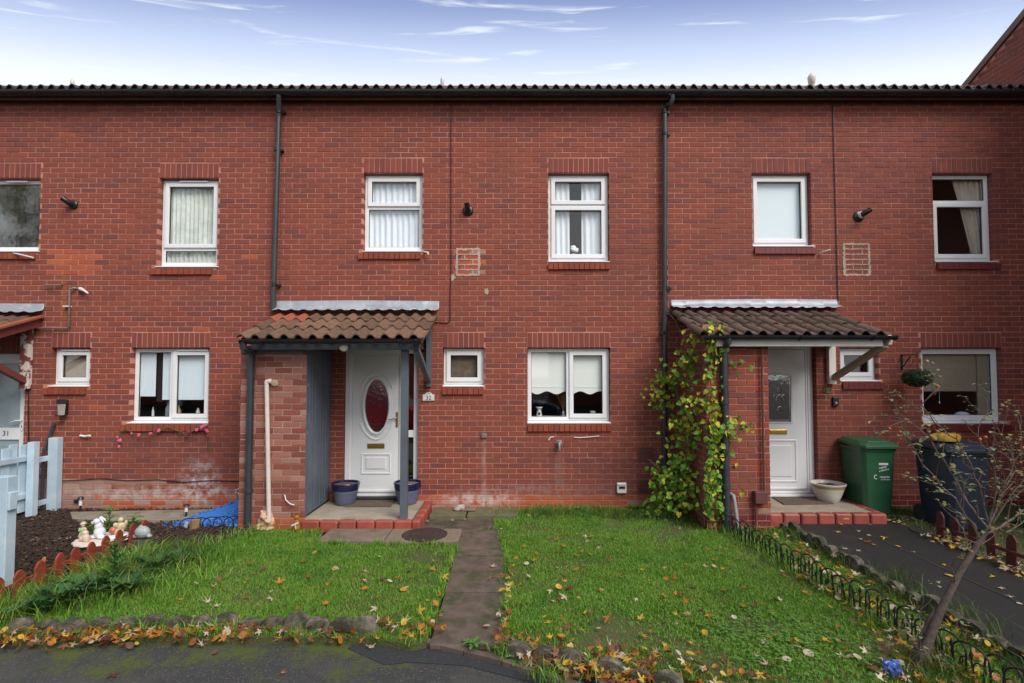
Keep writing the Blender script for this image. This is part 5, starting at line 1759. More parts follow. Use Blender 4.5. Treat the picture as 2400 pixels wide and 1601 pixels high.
# hanging basket bracket and topiary ball
p = W(2113, 845)
hb = thing('basket_bracket', (p.x, 0, p.z), 'black iron hanging bracket on the wall of number 33', 'bracket')
bt = W(2147, 826, -0.3)
obj('back_bar', MB().box(-0.012, 0.012, -0.015, 0.0, -0.13, 0.09), 'iron_black', hb, local=True)
obj('arm', MB().tube([(0, -0.012, 0.075), (bt.x - p.x, -0.3, 0.075)], 0.008, 6), 'iron_black', hb, local=True)
obj('stay', MB().tube([(0, -0.012, -0.10), (bt.x - p.x - 0.03, -0.25, 0.068)], 0.008, 6), 'iron_black', hb, local=True)
obj('hook', MB().tube([(bt.x - p.x + 0.02 * math.cos(R(a)), -0.31, 0.075 + 0.02 * math.sin(R(a))) for a in range(180, -120, -20)], 0.006, 6), 'iron_black', hb, local=True)
bc = W(2149, 885, -0.3)
ball = thing('topiary_ball', bc, 'dark green artificial leaf ball hanging from the black bracket', 'topiary ball')
mb = MB()
for k in range(900):
    v = Vector((rnd.gauss(0, 1), rnd.gauss(0, 1), rnd.gauss(0, 1))).normalized()
    if v.z > 0.75 and rnd.random() < 0.7:
        continue
    c_ = Vector((v.x * 0.175, v.y * 0.175, v.z * 0.125)) * rnd.uniform(0.88, 1.05)
    a = v.orthogonal().normalized()
    a.rotate(Matrix.Rotation(rnd.uniform(0, 6.28), 3, v))
    b = v.cross(a)
    a = a + v * rnd.uniform(-0.2, 0.6)
    mb.add([c_ - a * 0.015, c_ + b * 0.01, c_ + a * 0.02 + v * 0.006, c_ - b * 0.01], [(0, 1, 2, 3)])
q = obj('leaves', mb, 'ball_leaf', ball, local=True)
q['kind'] = 'stuff'
obj('core', MB().ell((0, 0, 0), (0.15, 0.15, 0.105), 14), 'ball_leaf', ball, True, local=True)
for k in range(3):
    a = 2 * math.pi * k / 3
    obj('chain', MB().tube([(0.12 * math.cos(a), 0.12 * math.sin(a), 0.08), (0, 0, wz(834, -0.3) - bc.z)], 0.0025, 5), 'iron_black', ball, local=True)
# pink garland
o = O31['D']
ga = thing('flower_garland', (o['x0'], -0.05, o['z0']), 'garland of pink artificial flowers draped along the kitchen window sill', 'garland')
path = [(278, 1048), (280, 1020), (295, 1005), (320, 1020), (350, 1018), (372, 1008), (395, 1001), (420, 1012), (445, 1015), (465, 1004), (482, 998), (487, 1018), (490, 1055)]
gp_ = [Vector(W(a, b, -0.055)) - Vector((o['x0'], -0.05, o['z0'])) for a, b in path]
obj('vine', MB().tube(gp_, 0.006, 6), 'weed_dark', ga, local=True)
for k in range(46):
    i = rnd.randrange(len(gp_) - 1)
    q = gp_[i].lerp(gp_[i + 1], rnd.random()) + Vector((rnd.uniform(-.02, .02), rnd.uniform(-.02, .0), rnd.uniform(-.02, .02)))
    if k < 26:
        s_ = rnd.uniform(0.014, 0.028)
        m_ = MB()
        for w_ in range(6):
            an = 2 * math.pi * w_ / 6
            m_.ell(q + Vector((0.6 * s_ * math.cos(an), -0.004, 0.6 * s_ * math.sin(an))), (s_ * 0.55, s_ * 0.35, s_ * 0.55), 6)
        fo = obj('flower', m_, 'pink_petal' if rnd.random() < 0.65 else 'pink_dark', ga, True, local=True)
        remesh(fo, 0.005, 1)
    else:
        d = Vector((rnd.uniform(-1, 1), -0.3, rnd.uniform(-1, 1))).normalized() * 0.03
        e = Vector((d.z, 0, -d.x)) * 0.35
        obj('leaf', MB().add([q, q + d * 0.5 + e, q + d, q + d * 0.5 - e], [(0, 1, 2, 3)]), 'weed_dark', ga, local=True)
# ------------------------------------------------------------------ ground
def sheet(name, pts, z, matn, kind='structure', skirt=0.0, sub=0):
    mb = MB()
    n = len(pts)
    if skirt:
        mb.add([(x, y, z) for x, y in pts] + [(x, y, z - skirt) for x, y in pts],
               [tuple(range(n))] + [((i + 1) % n, i, n + i, n + (i + 1) % n) for i in range(n)])
    else:
        mb.add([(x, y, z) for x, y in pts], [tuple(range(n))])
    return tag(obj(name, mb, matn), kind=kind)


def gpts(lst, z=0.0):
    return [tuple(G(a, b, z)[:2]) for a, b in lst]


sheet('ground', [(-200, -200), (200, -200), (200, 200), (-200, 200)], -0.10, 'soil')
sheet('road', [(-60, -14), (60, -14), (60, -3.2), (-60, -3.2)], -0.055, 'tarmac')
PATCH = gpts([(815, 1520), (850, 1470), (1300, 1570), (1420, 1640), (1500, 1900), (1330, 1900), (1250, 1600), (1090, 1560), (960, 1552), (900, 1558)], -0.051)
sheet('road_patch', PATCH, -0.051, 'tarmac_patch')

LEFT_LAWN = [(-3.98, -3.62), (-1.05, -3.64), (-0.72, -3.74), (-0.62, -3.70), (-0.62, -1.60), (-0.95, -1.56), (-1.48, -1.55), (-2.18, -1.53), (-2.30, -1.10), (-2.60, -0.96), (-3.0, -1.02), (-3.42, -1.68), (-3.95, -2.0), (-4.15, -2.3), (-4.15, -3.2)]
RIGHT_LAWN = [(-0.05, -3.80), (0.4, -3.98), (1.0, -4.25), (1.9, -4.55), (3.3, -5.0), (3.55, -4.6), (3.40, -3.0), (3.42, -1.02), (3.20, -1.05), (2.38, -0.95), (2.30, -0.02), (-0.25, -0.02), (-0.25, -0.55), (-0.12, -1.1), (-0.05, -1.9)]
sheet('lawn', LEFT_LAWN, -0.004, 'lawn_soil', skirt=0.07)
sheet('lawn', RIGHT_LAWN, -0.004, 'lawn_soil', skirt=0.07)
BED = [(-8.5, -0.0), (-8.5, -3.55), (-4.16, -3.55), (-4.16, -2.1), (-3.85, -1.85), (-3.3, -1.6), (-2.95, -0.93), (-3.42, -0.93), (-3.42, -0.0)]
sheet('mulch_bed', BED, -0.012, 'bark', skirt=0.05)
PATH33 = [(3.30, -6.5), (6.0, -6.5), (4.86, -3.0), (4.86, -0.93), (4.70, -0.0), (3.30, -0.0)]
sheet('tarmac_path', [(3.42, -6.5), (4.86, -6.5), (4.86, -0.75), (3.42, -0.75)], 0.05, 'tarmac_path', skirt=0.12)
sheet('yard', [(4.70, -0.75), (4.70, 0.0), (7.4, 0.0), (7.4, -6.5), (4.865, -6.5), (4.865, -0.75)], 0.045, 'lawn_soil', skirt=0.1)
# centre joint of the tarmac path
jt = gpts([(2070, 1270), (2085, 1270), (2440, 1445), (2420, 1445)], 0.05)
sheet('path_joint', [(4.155, -5.0), (4.185, -5.0), (4.175, -0.95), (4.15, -0.95)], 0.054, 'soil')
sheet('bare_earth', [(-1.16, -1.08), (-0.05, -1.10), (0.05, -0.02), (-1.16, -0.02)], -0.008, 'slab', skirt=0.04)

# paving
gp_ = thing('garden_path', (-0.33, -2.4, 0), 'brown paving slab path crossing the lawn to the porch step', 'path')
pxs = (-0.60, -0.055)
for i, (ya, yb_) in enumerate(((-1.88, -0.99), (-2.81, -1.89), (-3.725, -2.82))):
    jx = rnd.uniform(-.012, .012)
    obj('paving_slab', MB().box(pxs[0] + jx, pxs[1] + jx, ya, yb_, -0.05, 0.0 + i * -0.006), 'slab', gp_, bevel=0.006)
tag(obj('paving_slab', MB().box(-2.22, -1.47, -1.50, -1.025, -0.05, 0.026), 'slab_light', bevel=0.006), 'buff paving slab in front of the red edged porch step', 'slab')
tag(obj('paving_slab', MB().box(-3.0, -2.42, -1.42, -1.10, -0.05, -0.002), 'slab', bevel=0.006), 'half buried dark slab at the lawn corner near the stone hedgehog', 'slab')
mh = thing('manhole', (-1.03, -1.25, 0.006), 'round rusty manhole cover set in a square of pebbled concrete', 'manhole')
obj('surround', MB().box(-0.425, 0.42, -0.29, 0.215, -0.05, 0.022), 'aggregate', mh, bevel=0.006, local=True)
obj('cover', MB().lathe([(0.265, 0.0215), (0.265, 0.030), (0.255, 0.032), (0.25, 0.026), (0.01, 0.026)], (0.0, -0.03, 0), 40), 'rust', mh, local=True)
mb = MB()
for k in range(40):
    a = 2 * math.pi * k / 40
    for r_ in (0.08, 0.14, 0.20, 0.235):
        x, y = r_ * math.cos(a), -0.03 + r_ * math.sin(a)
        d = Vector((math.cos(a + 0.5), math.sin(a + 0.5), 0)) * 0.016
        e = Vector((-d.y, d.x, 0)) * 0.3
        c_ = Vector((x, y, 0.0262))
        mb.add([c_ - d - e, c_ + d - e, c_ + d + e, c_ - d + e, c_ - d * .8 - e * .6 + Vector((0, 0, .004)), c_ + d * .8 - e * .6 + Vector((0, 0, .004)), c_ + d * .8 + e * .6 + Vector((0, 0, .004)), c_ - d * .8 + e * .6 + Vector((0, 0, .004))],
               [(4, 5, 6, 7), (0, 1, 5, 4), (1, 2, 6, 5), (2, 3, 7, 6), (3, 0, 4, 7)])
q = obj('raised_studs', mb, 'rust', mh, local=True)
q['kind'] = 'stuff'
tag(obj('stone_slab', MB().box(-1.10, -0.62, -0.50, -0.06, -0.03, 0.045), 'slab_green', bevel=0.008), 'greenish stone slab against the wall beside the red step corner', 'slab')
tag(obj('stone_slab', MB().box(-0.60, 0.08, -0.48, -0.04, -0.03, 0.040), 'slab_green', bevel=0.008), 'greenish stone slab whose end runs under the grass', 'slab')
p = G(1078, 1196, 0.05)
m_ = MB()
m_.ell((p.x, p.y, 0.085), (0.07, 0.05, 0.045), 12).ell((p.x - 0.04, p.y - 0.02, 0.07), (0.05, 0.045, 0.03), 10).ell((p.x + 0.03, p.y + 0.02, 0.1), (0.035, 0.035, 0.03), 10)
tag(remesh(obj('garden_rock', m_, 'stone_pale'), 0.008, 2), 'pale lumpy rock on the greenish stone slab', 'rock')
tag(obj('broken_brick', MB().box(-0.70, -0.50, -0.30, -0.16, 0.046, 0.075), 'slab_light', bevel=0.01), 'broken buff brick lying on the joint of two stone slabs', 'brick')
tag(obj('concrete_slab', MB().prism([(a, b, 0) for a, b in ((-6.05, -0.28), (-3.75, -0.10), (-3.75, -0.42), (-4.2, -0.62), (-5.0, -0.70), (-5.75, -0.60))], (0, 0, -0.05), (0, 0, 0.035)), 'concrete', bevel=0.008),
    'weathered concrete slab in the bark bed below the kitchen window', 'slab')
kb = thing('kerb', (-0.2, -3.8, 0), 'narrow brown concrete kerb at the foot of the slab path', 'kerb')
kp = [tuple(G(a, b, -0.02)) for a, b in ((880, 1486), (985, 1497), (1090, 1522), (1180, 1545), (1262, 1572), (1400, 1620), (1560, 1680))]
for i in range(len(kp) - 1):
    a, b = Vector(kp[i]), Vector(kp[i + 1])
    d = (b - a)
    nn = max(1, round(d.length / 0.6))
    for j in range(nn):
        s_, e_ = a + d * (j / nn), a + d * ((j + 1) / nn) - d.normalized() * 0.006
        obj('kerb_stone', MB().beam((s_.x, s_.y, -0.06), (e_.x, e_.y, -0.06), 0.055, 0.09), 'kerb', kb, bevel=0.006)

# ------------------------------------------------------------------ scalloped edging stones
ES = []
for v in range(4):
    w_ = 0.176
    pts = []
    for k in range(11):
        a = math.pi * k / 10
        pts.append((w_ / 2 * math.cos(a), 0, 0.05 + 0.075 * math.sin(a) ** 0.75 + rnd.uniform(-.003, .003)))
    pts = [(w_ / 2, 0, -0.1)] + pts + [(-w_ / 2, 0, -0.1)]
    me = mesh_of(MB().prism(pts, (0, -0.034, 0), (0, 0.034, 0)), 'edging_stone', 'edging_stone')
    ES.append(me)


def edging(label, pts, z=0.0, step=0.182, lean=0.15, first=None):
    root = thing('lawn_edging', (pts[0][0], pts[0][1], 0), label, 'edging', 'scalloped stone edgings')
    P = [Vector((a, b, 0)) for a, b in pts]
    dist = 0.0
    for i in range(len(P) - 1):
        d = P[i + 1] - P[i]
        L = d.length
        u = d.normalized()
        ang = math.atan2(u.y, u.x)
        s = step / 2
        while s < L:
            c_ = P[i] + u * s
            o_ = link('edging_stone', rnd.choice(ES), root, (c_.x + rnd.uniform(-.006, .006), c_.y + rnd.uniform(-.012, .012), z + rnd.uniform(-.03, .008)))
            o_.rotation_euler = (rnd.uniform(-1, 1) * 0.2 - lean, rnd.uniform(-.14, .14), ang + rnd.uniform(-.12, .12))
            o_.scale = (rnd.uniform(.92, 1.06), rnd.uniform(.8, 1.3), rnd.uniform(.62, 1.02))
            if not any(m.type == 'BEVEL' for m in o_.modifiers):
                b = o_.modifiers.new('worn', 'BEVEL')
                b.width, b.segments, b.limit_method, b.angle_limit = 0.008, 2, 'ANGLE', R(50)
            s += step
    return root


def gline(lst, z=0.0):
    return [tuple(G(a, b, z)[:2]) for a, b in lst]


edging('weathered scalloped edging along the front of the lawn before the oval-glass door', gline([(18, 1482), (330, 1470), (560, 1466), (890, 1483)]), -0.01)
edging('scalloped edging along the front of the wider lawn under fallen leaves', gline([(1188, 1528), (1400, 1572), (1600, 1622), (1900, 1690)]), -0.01)
edging('mossy scalloped edging between the grass strip and the black tarmac path', [(3.36, -0.95), (3.38, -3.0), (3.42, -4.4)], 0.03, lean=-0.05)

# ------------------------------------------------------------------ fences
def picket_fence(label, cat, p0, p1, n, h, w, th, matn, pointed=True, rails=(0.08, 0.2), railm=None, group=None, zb=0.0, off=0.012, lean=0.03):
    root = thing('picket_fence', (p0[0], p0[1], zb), label, cat, group)
    a, b = Vector((*p0, zb)), Vector((*p1, zb))
    d = (b - a)
    ang = math.atan2(d.y, d.x)
    pts = [(-w / 2, 0, -0.05), (w / 2, 0, -0.05), (w / 2, 0, h * 0.80)] + ([(w * 0.36, 0, h * 0.90), (w * 0.14, 0, h * 0.985), (-w * 0.14, 0, h * 0.985), (-w * 0.36, 0, h * 0.90)] if pointed else []) + [(-w / 2, 0, h * 0.80)]
    me = mesh_of(MB().prism(pts, (0, -th / 2, 0), (0, th / 2, 0)), 'picket', matn)
    for i in range(n):
        c_ = a + d * (i / max(1, n - 1))
        o_ = link('picket', me, root, (c_.x, c_.y, c_.z + rnd.uniform(-.012, .012)))
        o_.rotation_euler = (rnd.uniform(-1, 1) * lean, rnd.uniform(-1, 1) * lean, ang + rnd.uniform(-.05, .05))
        m = o_.modifiers.new('edge', 'BEVEL')
        m.width, m.segments, m.limit_method = 0.003, 1, 'ANGLE'
    nrm = Vector((-d.y, d.x, 0)).normalized()
    for z in rails:
        q = nrm * (th / 2 + off)
        obj('rail', MB().beam(a + q + Vector((0, 0, z)) - d.normalized() * 0.06, b + q + Vector((0, 0, z)) + d.normalized() * 0.06, 0.018, 0.035), railm or matn, root, bevel=0.003)
    return root


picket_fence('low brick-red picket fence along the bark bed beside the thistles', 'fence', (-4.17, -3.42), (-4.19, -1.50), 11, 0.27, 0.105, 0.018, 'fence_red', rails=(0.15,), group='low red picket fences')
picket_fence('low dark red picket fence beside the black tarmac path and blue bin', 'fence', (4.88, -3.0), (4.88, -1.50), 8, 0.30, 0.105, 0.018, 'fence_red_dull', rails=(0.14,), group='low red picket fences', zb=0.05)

bf = thing('board_fence', (-6.52, -0.6, 0), 'pale blue garden fence of upright boards beside the white door number 31', 'fence', 'pale blue painted fences')
for i in range(14):
    y = -0.42 - i * 0.125
    h = 0.98 + rnd.uniform(-.03, .02)
    q = obj('fence_board', MB().box(-6.60 - (0.022 if i % 2 else 0), -6.58 - (0.022 if i % 2 else 0), y - 0.055, y + 0.055, 0.03 + rnd.uniform(0, .04), h), 'fence_blue', bf, bevel=0.003)
for z in (0.28, 0.78):
    obj('rail', MB().box(-6.578, -6.545, -2.2, -0.33, z - 0.035, z + 0.035), 'fence_blue', bf, bevel=0.003)
obj('rail', MB().box(-6.555, -6.52, -0.33, -0.10, 0.70, 0.77), 'fence_blue', bf, bevel=0.003)
obj('rail', MB().box(-6.555, -6.52, -0.33, -0.10, 0.10, 0.17), 'fence_blue', bf, bevel=0.003)
obj('fence_board', MB().box(-6.578, -6.556, -0.30, -0.22, 0.06, 0.92), 'fence_blue', bf, bevel=0.003)
obj('post', MB().box(-6.52, -6.43, -0.44, -0.35, 0, 1.0), 'fence_blue', bf, bevel=0.004)
obj('post', MB().box(-6.52, -6.39, -0.12, -0.02, 0, 1.02), 'fence_blue', bf, bevel=0.004)
obj('brace', MB().beam((-6.562, -2.2, 0.12), (-6.562, -0.5, 0.33), 0.02, 0.07), 'fence_blue', bf, bevel=0.003)
gf = thing('garden_gate', (-4.62, -2.86, 0), 'pale blue gate post and boards nearest the road, cut by the picture edge', 'gate', 'pale blue painted fences')
gpp = G(8, 1378)
obj('post', MB().box(gpp.x - 0.07, gpp.x + 0.05, gpp.y - 0.05, gpp.y + 0.05, -0.02, 1.0), 'fence_blue', gf, bevel=0.006)
obj('latch_block', MB().box(gpp.x + 0.0505, gpp.x + 0.075, gpp.y - 0.05, gpp.y + 0.03, 0.70, 0.86), 'fence_blue', gf, bevel=0.006)
for i in range(7):
    x = gpp.x - 0.16 - i * 0.12
    obj('gate_board', MB().box(x - 0.05, x + 0.05, gpp.y - 0.012, gpp.y + 0.012, 0.03, 0.96 + rnd.uniform(-.02, .02)), 'fence_blue', gf, bevel=0.003)
for z in (0.25, 0.75):
    obj('rail', MB().box(gpp.x - 1.0, gpp.x - 0.0705, gpp.y + 0.0125, gpp.y + 0.04, z, z + 0.07), 'fence_blue', gf, bevel=0.003)

# black wire hoop edging: each hoop with its spear and scrolls
HP = MB()
hw, hh = 0.115, 0.16
HP.tube([(-hw, 0, -0.10), (-hw, 0, hh - 0.02)] + [(hw * math.cos(R(a)), 0, hh + hw * 0.62 * math.sin(R(a))) for a in range(170, 9, -20)] + [(hw, 0, hh - 0.02), (hw, 0, -0.10)], 0.0065, 6)
me_hoop = mesh_of(HP, 'hoop', 'iron_black', True)
SPR = MB()
SPR.tube([(0, 0, -0.10), (0, 0, hh - 0.04), (0, 0, hh - 0.02), (0, 0, hh + 0.0), (0, 0, hh + 0.04)], [0.005, 0.005, 0.004, 0.013, 0.001], 6)
me_spear = mesh_of(SPR, 'spear', 'iron_black', True)
scr = []
for s in (-1, 1):
    S = MB()
    pts = [(0.004 * s, 0.004, 0.02)]
    for a in range(0, 300, 20):
        r_ = 0.05 - 0.035 * a / 300
        pts.append((s * (0.052 - r_ * math.cos(R(a))), 0.004, 0.085 + r_ * 1.1 * math.sin(R(a))))
    S.tube(pts, 0.0045, 5)
    scr.append(mesh_of(S, 'scroll', 'iron_black', True))
hf = thing('wire_edging', (2.7, -2.5, 0), 'black wire hoop edging with spears and scrolls along the lawn', 'edging')
y = -1.18
while y > -4.75:
    t_ = (-1.18 - y) / 3.0
    x = 2.62 + 0.30 * t_ + rnd.uniform(-.012, .012)
    h_ = link('hoop', me_hoop, hf, (x, y, rnd.uniform(-.015, .01)))
    h_.rotation_euler = (rnd.uniform(-.12, .12), rnd.uniform(-.05, .05), R(-84) + rnd.uniform(-.1, .1))
    for m_ in (me_spear, scr[0], scr[1]):
        q = link(m_.name.split('.')[0], m_, h_, (0, 0.005, 0), local=True)
    y -= 0.158 + rnd.uniform(-.006, .006)
hf2 = thing('wire_edging', (-3.8, -0.9, 0), 'small black wire hoops in front of the blue gravel', 'edging')
for k in range(5):
    h_ = link('hoop', me_hoop, hf2, (-3.98 + k * 0.125, -0.98 + 0.02 * k, -0.09))
    h_.rotation_euler = (rnd.uniform(-.1, .1), 0, R(8) + rnd.uniform(-.1, .1))

# ------------------------------------------------------------------ pots, mats, bins
def pot_blue(loc, label):
    r = thing('plant_pot', loc, label, 'pot', 'blue glazed pots by the oval-glass door')
    obj('body', MB().lathe([(0.115, 0), (0.125, 0.01), (0.135, 0.05), (0.150, 0.10), (0.152, 0.105), (0.16, 0.15), (0.163, 0.155), (0.172, 0.20), (0.168, 0.202)], n=36), 'pot_blue', r, True, local=True)
    obj('rim', MB().lathe([(0.170, 0.2005), (0.182, 0.215), (0.192, 0.275), (0.197, 0.29), (0.190, 0.302), (0.172, 0.300), (0.166, 0.26), (0.160, 0.205)], n=36), 'glaze_navy', r, True, local=True)
    mb = MB()
    prof = [(0.163, 0.272)] + [(0.163 * (1 - k / 6), 0.272 + 0.006 * rnd.uniform(-1, 1)) for k in range(1, 6)] + [(0.004, 0.275)]
    obj('potting_soil', mb.lathe(prof, n=24), 'potting_soil', r, local=True)
    return r


a = G(803, 1187, SZ)
b = G(951, 1185, SZ)
pot_blue((a.x, a.y + 0.12, SZ), 'navy rimmed blue pot beside the grey boarded store door')
pot_blue((b.x, b.y + 0.12, SZ), 'navy rimmed blue pot behind the grey porch post')
a, b = G(815, 1188, SZ), G(925, 1172, SZ)
tag(obj('doormat', MB().box(-2.27, -1.65, a.y - 0.02, a.y + 0.40, SZ + 0.001, SZ + 0.016), 'mat_brown', bevel=0.005), 'worn brown doormat between the two blue pots', 'doormat')
a = G(1957, 1181, SZ3)
bw = thing('plant_pot', (a.x, a.y + 0.15, SZ3), 'white bowl pot with a buff band beside the green bin', 'pot')
obj('body', MB().lathe([(0.12, 0), (0.13, 0.01), (0.165, 0.09), (0.198, 0.185), (0.200, 0.19)], n=36), 'china', bw, True, local=True)
obj('band', MB().lathe([(0.200, 0.1905), (0.206, 0.205), (0.208, 0.216), (0.203, 0.218)], n=36), 'china_band', bw, True, local=True)
obj('rim', MB().lathe([(0.204, 0.2185), (0.222, 0.235), (0.224, 0.25), (0.212, 0.254), (0.19, 0.235), (0.18, 0.20)], n=36), 'china', bw, True, local=True)
obj('potting_soil', MB().lathe([(0.185, 0.215), (0.10, 0.225), (0.004, 0.23)], n=20), 'potting_soil', bw, local=True)
obj('pebble', MB().ell((0.02, -0.02, 0.235), (0.05, 0.03, 0.02), 10), 'rubber', bw, True, local=True)
tag(obj('doormat', MB().prism([tuple(G(x, y_, SZ3 + 0.001)) for x, y_ in ((1808, 1166), (1838, 1184), (1955, 1182), (1905, 1160))], (0, 0, 0), (0, 0, 0.014)), 'mat_brown', bevel=0.004),
    'dark brown doormat askew in front of the arched-pane door', 'doormat')


def wheelie_bin(loc, label, matn, w=0.48, d=0.55, h=0.98, rz=0.0):
    r = thing('wheelie_bin', loc, label, 'wheelie bin', rotz=rz)
    k = 0.80
    w0, d0 = w * 0.5 * 0.78, d * 0.5 * 0.82
    w1, d1 = w * 0.5 * 0.94, d * 0.5 * 0.94
    hb_ = h - 0.09
    body = MB()
    rows = [(0.0, w0 * 0.97, d0 * 0.97), (0.02, w0, d0), (hb_ - 0.05, w1, d1), (hb_ - 0.0495, w1 + 0.012, d1 + 0.012), (hb_, w1 + 0.014, d1 + 0.014)]
    vs_, fs_ = [], []
    for z, a_, b_ in rows:
        c_ = 0.045
        vs_ += [(-a_ + c_, -b_, z), (a_ - c_, -b_, z), (a_, -b_ + c_, z), (a_, b_ - c_, z), (a_ - c_, b_, z), (-a_ + c_, b_, z), (-a_, b_ - c_, z), (-a_, -b_ + c_, z)]
    for i in range(len(rows) - 1):
        for j in range(8):
            q = (j + 1) % 8
            fs_.append((i * 8 + j, i * 8 + q, i * 8 + 8 + q, i * 8 + 8 + j))
    fs_ += [tuple(range(7, -1, -1)), tuple(range(len(rows) * 8 - 8, len(rows) * 8))]
    obj('body', body.add(vs_, fs_), matn, r, local=True, bevel=0.006)
    lw, ld_ = w1 + 0.03, d1 + 0.03
    ld = MB()
    vs_ = []
    rows = [(hb_ + 0.002, lw, ld_), (hb_ + 0.042, lw, ld_), (hb_ + 0.055, lw - 0.02, ld_ - 0.02), (hb_ + 0.080, lw - 0.05, ld_ - 0.06), (hb_ + 0.088, lw - 0.10, ld_ - 0.12)]
    fs_ = []
    for z, a_, b_ in rows:
        c_ = 0.04
        bk = 0.02
        vs_ += [(-a_ + c_, -b_ - 0.02, z - 0.008), (a_ - c_, -b_ - 0.02, z - 0.008), (a_, -b_ + c_, z - 0.005), (a_, b_ - c_, z + bk), (a_ - c_, b_, z + bk), (-a_ + c_, b_, z + bk), (-a_, b_ - c_, z + bk), (-a_, -b_ + c_, z - 0.005)]
    for i in range(len(rows) - 1):
        for j in range(8):
            q = (j + 1) % 8
            fs_.append((i * 8 + j, i * 8 + q, i * 8 + 8 + q, i * 8 + 8 + j))
    fs_ += [tuple(range(7, -1, -1)), tuple(range(len(rows) * 8 - 8, len(rows) * 8))]
    obj('lid', ld.add(vs_, fs_), matn, r, local=True, bevel=0.006)
    obj('lid_ridge', MB().box(-lw + 0.10, lw - 0.10, -ld_ + 0.05, -ld_ + 0.075, hb_ + 0.05, hb_ + 0.088), matn, r, local=True, bevel=0.006)
    obj('handle', MB().tube([(-w1 + 0.04, d1 + 0.02, hb_ + 0.0), (-w1 + 0.05, d1 + 0.10, hb_ + 0.04), (w1 - 0.05, d1 + 0.10, hb_ + 0.04), (w1 - 0.04, d1 + 0.02, hb_ + 0.0)], 0.014, 8), matn, r, True, local=True)
    for s in (-1, 1):
        wh = obj('wheel', MB().lathe([(0.02, -0.02), (0.095, -0.022), (0.1, -0.01), (0.1, 0.01), (0.095, 0.022), (0.02, 0.02)], n=20), 'rubber', r, True, local=True)
        wh.location = (s * (w0 - 0.015), d0 + 0.015, 0.101)
        wh.rotation_euler = (0, R(90), 0)
    return r, (w0, d0, w1, d1, hb_)


gb = G(2052, 1198, 0.06)
gx_, gy_ = 4.865, -0.56 + 0.26
gb_, dm = wheelie_bin((gx_, gy_, 0.05), 'green wheelie bin with white recycling print beside the white bowl pot', 'bin_green')
# white print on its front face
def on_face(z):
    w0, d0, w1, d1, hb_ = dm
    t_ = (z - 0.02) / (hb_ - 0.07)
    return gy_ - (d0 + (d1 - d0) * t_) - 0.002


tilt = math.atan2(dm[3] - dm[1], dm[4] - 0.07)


def print_on(s, size, dx, z, shear=0.0, mat_='white_print', bold=0.0, rot=0.0):
    t_ = text('lettering', s, size, (0, 0, 0), mat_, None, 0.0005, 0, 'CENTER', shear, bold)
    t_.data.transform(Matrix.Translation((gx_ + dx, on_face(z) - 0.001, z + 0.05)) @ Matrix.Rotation(tilt, 4, 'X') @ Matrix.Rotation(-rot, 4, 'Y'))
    t_.parent = gb_
    t_.matrix_parent_inverse = wmat(gb_).inverted()


lg = obj('print_bar', MB().box(-0.062, 0.062, -0.0008, 0.0008, -0.014, 0.014), 'white_print')
lg.data.transform(Matrix.Translation((gx_ + 0.045, on_face(0.68) - 0.001, 0.73)) @ Matrix.Rotation(tilt, 4, 'X'))
lg.parent = gb_
lg.matrix_parent_inverse = wmat(gb_).inverted()
print_on('making', 0.036, 0.03, 0.635, 0.3, bold=0.001, rot=0.22)
print_on('a difference', 0.028, 0.05, 0.60, 0.3, bold=0.001, rot=0.22)
print_on('recycle', 0.046, 0.062, 0.51, bold=0.001)
print_on('for Knowsley', 0.022, 0.075, 0.475, bold=0.0005)
rg = obj('arrow_ring', MB().tube([(0.022 * math.cos(R(a)), 0, 0.026 * math.sin(R(a))) for a in range(50, 330, 20)], 0.006, 6), 'white_print')
rg.data.transform(Matrix.Translation((gx_ - 0.055, on_face(0.51) - 0.001, 0.56)) @ Matrix.Rotation(tilt, 4, 'X') @ Matrix.Scale(0.25, 4, (0, 1, 0)))
rg.parent = gb_
rg.matrix_parent_inverse = wmat(gb_).inverted()
bx_, by_ = 5.46, -0.98
wheelie_bin((bx_, by_, 0.05), 'dark navy wheelie bin behind the red pickets with a yellow tub on it', 'bin_navy', 0.56, 0.62, 1.03)
yt = MB()
yt.lathe([(0.10, 0), (0.15, 0.012), (0.16, 0.05), (0.15, 0.085), (0.11, 0.10), (0.004, 0.10)], n=24)
yo = obj('plastic_tub', yt, 'yellow_plastic', smooth=True, loc=(5.36, by_ - 0.05, 1.09))
yo.scale = (1.0, 0.75, 1.0)
tag(yo, 'yellow plastic tub lying on the lid of the navy bin', 'tub')
tag(obj('manhole_cover', MB().lathe([(0.22, -0.01), (0.22, 0.012), (0.20, 0.016), (0.004, 0.016)], (4.98, -1.25, 0.05), 28), 'rubber'), 'dark round cover in the ground before the navy bin', 'manhole')

# ------------------------------------------------------------------ ornaments
def ornament(name, loc, label, cat, blobs, matn, vox=0.005, it=3, rotz=0.0):
    r = thing(name, loc, label, cat, rotz=rotz)
    mb = MB()
    for c_, s_, *q in blobs:
        mb.ell(c_, s_, 14, Matrix.Rotation(q[0], 3, q[1]) if q else None)
    o_ = obj('body', mb, matn, r, True, local=True)
    remesh(o_, vox, it)
    return r


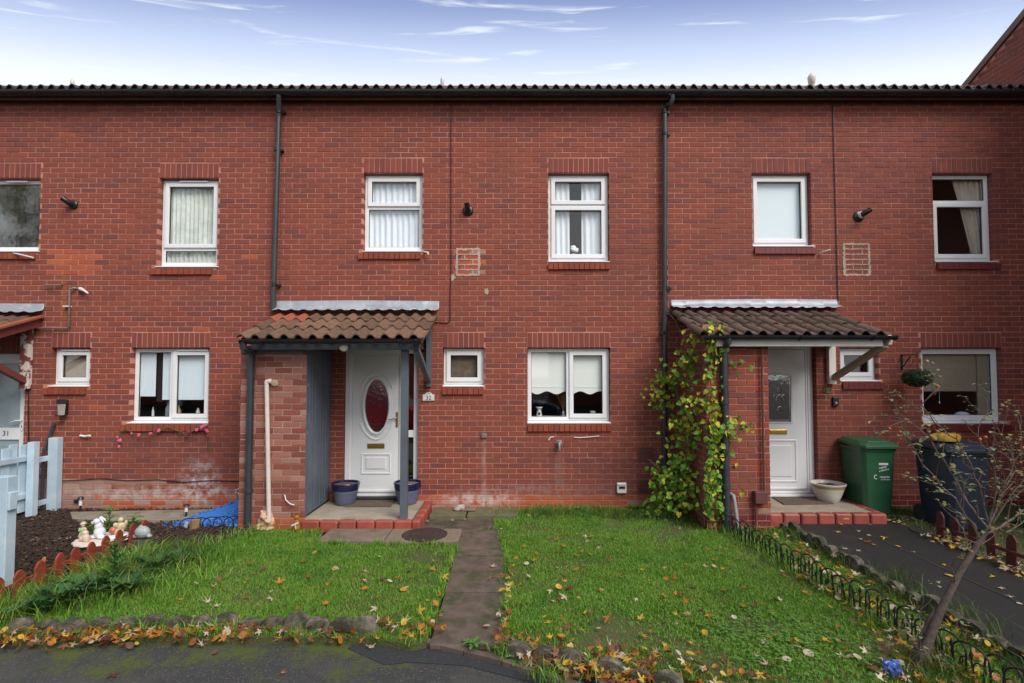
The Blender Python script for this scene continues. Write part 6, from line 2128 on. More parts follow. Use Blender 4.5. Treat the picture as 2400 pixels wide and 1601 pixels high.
a = G(621, 1240)
hg = ornament('hedgehog_ornament', (a.x, a.y + 0.02, -0.005), 'beige clay hedgehog ornament below the white pipe', 'ornament',
              [((0, 0.02, 0.085), (0.112, 0.085, 0.095)), ((0, 0.015, 0.155), (0.085, 0.07, 0.075)), ((0, -0.03, 0.165), (0.062, 0.055, 0.045)),
               ((0.0, -0.075, 0.155), (0.032, 0.035, 0.027)), ((-0.055, 0.0, 0.215), (0.018, 0.014, 0.018)), ((0.05, 0.0, 0.215), (0.018, 0.014, 0.018)),
               ((0.055, -0.075, 0.11), (0.042, 0.025, 0.022), 0.4, 'Y'), ((-0.06, -0.075, 0.055), (0.024, 0.025, 0.036), 0.5, 'Y'),
               ((-0.05, -0.08, 0.015), (0.035, 0.04, 0.018)), ((0.055, -0.08, 0.02), (0.036, 0.04, 0.02)), ((0, 0.0, 0.01), (0.105, 0.085, 0.025))], 'terracotta_beige')
obj('nose', MB().ell((0, -0.112, 0.162), (0.015, 0.012, 0.013), 10), 'terracotta_brown', hg, True, local=True)
for s in (-1, 1):
    obj('eye', MB().ell((s * 0.035, -0.068, 0.195), (0.007, 0.005, 0.009), 8), 'terracotta_brown', hg, True, local=True)

st = G(250, 1318)
sx_, sy_ = -4.46, -1.76
stump = thing('ornament_stand', (sx_, sy_, 0), 'low dark stump with a white scalloped top carrying the garden figures', 'stand')
obj('trunk', MB().lathe([(0.25, 0), (0.23, 0.05), (0.22, 0.125), (0.05, 0.126)], n=24), 'trunk_dark', stump, local=True)
prof = []
vs_, fs_ = [], []
n = 60
for j, (rr_, zz) in enumerate(((0.0, 0.142), (0.225, 0.142), (0.255, 0.135), (0.26, 0.122), (0.225, 0.127))):
    for k in range(n):
        a = 2 * math.pi * k / n
        q = rr_ * (1 + (0.03 * math.cos(a * 15) if j in (2, 3) else 0))
        vs_.append((q * math.cos(a), q * math.sin(a), zz))
for j in range(4):
    for k in range(n):
        q = (k + 1) % n
        fs_.append((j * n + k, j * n + q, (j + 1) * n + q, (j + 1) * n + k))
obj('top', MB().add(vs_, fs_), 'dirty_white', stump, True, local=True, merge=0.0005)
ZS = 0.143
ornament('rabbit_ornament', (sx_ - 0.02, sy_ - 0.02, ZS), 'white porcelain rabbit with laid back ears among the garden figures', 'ornament',
         [((0, 0, 0.06), (0.055, 0.06, 0.065)), ((-0.01, 0, 0.13), (0.042, 0.045, 0.055)), ((-0.02, -0.02, 0.185), (0.036, 0.034, 0.032)), ((-0.05, -0.03, 0.175), (0.022, 0.02, 0.018)),
          ((0.03, -0.018, 0.20), (0.045, 0.010, 0.012), 0.9, 'Y'), ((0.022, 0.016, 0.205), (0.045, 0.010, 0.012), 0.7, 'Y'), ((0.04, -0.03, 0.02), (0.045, 0.03, 0.022)), ((-0.045, -0.03, 0.02), (0.03, 0.025, 0.02))], 'porcelain')
fg = ornament('figurine', (sx_ - 0.20, sy_ - 0.02, ZS), 'small figurine in a green dress at the edge of the stand', 'ornament',
              [((0, 0, 0.035), (0.042, 0.04, 0.04)), ((0, 0, 0.085), (0.03, 0.028, 0.04)), ((0.0, 0, 0.02), (0.048, 0.045, 0.02)), ((0.03, -0.01, 0.09), (0.018, 0.014, 0.026)), ((-0.03, -0.01, 0.09), (0.014, 0.014, 0.026))], 'figure_green')
obj('head', MB().ell((0, -0.005, 0.142), (0.022, 0.022, 0.024), 12), 'figure_pink', fg, True, local=True)
obj('hat', MB().lathe([(0.034, 0.155), (0.024, 0.162), (0.02, 0.175), (0.002, 0.178)], n=14), 'figure_cream', fg, True, local=True)
fp = ornament('figurine', (sx_ - 0.10, sy_ - 0.12, ZS), 'small pink bonneted figurine in front of the white rabbit', 'ornament',
              [((0, 0, 0.04), (0.045, 0.035, 0.045)), ((0, 0, 0.085), (0.034, 0.03, 0.028)), ((-0.02, -0.01, 0.03), (0.03, 0.03, 0.03))], 'figure_pink')
obj('basket', MB().lathe([(0.02, 0), (0.03, 0.02), (0.028, 0.04), (0.02, 0.042)], (0.04, -0.03, 0.0), 12), 'figure_cream', fp, True, local=True)
fa = ornament('figurine', (sx_ + 0.16, sy_ + 0.02, ZS), 'cream and gold winged figurine kneeling on a white base', 'ornament',
              [((0, 0, 0.05), (0.05, 0.045, 0.05)), ((0.015, 0, 0.12), (0.036, 0.034, 0.05)), ((0.02, -0.005, 0.185), (0.028, 0.028, 0.03)), ((0.05, 0.02, 0.12), (0.018, 0.03, 0.06), 0.3, 'Y'), ((-0.03, -0.01, 0.13), (0.03, 0.02, 0.03), 0.6, 'Y')], 'figure_cream')
obj('cloak', MB().ell((-0.05, -0.02, 0.075), (0.04, 0.035, 0.04), 12), 'figure_red', fa, True, local=True)
obj('base', MB().lathe([(0.10, 0), (0.105, 0.012), (0.09, 0.03), (0.05, 0.032)], n=20), 'porcelain', fa, True, local=True)
ornament('snail_ornament', (sx_ + 0.36, sy_ + 0.10, 0.10), 'pale grey stone snail shell figure at the far end of the stand', 'ornament',
         [((0, 0, 0.07), (0.085, 0.06, 0.07)), ((-0.06, 0, 0.03), (0.05, 0.04, 0.03)), ((-0.02, 0, 0.13), (0.02, 0.02, 0.02)), ((0.08, 0, 0.03), (0.03, 0.03, 0.02))], 'figure_grey')
ssx = thing('stump_block', (sx_ + 0.36, sy_ + 0.10, -0.01), 'short dark log block under the grey snail figure', 'log')
obj('trunk', MB().lathe([(0.11, 0), (0.10, 0.105), (0.02, 0.107)], n=14), 'trunk_dark', ssx, local=True)
a = G(165, 1322, 0.0)
rt = thing('toy_windmill', (-4.38, -2.62, 0), 'small coral red trowel-shaped garden marker stuck in the bark bed', 'garden marker')
obj('stick', MB().tube([(0, 0, -0.03), (0.02, 0, 0.14)], 0.005, 6), 'dirty_white', rt, local=True)
obj('blade', MB().ell((0.03, 0, 0.185), (0.022, 0.008, 0.05), 10, Matrix.Rotation(0.3, 3, 'Y')), 'figure_red', rt, True, local=True)
a = G(27, 1428)
tag(obj('white_pot', MB().lathe([(0.05, 0), (0.065, 0.09), (0.07, 0.1), (0.06, 0.1), (0.055, 0.05)], (-4.30, -3.28, 0), 18), 'white_plastic', smooth=True), 'white plastic pot peeping between the first brick-red pickets', 'pot')

# solar path lights in the bark bed
def solar(px, py, h, label):
    p_ = G(px, py)
    r = thing('solar_light', (p_.x, p_.y, 0), label, 'garden light', 'solar stake lights in the bark bed')
    obj('stake', MB().tube([(0, 0, -0.04), (0, 0, h * 0.5)], 0.012, 8), 'black_plastic', r, True, local=True)
    obj('lens', MB().lathe([(0.02, h * 0.5), (0.022, h * 0.82)], n=12), 'white_plastic', r, True, local=True)
    obj('cap', MB().lathe([(0.03, h * 0.821), (0.042, h * 0.86), (0.03, h * 0.97), (0.004, h)], n=14), 'black_plastic', r, True, local=True)


solar(436, 1217, 0.20, 'black capped solar stake light beside the log piece and blue gravel')
solar(188, 1205, 0.24, 'black solar stake light near the pale blue fence and plinth')
a = G(457, 1240)
lgp = thing('log_piece', (a.x, a.y, 0), 'split pale brown log end beside the blue gravel', 'log')
obj('wood', MB().prism([(0.07 * math.cos(R(t_)) * rnd.uniform(.75, 1.1), 0.06 * math.sin(R(t_)) * rnd.uniform(.75, 1.1), 0) for t_ in range(0, 360, 33)], (0, 0, -0.02), (0.01, 0, 0.13)), 'wood_pale', lgp, local=True, bevel=0.008)
obj('bark_flap', MB().beam((-0.12, -0.01, 0.0), (-0.09, -0.02, 0.09), 0.01, 0.05), 'dirty_white', lgp, local=True)
# blue gravel heap
gv = MB()
for k in range(2600):
    x = rnd.uniform(-4.45, -3.42)
    y = rnd.uniform(-0.88, -0.06)
    lim = (x + 4.45) / 1.03
    if rnd.random() > lim + 0.25 and y < -0.8 + 0.5 * (1 - lim):
        continue
    if y > -0.85 + 0.75 * lim + 0.25:
        continue
    h = 0.0 + 0.30 * lim * max(0, (y + 0.95) / 0.9)
    s_ = rnd.uniform(0.009, 0.019)
    c_ = Vector((x, y, h + rnd.uniform(-.006, .01)))
    M3 = Matrix.Rotation(rnd.uniform(0, 6.28), 3, 'Z') @ Matrix.Rotation(rnd.uniform(-.7, .7), 3, 'X')
    vv = [M3 @ Vector(q) * s_ for q in ((-1, -.8, -.4), (1, -.7, -.5), (.8, .9, -.4), (-.9, .8, -.5), (-.6, -.5, .5), (.6, -.5, .45), (.5, .6, .55), (-.5, .5, .5))]
    gv.add([c_ + q for q in vv], [(4, 5, 6, 7), (0, 1, 5, 4), (1, 2, 6, 5), (2, 3, 7, 6), (3, 0, 4, 7)])
tag(obj('blue_gravel', gv, 'blue_gravel'), 'bright blue gravel heaped against the brick store', 'gravel', None, 'stuff')
tag(obj('gravel_base', MB().add([(-4.4, -0.85, -0.005), (-3.42, -0.88, 0.0), (-3.42, -0.06, 0.26), (-3.75, -0.12, 0.15)], [(0, 1, 2, 3)]), 'blue_gravel'), kind='structure')
wf = thing('white_flower_ornament', (-3.62, -0.12, 0.12), 'small white metal flowers on stalks beside the store wall', 'ornament')
for (dx, dz, s_) in ((0, 0.22, 0.045), (-0.22, 0.16, 0.03)):
    obj('stalk', MB().tube([(dx, 0, 0), (dx, 0, dz)], 0.004, 5), 'weed_dark', wf, local=True)
    for k in range(5):
        a = 2 * math.pi * k / 5
        obj('petal', MB().ell((dx + s_ * math.cos(a), -0.005, dz + s_ * math.sin(a)), (s_ * .55, 0.006, s_ * .3), 8, Matrix.Rotation(-a, 3, 'Y')), 'dirty_white', wf, True, local=True)
# stake and little figure at the corner of the store
a = G(672, 1228)
tag(obj('garden_stake', MB().tube([(a.x, a.y, -0.03), (a.x, a.y, 0.26)], 0.014, 8), 'pipe_grey', smooth=True), 'thin dark stake before the store beside the hedgehog', 'stake')
cable('dangling_wire', [W(667, 1160, PY - 0.01), W(670, 1172, PY - 0.03), W(680, 1181, PY - 0.03), W(690, 1184, PY - 0.02)], 0.007, 'white_plastic', 'curled white cord end hanging on the store wall', 'cord')
a = G(695, 1247)
pf = ornament('angel_ornament', (a.x, a.y, 0), 'rusty brown figure with a pale bow beside the red step', 'ornament',
              [((0, 0, 0.05), (0.045, 0.04, 0.05)), ((0, 0, 0.12), (0.035, 0.03, 0.04)), ((0, 0, 0.175), (0.032, 0.03, 0.03)), ((-0.035, 0, 0.215), (0.008, 0.008, 0.03)), ((0.03, 0, 0.22), (0.008, 0.008, 0.035))], 'leaf_orange')
obj('bow', MB().beam((-0.045, -0.042, 0.09), (0.04, -0.044, 0.125), 0.006, 0.022), 'dirty_white', pf, local=True)
obj('bow_tail', MB().beam((0.0, -0.05, 0.11), (0.012, -0.052, 0.05), 0.005, 0.016), 'dirty_white', pf, local=True)
# white washing pipe down the store
xa, xb = W(625, 900, PY - 0.035), W(631, 1196, PY - 0.05)
wpx = thing('white_pipe', (xa.x, PY, 0), 'white plastic waste pipe with an elbow on the brick store', 'pipe')
obj('pipe', MB().tube([(0, -0.035, xa.z), (xb.x - xa.x, -0.05, 0.10)], 0.027, 12), 'dirty_white', wpx, True, local=True)
obj('elbow', MB().tube([(0, -0.034, xa.z + 0.002), (0.004, -0.034, xa.z + 0.03), (0.035, -0.034, xa.z + 0.035), (0.06, -0.03, xa.z + 0.03)], 0.031, 12), 'dirty_white', wpx, True, local=True)
obj('sealant', MB().ell((0.085, -0.008, xa.z + 0.01), (0.05, 0.012, 0.045), 10), 'cement', wpx, True, local=True)
a = G(2090, 1583)
m_ = MB().ell((a.x, a.y, 0.045), (0.065, 0.045, 0.05), 16)
m_.v = [tuple(Vector((a.x, a.y, 0.045)) + (Vector(p) - Vector((a.x, a.y, 0.045))) * rnd.uniform(.55, 1.25)) for p in m_.v]
tag(obj('wrapper', m_, 'wrapper_blue', merge=0.001), 'crumpled blue wrapper in the grass by the rose trunk', 'litter')
# ------------------------------------------------------------------ grass
def in_poly(x, y, poly):
    p = np.array(poly)
    ins = np.zeros(len(x), bool)
    j = len(p) - 1
    for i in range(len(p)):
        c = ((p[i, 1] > y) != (p[j, 1] > y)) & (x < (p[j, 0] - p[i, 0]) * (y - p[i, 1]) / (p[j, 1] - p[i, 1] + 1e-12) + p[i, 0])
        ins ^= c
        j = i
    return ins


def vnoise(x, y, s, seed):
    """smooth value noise"""
    r = np.random.RandomState(seed)
    g = r.rand(64, 64)
    u, v = x * s + 100, y * s + 100
    i, j = np.floor(u).astype(int), np.floor(v).astype(int)
    a, b = u - i, v - j
    a, b = a * a * (3 - 2 * a), b * b * (3 - 2 * b)
    G_ = lambda p, q: g[p % 64, q % 64]
    return (G_(i, j) * (1 - a) + G_(i + 1, j) * a) * (1 - b) + (G_(i, j + 1) * (1 - a) + G_(i + 1, j + 1) * a) * b


def blades(name, x, y, h, w, matn, z=0.0, bend=0.5, label=None, zarr=None):
    n = len(x)
    th = nr.rand(n) * 2 * np.pi
    ph = nr.rand(n) * 2 * np.pi
    bd = bend * h * (0.3 + 1.1 * nr.rand(n))
    z0 = np.full(n, z - 0.006) if zarr is None else zarr
    dx, dy = np.cos(th) * w / 2, np.sin(th) * w / 2
    bx, by = np.cos(ph) * bd, np.sin(ph) * bd
    V = np.empty((n, 5, 3))
    V[:, 0] = np.stack([x - dx, y - dy, z0], 1)
    V[:, 1] = np.stack([x + dx, y + dy, z0], 1)
    V[:, 2] = np.stack([x + dx * .8 + bx * .3, y + dy * .8 + by * .3, z0 + h * .6], 1)
    V[:, 3] = np.stack([x - dx * .8 + bx * .3, y - dy * .8 + by * .3, z0 + h * .6], 1)
    V[:, 4] = np.stack([x + bx, y + by, z0 + h * (1.0 - 0.25 * (bd / (h + 1e-9)))], 1)
    me = bpy.data.meshes.new(name)
    me.vertices.add(n * 5)
    me.vertices.foreach_set('co', V.reshape(-1).astype(np.float32))
    base = np.arange(n)[:, None] * 5
    idx = np.concatenate([base + np.array([0, 1, 2, 3]), base + np.array([3, 2, 4])], 1).reshape(-1)
    me.loops.add(n * 7)
    me.loops.foreach_set('vertex_index', idx.astype(np.int32))
    me.polygons.add(n * 2)
    st = (np.arange(n)[:, None] * 7 + np.array([0, 4])).reshape(-1)
    me.polygons.foreach_set('loop_start', st.astype(np.int32))
    me.update(calc_edges=True)
    me.materials.append(MATS[matn])
    o = link(name, me)
    return tag(o, label, 'grass' if label else None, None, 'stuff')


def scatter(poly, n):
    p = np.array(poly)
    x = nr.uniform(p[:, 0].min(), p[:, 0].max(), n)
    y = nr.uniform(p[:, 1].min(), p[:, 1].max(), n)
    k = in_poly(x, y, poly)
    return x[k], y[k]


def lawn(poly, dens, label, hmin, hmax, z=0.0, w=0.0055, matn='grass'):
    p = np.array(poly)
    area = (p[:, 0].max() - p[:, 0].min()) * (p[:, 1].max() - p[:, 1].min())
    x, y = scatter(poly, int(area * dens))
    nz = vnoise(x, y, 2.3, 3) * 0.6 + vnoise(x, y, 6.0, 4) * 0.4
    bare = vnoise(x, y, 1.1, 9) * 0.6 + vnoise(x, y, 4.0, 12) * 0.4
    keep = nr.rand(len(x)) < np.clip(0.25 + 1.3 * nz - 2.6 * np.clip(bare - 0.56, 0, 1), 0.06, 1)
    x, y, nz = x[keep], y[keep], nz[keep]
    h = hmin + (hmax - hmin) * nz ** 1.3 * (0.5 + 0.8 * nr.rand(len(x)))
    return blades('grass', x, y, h, w * (0.7 + 0.6 * nr.rand(len(x))), matn, z, 0.75, label)


lawn(LEFT_LAWN, 15000, 'short green lawn before the porch with the oval-glass door', 0.018, 0.066, w=0.0045)
lawn(RIGHT_LAWN, 15000, 'wide green lawn between the slab path and the wire hoops', 0.016, 0.064, w=0.0045)
# ragged tufts: edges, wall foot, under the climber, round the ornaments
EDGE = []


def tuft_line(pts, n, spread, h0, h1, w=0.006, matn='grass', z=0.0):
    P = [np.array(p) for p in pts]
    xs, ys, hs = [], [], []
    for i in range(len(P) - 1):
        L = np.linalg.norm(P[i + 1] - P[i])
        m = max(1, int(n * L))
        cl = nr.rand(max(1, m // 18))
        t = cl[nr.randint(0, len(cl), m)] + nr.normal(0, 0.03 / max(L, .1), m)
        q = P[i] + (P[i + 1] - P[i]) * t[:, None] + nr.normal(0, spread, (m, 2))
        xs.append(q[:, 0])
        ys.append(q[:, 1])
        hs.append(h0 + (h1 - h0) * nr.rand(m) ** 1.4)
    EDGE.append((np.concatenate(xs), np.concatenate(ys), np.concatenate(hs), w, matn, z))


tuft_line([(-0.63, -3.7), (-0.63, -1.7)], 260, 0.02, 0.04, 0.12)
tuft_line([(-0.03, -3.8), (-0.05, -1.9), (-0.15, -1.1)], 300, 0.025, 0.04, 0.13)
tuft_line([(-0.62, -1.6), (-1.48, -1.57), (-2.2, -1.55)], 260, 0.02, 0.04, 0.11)
tuft_line([(-2.25, -1.6), (-2.35, -1.12), (-2.65, -1.18), (-3.3, -1.2)], 300, 0.04, 0.03, 0.09)
tuft_line([(-3.0, -1.2), (-3.4, -1.75), (-4.0, -2.1)], 520, 0.09, 0.05, 0.22)
tuft_line([(-0.2, -0.3), (0.6, -0.12), (1.7, -0.15)], 500, 0.10, 0.05, 0.16)
tuft_line([(-0.2, -1.0), (0.2, -0.5)], 420, 0.08, 0.05, 0.12)
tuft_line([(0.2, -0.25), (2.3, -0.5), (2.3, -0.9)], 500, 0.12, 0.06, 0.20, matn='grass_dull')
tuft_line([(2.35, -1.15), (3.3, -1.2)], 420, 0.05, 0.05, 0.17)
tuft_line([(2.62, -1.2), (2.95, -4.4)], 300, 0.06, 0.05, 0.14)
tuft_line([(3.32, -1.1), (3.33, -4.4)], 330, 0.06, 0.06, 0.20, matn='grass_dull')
tuft_line([(3.47, -2.3), (3.5, -4.2)], 90, 0.04, 0.08, 0.26, matn='grass_dull', z=0.05)
tuft_line([(-3.9, -3.5), (-1.0, -3.52)], 200, 0.04, 0.05, 0.13)
tuft_line([(0.0, -3.95), (1.9, -4.4)], 200, 0.06, 0.05, 0.12)
tuft_line([(-0.7, -3.7), (-0.62, -3.3)], 500, 0.04, 0.05, 0.14)
tuft_line([(-0.1, -3.86), (0.0, -3.9)], 500, 0.03, 0.05, 0.14)
tuft_line([(0.1, -4.15), (0.35, -4.2)], 300, 0.03, 0.05, 0.14)
tuft_line([(-4.05, -3.4), (-3.4, -2.6), (-3.3, -2.1), (-3.8, -2.1)], 800, 0.22, 0.08, 0.24, 0.007)
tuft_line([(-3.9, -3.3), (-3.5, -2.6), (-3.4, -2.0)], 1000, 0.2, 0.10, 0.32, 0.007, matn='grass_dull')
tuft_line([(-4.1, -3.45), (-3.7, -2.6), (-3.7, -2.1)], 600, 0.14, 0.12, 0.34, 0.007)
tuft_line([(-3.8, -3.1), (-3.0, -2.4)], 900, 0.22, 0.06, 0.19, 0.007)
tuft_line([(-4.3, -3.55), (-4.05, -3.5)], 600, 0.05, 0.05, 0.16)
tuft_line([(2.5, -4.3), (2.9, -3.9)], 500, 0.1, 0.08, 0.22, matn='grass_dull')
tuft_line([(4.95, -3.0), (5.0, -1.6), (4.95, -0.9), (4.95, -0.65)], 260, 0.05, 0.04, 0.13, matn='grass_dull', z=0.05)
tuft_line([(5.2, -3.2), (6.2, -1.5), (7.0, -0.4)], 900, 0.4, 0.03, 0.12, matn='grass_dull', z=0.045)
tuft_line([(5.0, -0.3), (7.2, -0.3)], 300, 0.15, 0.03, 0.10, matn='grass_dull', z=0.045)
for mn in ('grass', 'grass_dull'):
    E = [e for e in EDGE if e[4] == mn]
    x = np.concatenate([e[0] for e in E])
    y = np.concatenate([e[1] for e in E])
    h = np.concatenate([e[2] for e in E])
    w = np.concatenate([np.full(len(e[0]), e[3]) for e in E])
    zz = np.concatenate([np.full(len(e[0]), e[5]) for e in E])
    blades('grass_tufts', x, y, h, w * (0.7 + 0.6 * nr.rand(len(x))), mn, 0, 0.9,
           'long ragged grass along the lawn edges' if mn == 'grass' else 'dull ragged grass by the path and wall', zz - 0.006)  # the dull tufts have a darker green of their own
# clover patch in the wide lawn
mb = MB()
for k in range(1000):
    x, y = rnd.gauss(1.9, 0.35), rnd.gauss(-3.75, 0.28)
    if x > 2.8 or y < -4.3 - 0.1 * x:
        continue
    h = rnd.uniform(0.02, 0.05)
    c_ = Vector((x, y, h))
    a0 = rnd.uniform(0, 6.28)
    for j in range(3):
        a = a0 + 2.09 * j
        d = Vector((math.cos(a), math.sin(a), rnd.uniform(-.2, .3))) * 0.011
        e = Vector((-d.y, d.x, 0)) * 0.7
        mb.add([c_, c_ + d * .6 + e, c_ + d * 1.3, c_ + d * .6 - e], [(0, 1, 2, 3)])
tag(obj('clover', mb, 'weed_fresh'), 'low clover patch in the wide lawn near the road', 'clover', None, 'stuff')

# ------------------------------------------------------------------ bark mulch
def chips(n, poly, z, matn, s0, s1, label, name='bark_chips'):
    x, y = scatter(poly, n)
    mb = MB()
    for a, b in zip(x, y):
        L, w_ = rnd.uniform(s0, s1), rnd.uniform(0.007, 0.016)
        M3 = Matrix.Rotation(rnd.uniform(0, 6.28), 3, 'Z') @ Matrix.Rotation(rnd.uniform(-.5, .5), 3, 'Y') @ Matrix.Rotation(rnd.uniform(-.5, .5), 3, 'X')
        c_ = Vector((a, b, z + rnd.uniform(0, .022)))
        h_ = 0.004
        vv = [M3 @ Vector(q) for q in ((-L / 2, -w_ * .3, -h_), (L / 2, -w_ * .5, -h_), (L / 2, w_ * .5, -h_), (-L / 2, w_ * .4, -h_), (-L / 2, -w_ * .3, h_), (L / 2, -w_ * .4, h_), (L / 2, w_ * .4, h_), (-L / 2, w_ * .3, h_))]
        mb.add([c_ + q for q in vv], [(4, 5, 6, 7), (0, 1, 5, 4), (1, 2, 6, 5), (2, 3, 7, 6), (3, 0, 4, 7)])
    return tag(obj(name, mb, matn), label, 'bark chips', None, 'stuff')


BEDV = [(-6.9, -0.02), (-6.9, -1.6), (-5.4, -3.0), (-4.2, -3.5), (-4.2, -2.1), (-3.9, -1.9), (-3.35, -1.65), (-2.98, -1.0), (-3.45, -0.95), (-3.45, -0.02)]
chips(16000, BEDV, 0.0, 'chip', 0.025, 0.075, 'dark wet bark chips covering the bed beside the red pickets')
chips(420, BEDV, 0.012, 'chip_pale', 0.02, 0.05, 'pale splinters scattered over the dark bark bed')

# ------------------------------------------------------------------ leaves on the ground
def leaf_mesh(kind, matn, size, seed):
    r = random.Random(seed)
    if kind == 'maple':
        out = []
        lobes = [(-130, .50), (-62, .82), (0, 1.0), (62, .82), (130, .50)]
        for i, (a, l) in enumerate(lobes):
            l *= r.uniform(.85, 1.1)
            for da, f in ((-17, .48), (-9, .80), (-3, .78), (0, 1.0), (4, .76), (10, .82), (17, .48)):
                out.append((R(a + da + 90), l * f))
            if i < 4:
                out.append((R((a + lobes[i + 1][0]) / 2 + 90), .30))
        out.append((R(270), .12))
    elif kind == 'narrow':
        out = []
        for i, (a, l) in enumerate(((-100, .5), (-45, .85), (0, 1.0), (45, .85), (100, .5))):
            for da, f in ((-9, .4), (0, 1.0), (9, .4)):
                out.append((R(a + da + 90), l * f))
            if i < 4:
                out.append((R(a + 25 + 90), .20))
        out.append((R(270), .08))
    else:
        out = [(R(270 + k * 30), (0.45 + 0.35 * (abs(math.cos(R(k * 15))) if k > 6 else abs(math.cos(R(k * 15)))))) for k in range(12)]
        out = []
        for k in range(14):
            a = 2 * math.pi * k / 14
            out.append((a, 0.55 + 0.25 * math.sin(a) ** 2 * (1 if math.sin(a) > 0 else .4)))
    fold, curl, tw = r.uniform(-.1, .6), r.uniform(-.25, .55), r.uniform(-.3, .3)

    def lift(x, y):
        return (fold * abs(x) + curl * (y - .2) ** 2 + tw * x * y) * 0.8

    vs_ = [(0, 0.0, 0)] + [(l * math.cos(a), l * math.sin(a), lift(l * math.cos(a), l * math.sin(a))) for a, l in out]
    n = len(out)
    fs_ = [(0, i + 1, (i + 1) % n + 1) for i in range(n)]
    b = len(vs_)
    vs_ += [(-.02, -.08, 0), (.02, -.08, 0), (.03, -.75, .1), (.0, -.75, .1)]
    fs_.append((b, b + 1, b + 2, b + 3))
    mb = MB()
    mn = min(v[2] for v in vs_)
    mb.add([(x * size, y * size, (z - mn) * size) for x, y, z in vs_], fs_)
    me = mesh_of(mb, 'fallen_leaf', matn)
    return me


LM = {}
for mt in ('leaf_yellow', 'leaf_orange', 'leaf_brown', 'leaf_pale'):
    LM[mt] = [leaf_mesh('maple', mt, 0.066, 1), leaf_mesh('narrow', mt, 0.072, 2), leaf_mesh('maple', mt, 0.056, 3), leaf_mesh('oval', mt, 0.046, 4), leaf_mesh('maple', mt, 0.06, 5), leaf_mesh('oval', mt, 0.038, 6)]
WTS = dict(lawn=(('leaf_yellow', .22), ('leaf_orange', .27), ('leaf_brown', .23), ('leaf_pale', .28)), kerb=(('leaf_yellow', .20), ('leaf_orange', .29), ('leaf_brown', .33), ('leaf_pale', .18)),
           path=(('leaf_yellow', .35), ('leaf_orange', .1), ('leaf_brown', .05), ('leaf_pale', .5)))


def pick(w):
    r_ = rnd.random()
    for m_, p_ in WTS[w]:
        r_ -= p_
        if r_ < 0:
            return m_
    return WTS[w][0][0]


LEAVES = []       # x, y, z, material, mesh, rotation


def drop(x, y, z, w, area, flat=0.5, ov=None):
    mt = ov or pick(w)
    LEAVES.append((x, y, z, mt, rnd.choice(LM[mt]), (rnd.uniform(-1, 1) * flat, rnd.uniform(-1, 1) * flat, rnd.uniform(0, 6.28)), rnd.uniform(0.55, 1.05), area))


def drop_line(pts, n, spread, z, w, area, flat=0.7, pile=0.03):
    P = [Vector((a, b)) for a, b in pts]
    Ls = [(P[i + 1] - P[i]).length for i in range(len(P) - 1)]
    for k in range(n):
        i = rnd.choices(range(len(Ls)), Ls)[0]
        q = P[i].lerp(P[i + 1], rnd.random())
        drop(q.x + rnd.gauss(0, spread), q.y + rnd.gauss(0, spread), z + rnd.uniform(0, pile), w, area, flat)


x, y = scatter(RIGHT_LAWN, 640)
for a, b in zip(x, y):
    if rnd.random() < min(1, max(0.10, (-b - 0.9) / 2.8)) and a < 3.0:
        drop(a, b, 0.018 + rnd.uniform(0, .02), 'lawn', 'lawn_wide')
x, y = scatter(LEFT_LAWN, 210)
for a, b in zip(x, y):
    if a > -3.1 and rnd.random() < min(1, max(0.15, (-b - 1.2) / 2.0)):
        drop(a, b, 0.018 + rnd.uniform(0, .02), 'lawn', 'lawn_porch')
kx = gline([(-20, 1506), (250, 1500), (560, 1492), (860, 1490)], -0.03)
drop_line(kx, 560, 0.055, -0.03, 'kerb', 'kerb', 0.9, 0.07)
drop_line(gline([(880, 1480), (1010, 1500)], -0.02), 40, 0.07, 0.02, 'kerb', 'kerb', 0.6, 0.05)
drop_line(gline([(1180, 1530), (1185, 1400), (1200, 1330)], 0), 46, 0.045, 0.03, 'kerb', 'slab_edge', 0.7, 0.05)
drop_line(gline([(1010, 1490), (1030, 1400)], 0), 20, 0.05, 0.03, 'kerb', 'slab_edge', 0.7, 0.05)
drop_line(gline([(1230, 1560), (1400, 1590), (1600, 1640), (1800, 1680)], -0.03), 340, 0.06, -0.02, 'kerb', 'kerb_wide', 0.9, 0.09)
drop_line(gline([(1200, 1505), (1450, 1535), (1700, 1580), (1800, 1600)], 0.03), 110, 0.07, 0.03, 'kerb', 'lawn_wide', 0.8, 0.04)
drop_line([(2.2, -4.4), (2.6, -3.9), (2.9, -4.3)], 70, 0.16, 0.03, 'kerb', 'lawn_wide', 0.8, 0.04)
drop_line([(3.05, -1.5), (3.15, -3.0), (3.2, -4.2)], 150, 0.13, 0.03, 'lawn', 'strip', 0.7, 0.05)
drop_line([(2.7, -2.4), (2.85, -4.2)], 80, 0.12, 0.03, 'lawn', 'strip', 0.7, 0.04)
drop_line([(4.78, -1.5), (4.80, -3.0)], 130, 0.07, 0.055, 'path', 'pickets', 0.7, 0.05)
drop_line([(3.7, -1.0), (4.4, -1.8), (4.3, -3.2)], 24, 0.3, 0.057, 'path', 'tarmac_path', 0.15, 0.004)
drop_line([(4.8, -0.9), (4.95, -0.75), (5.1, -0.6)], 22, 0.1, 0.06, 'path', 'bins', 0.5, 0.02)
drop_line([(5.0, -2.8), (6.2, -0.6)], 34, 0.35, 0.06, 'path', 'bins', 0.5, 0.02)
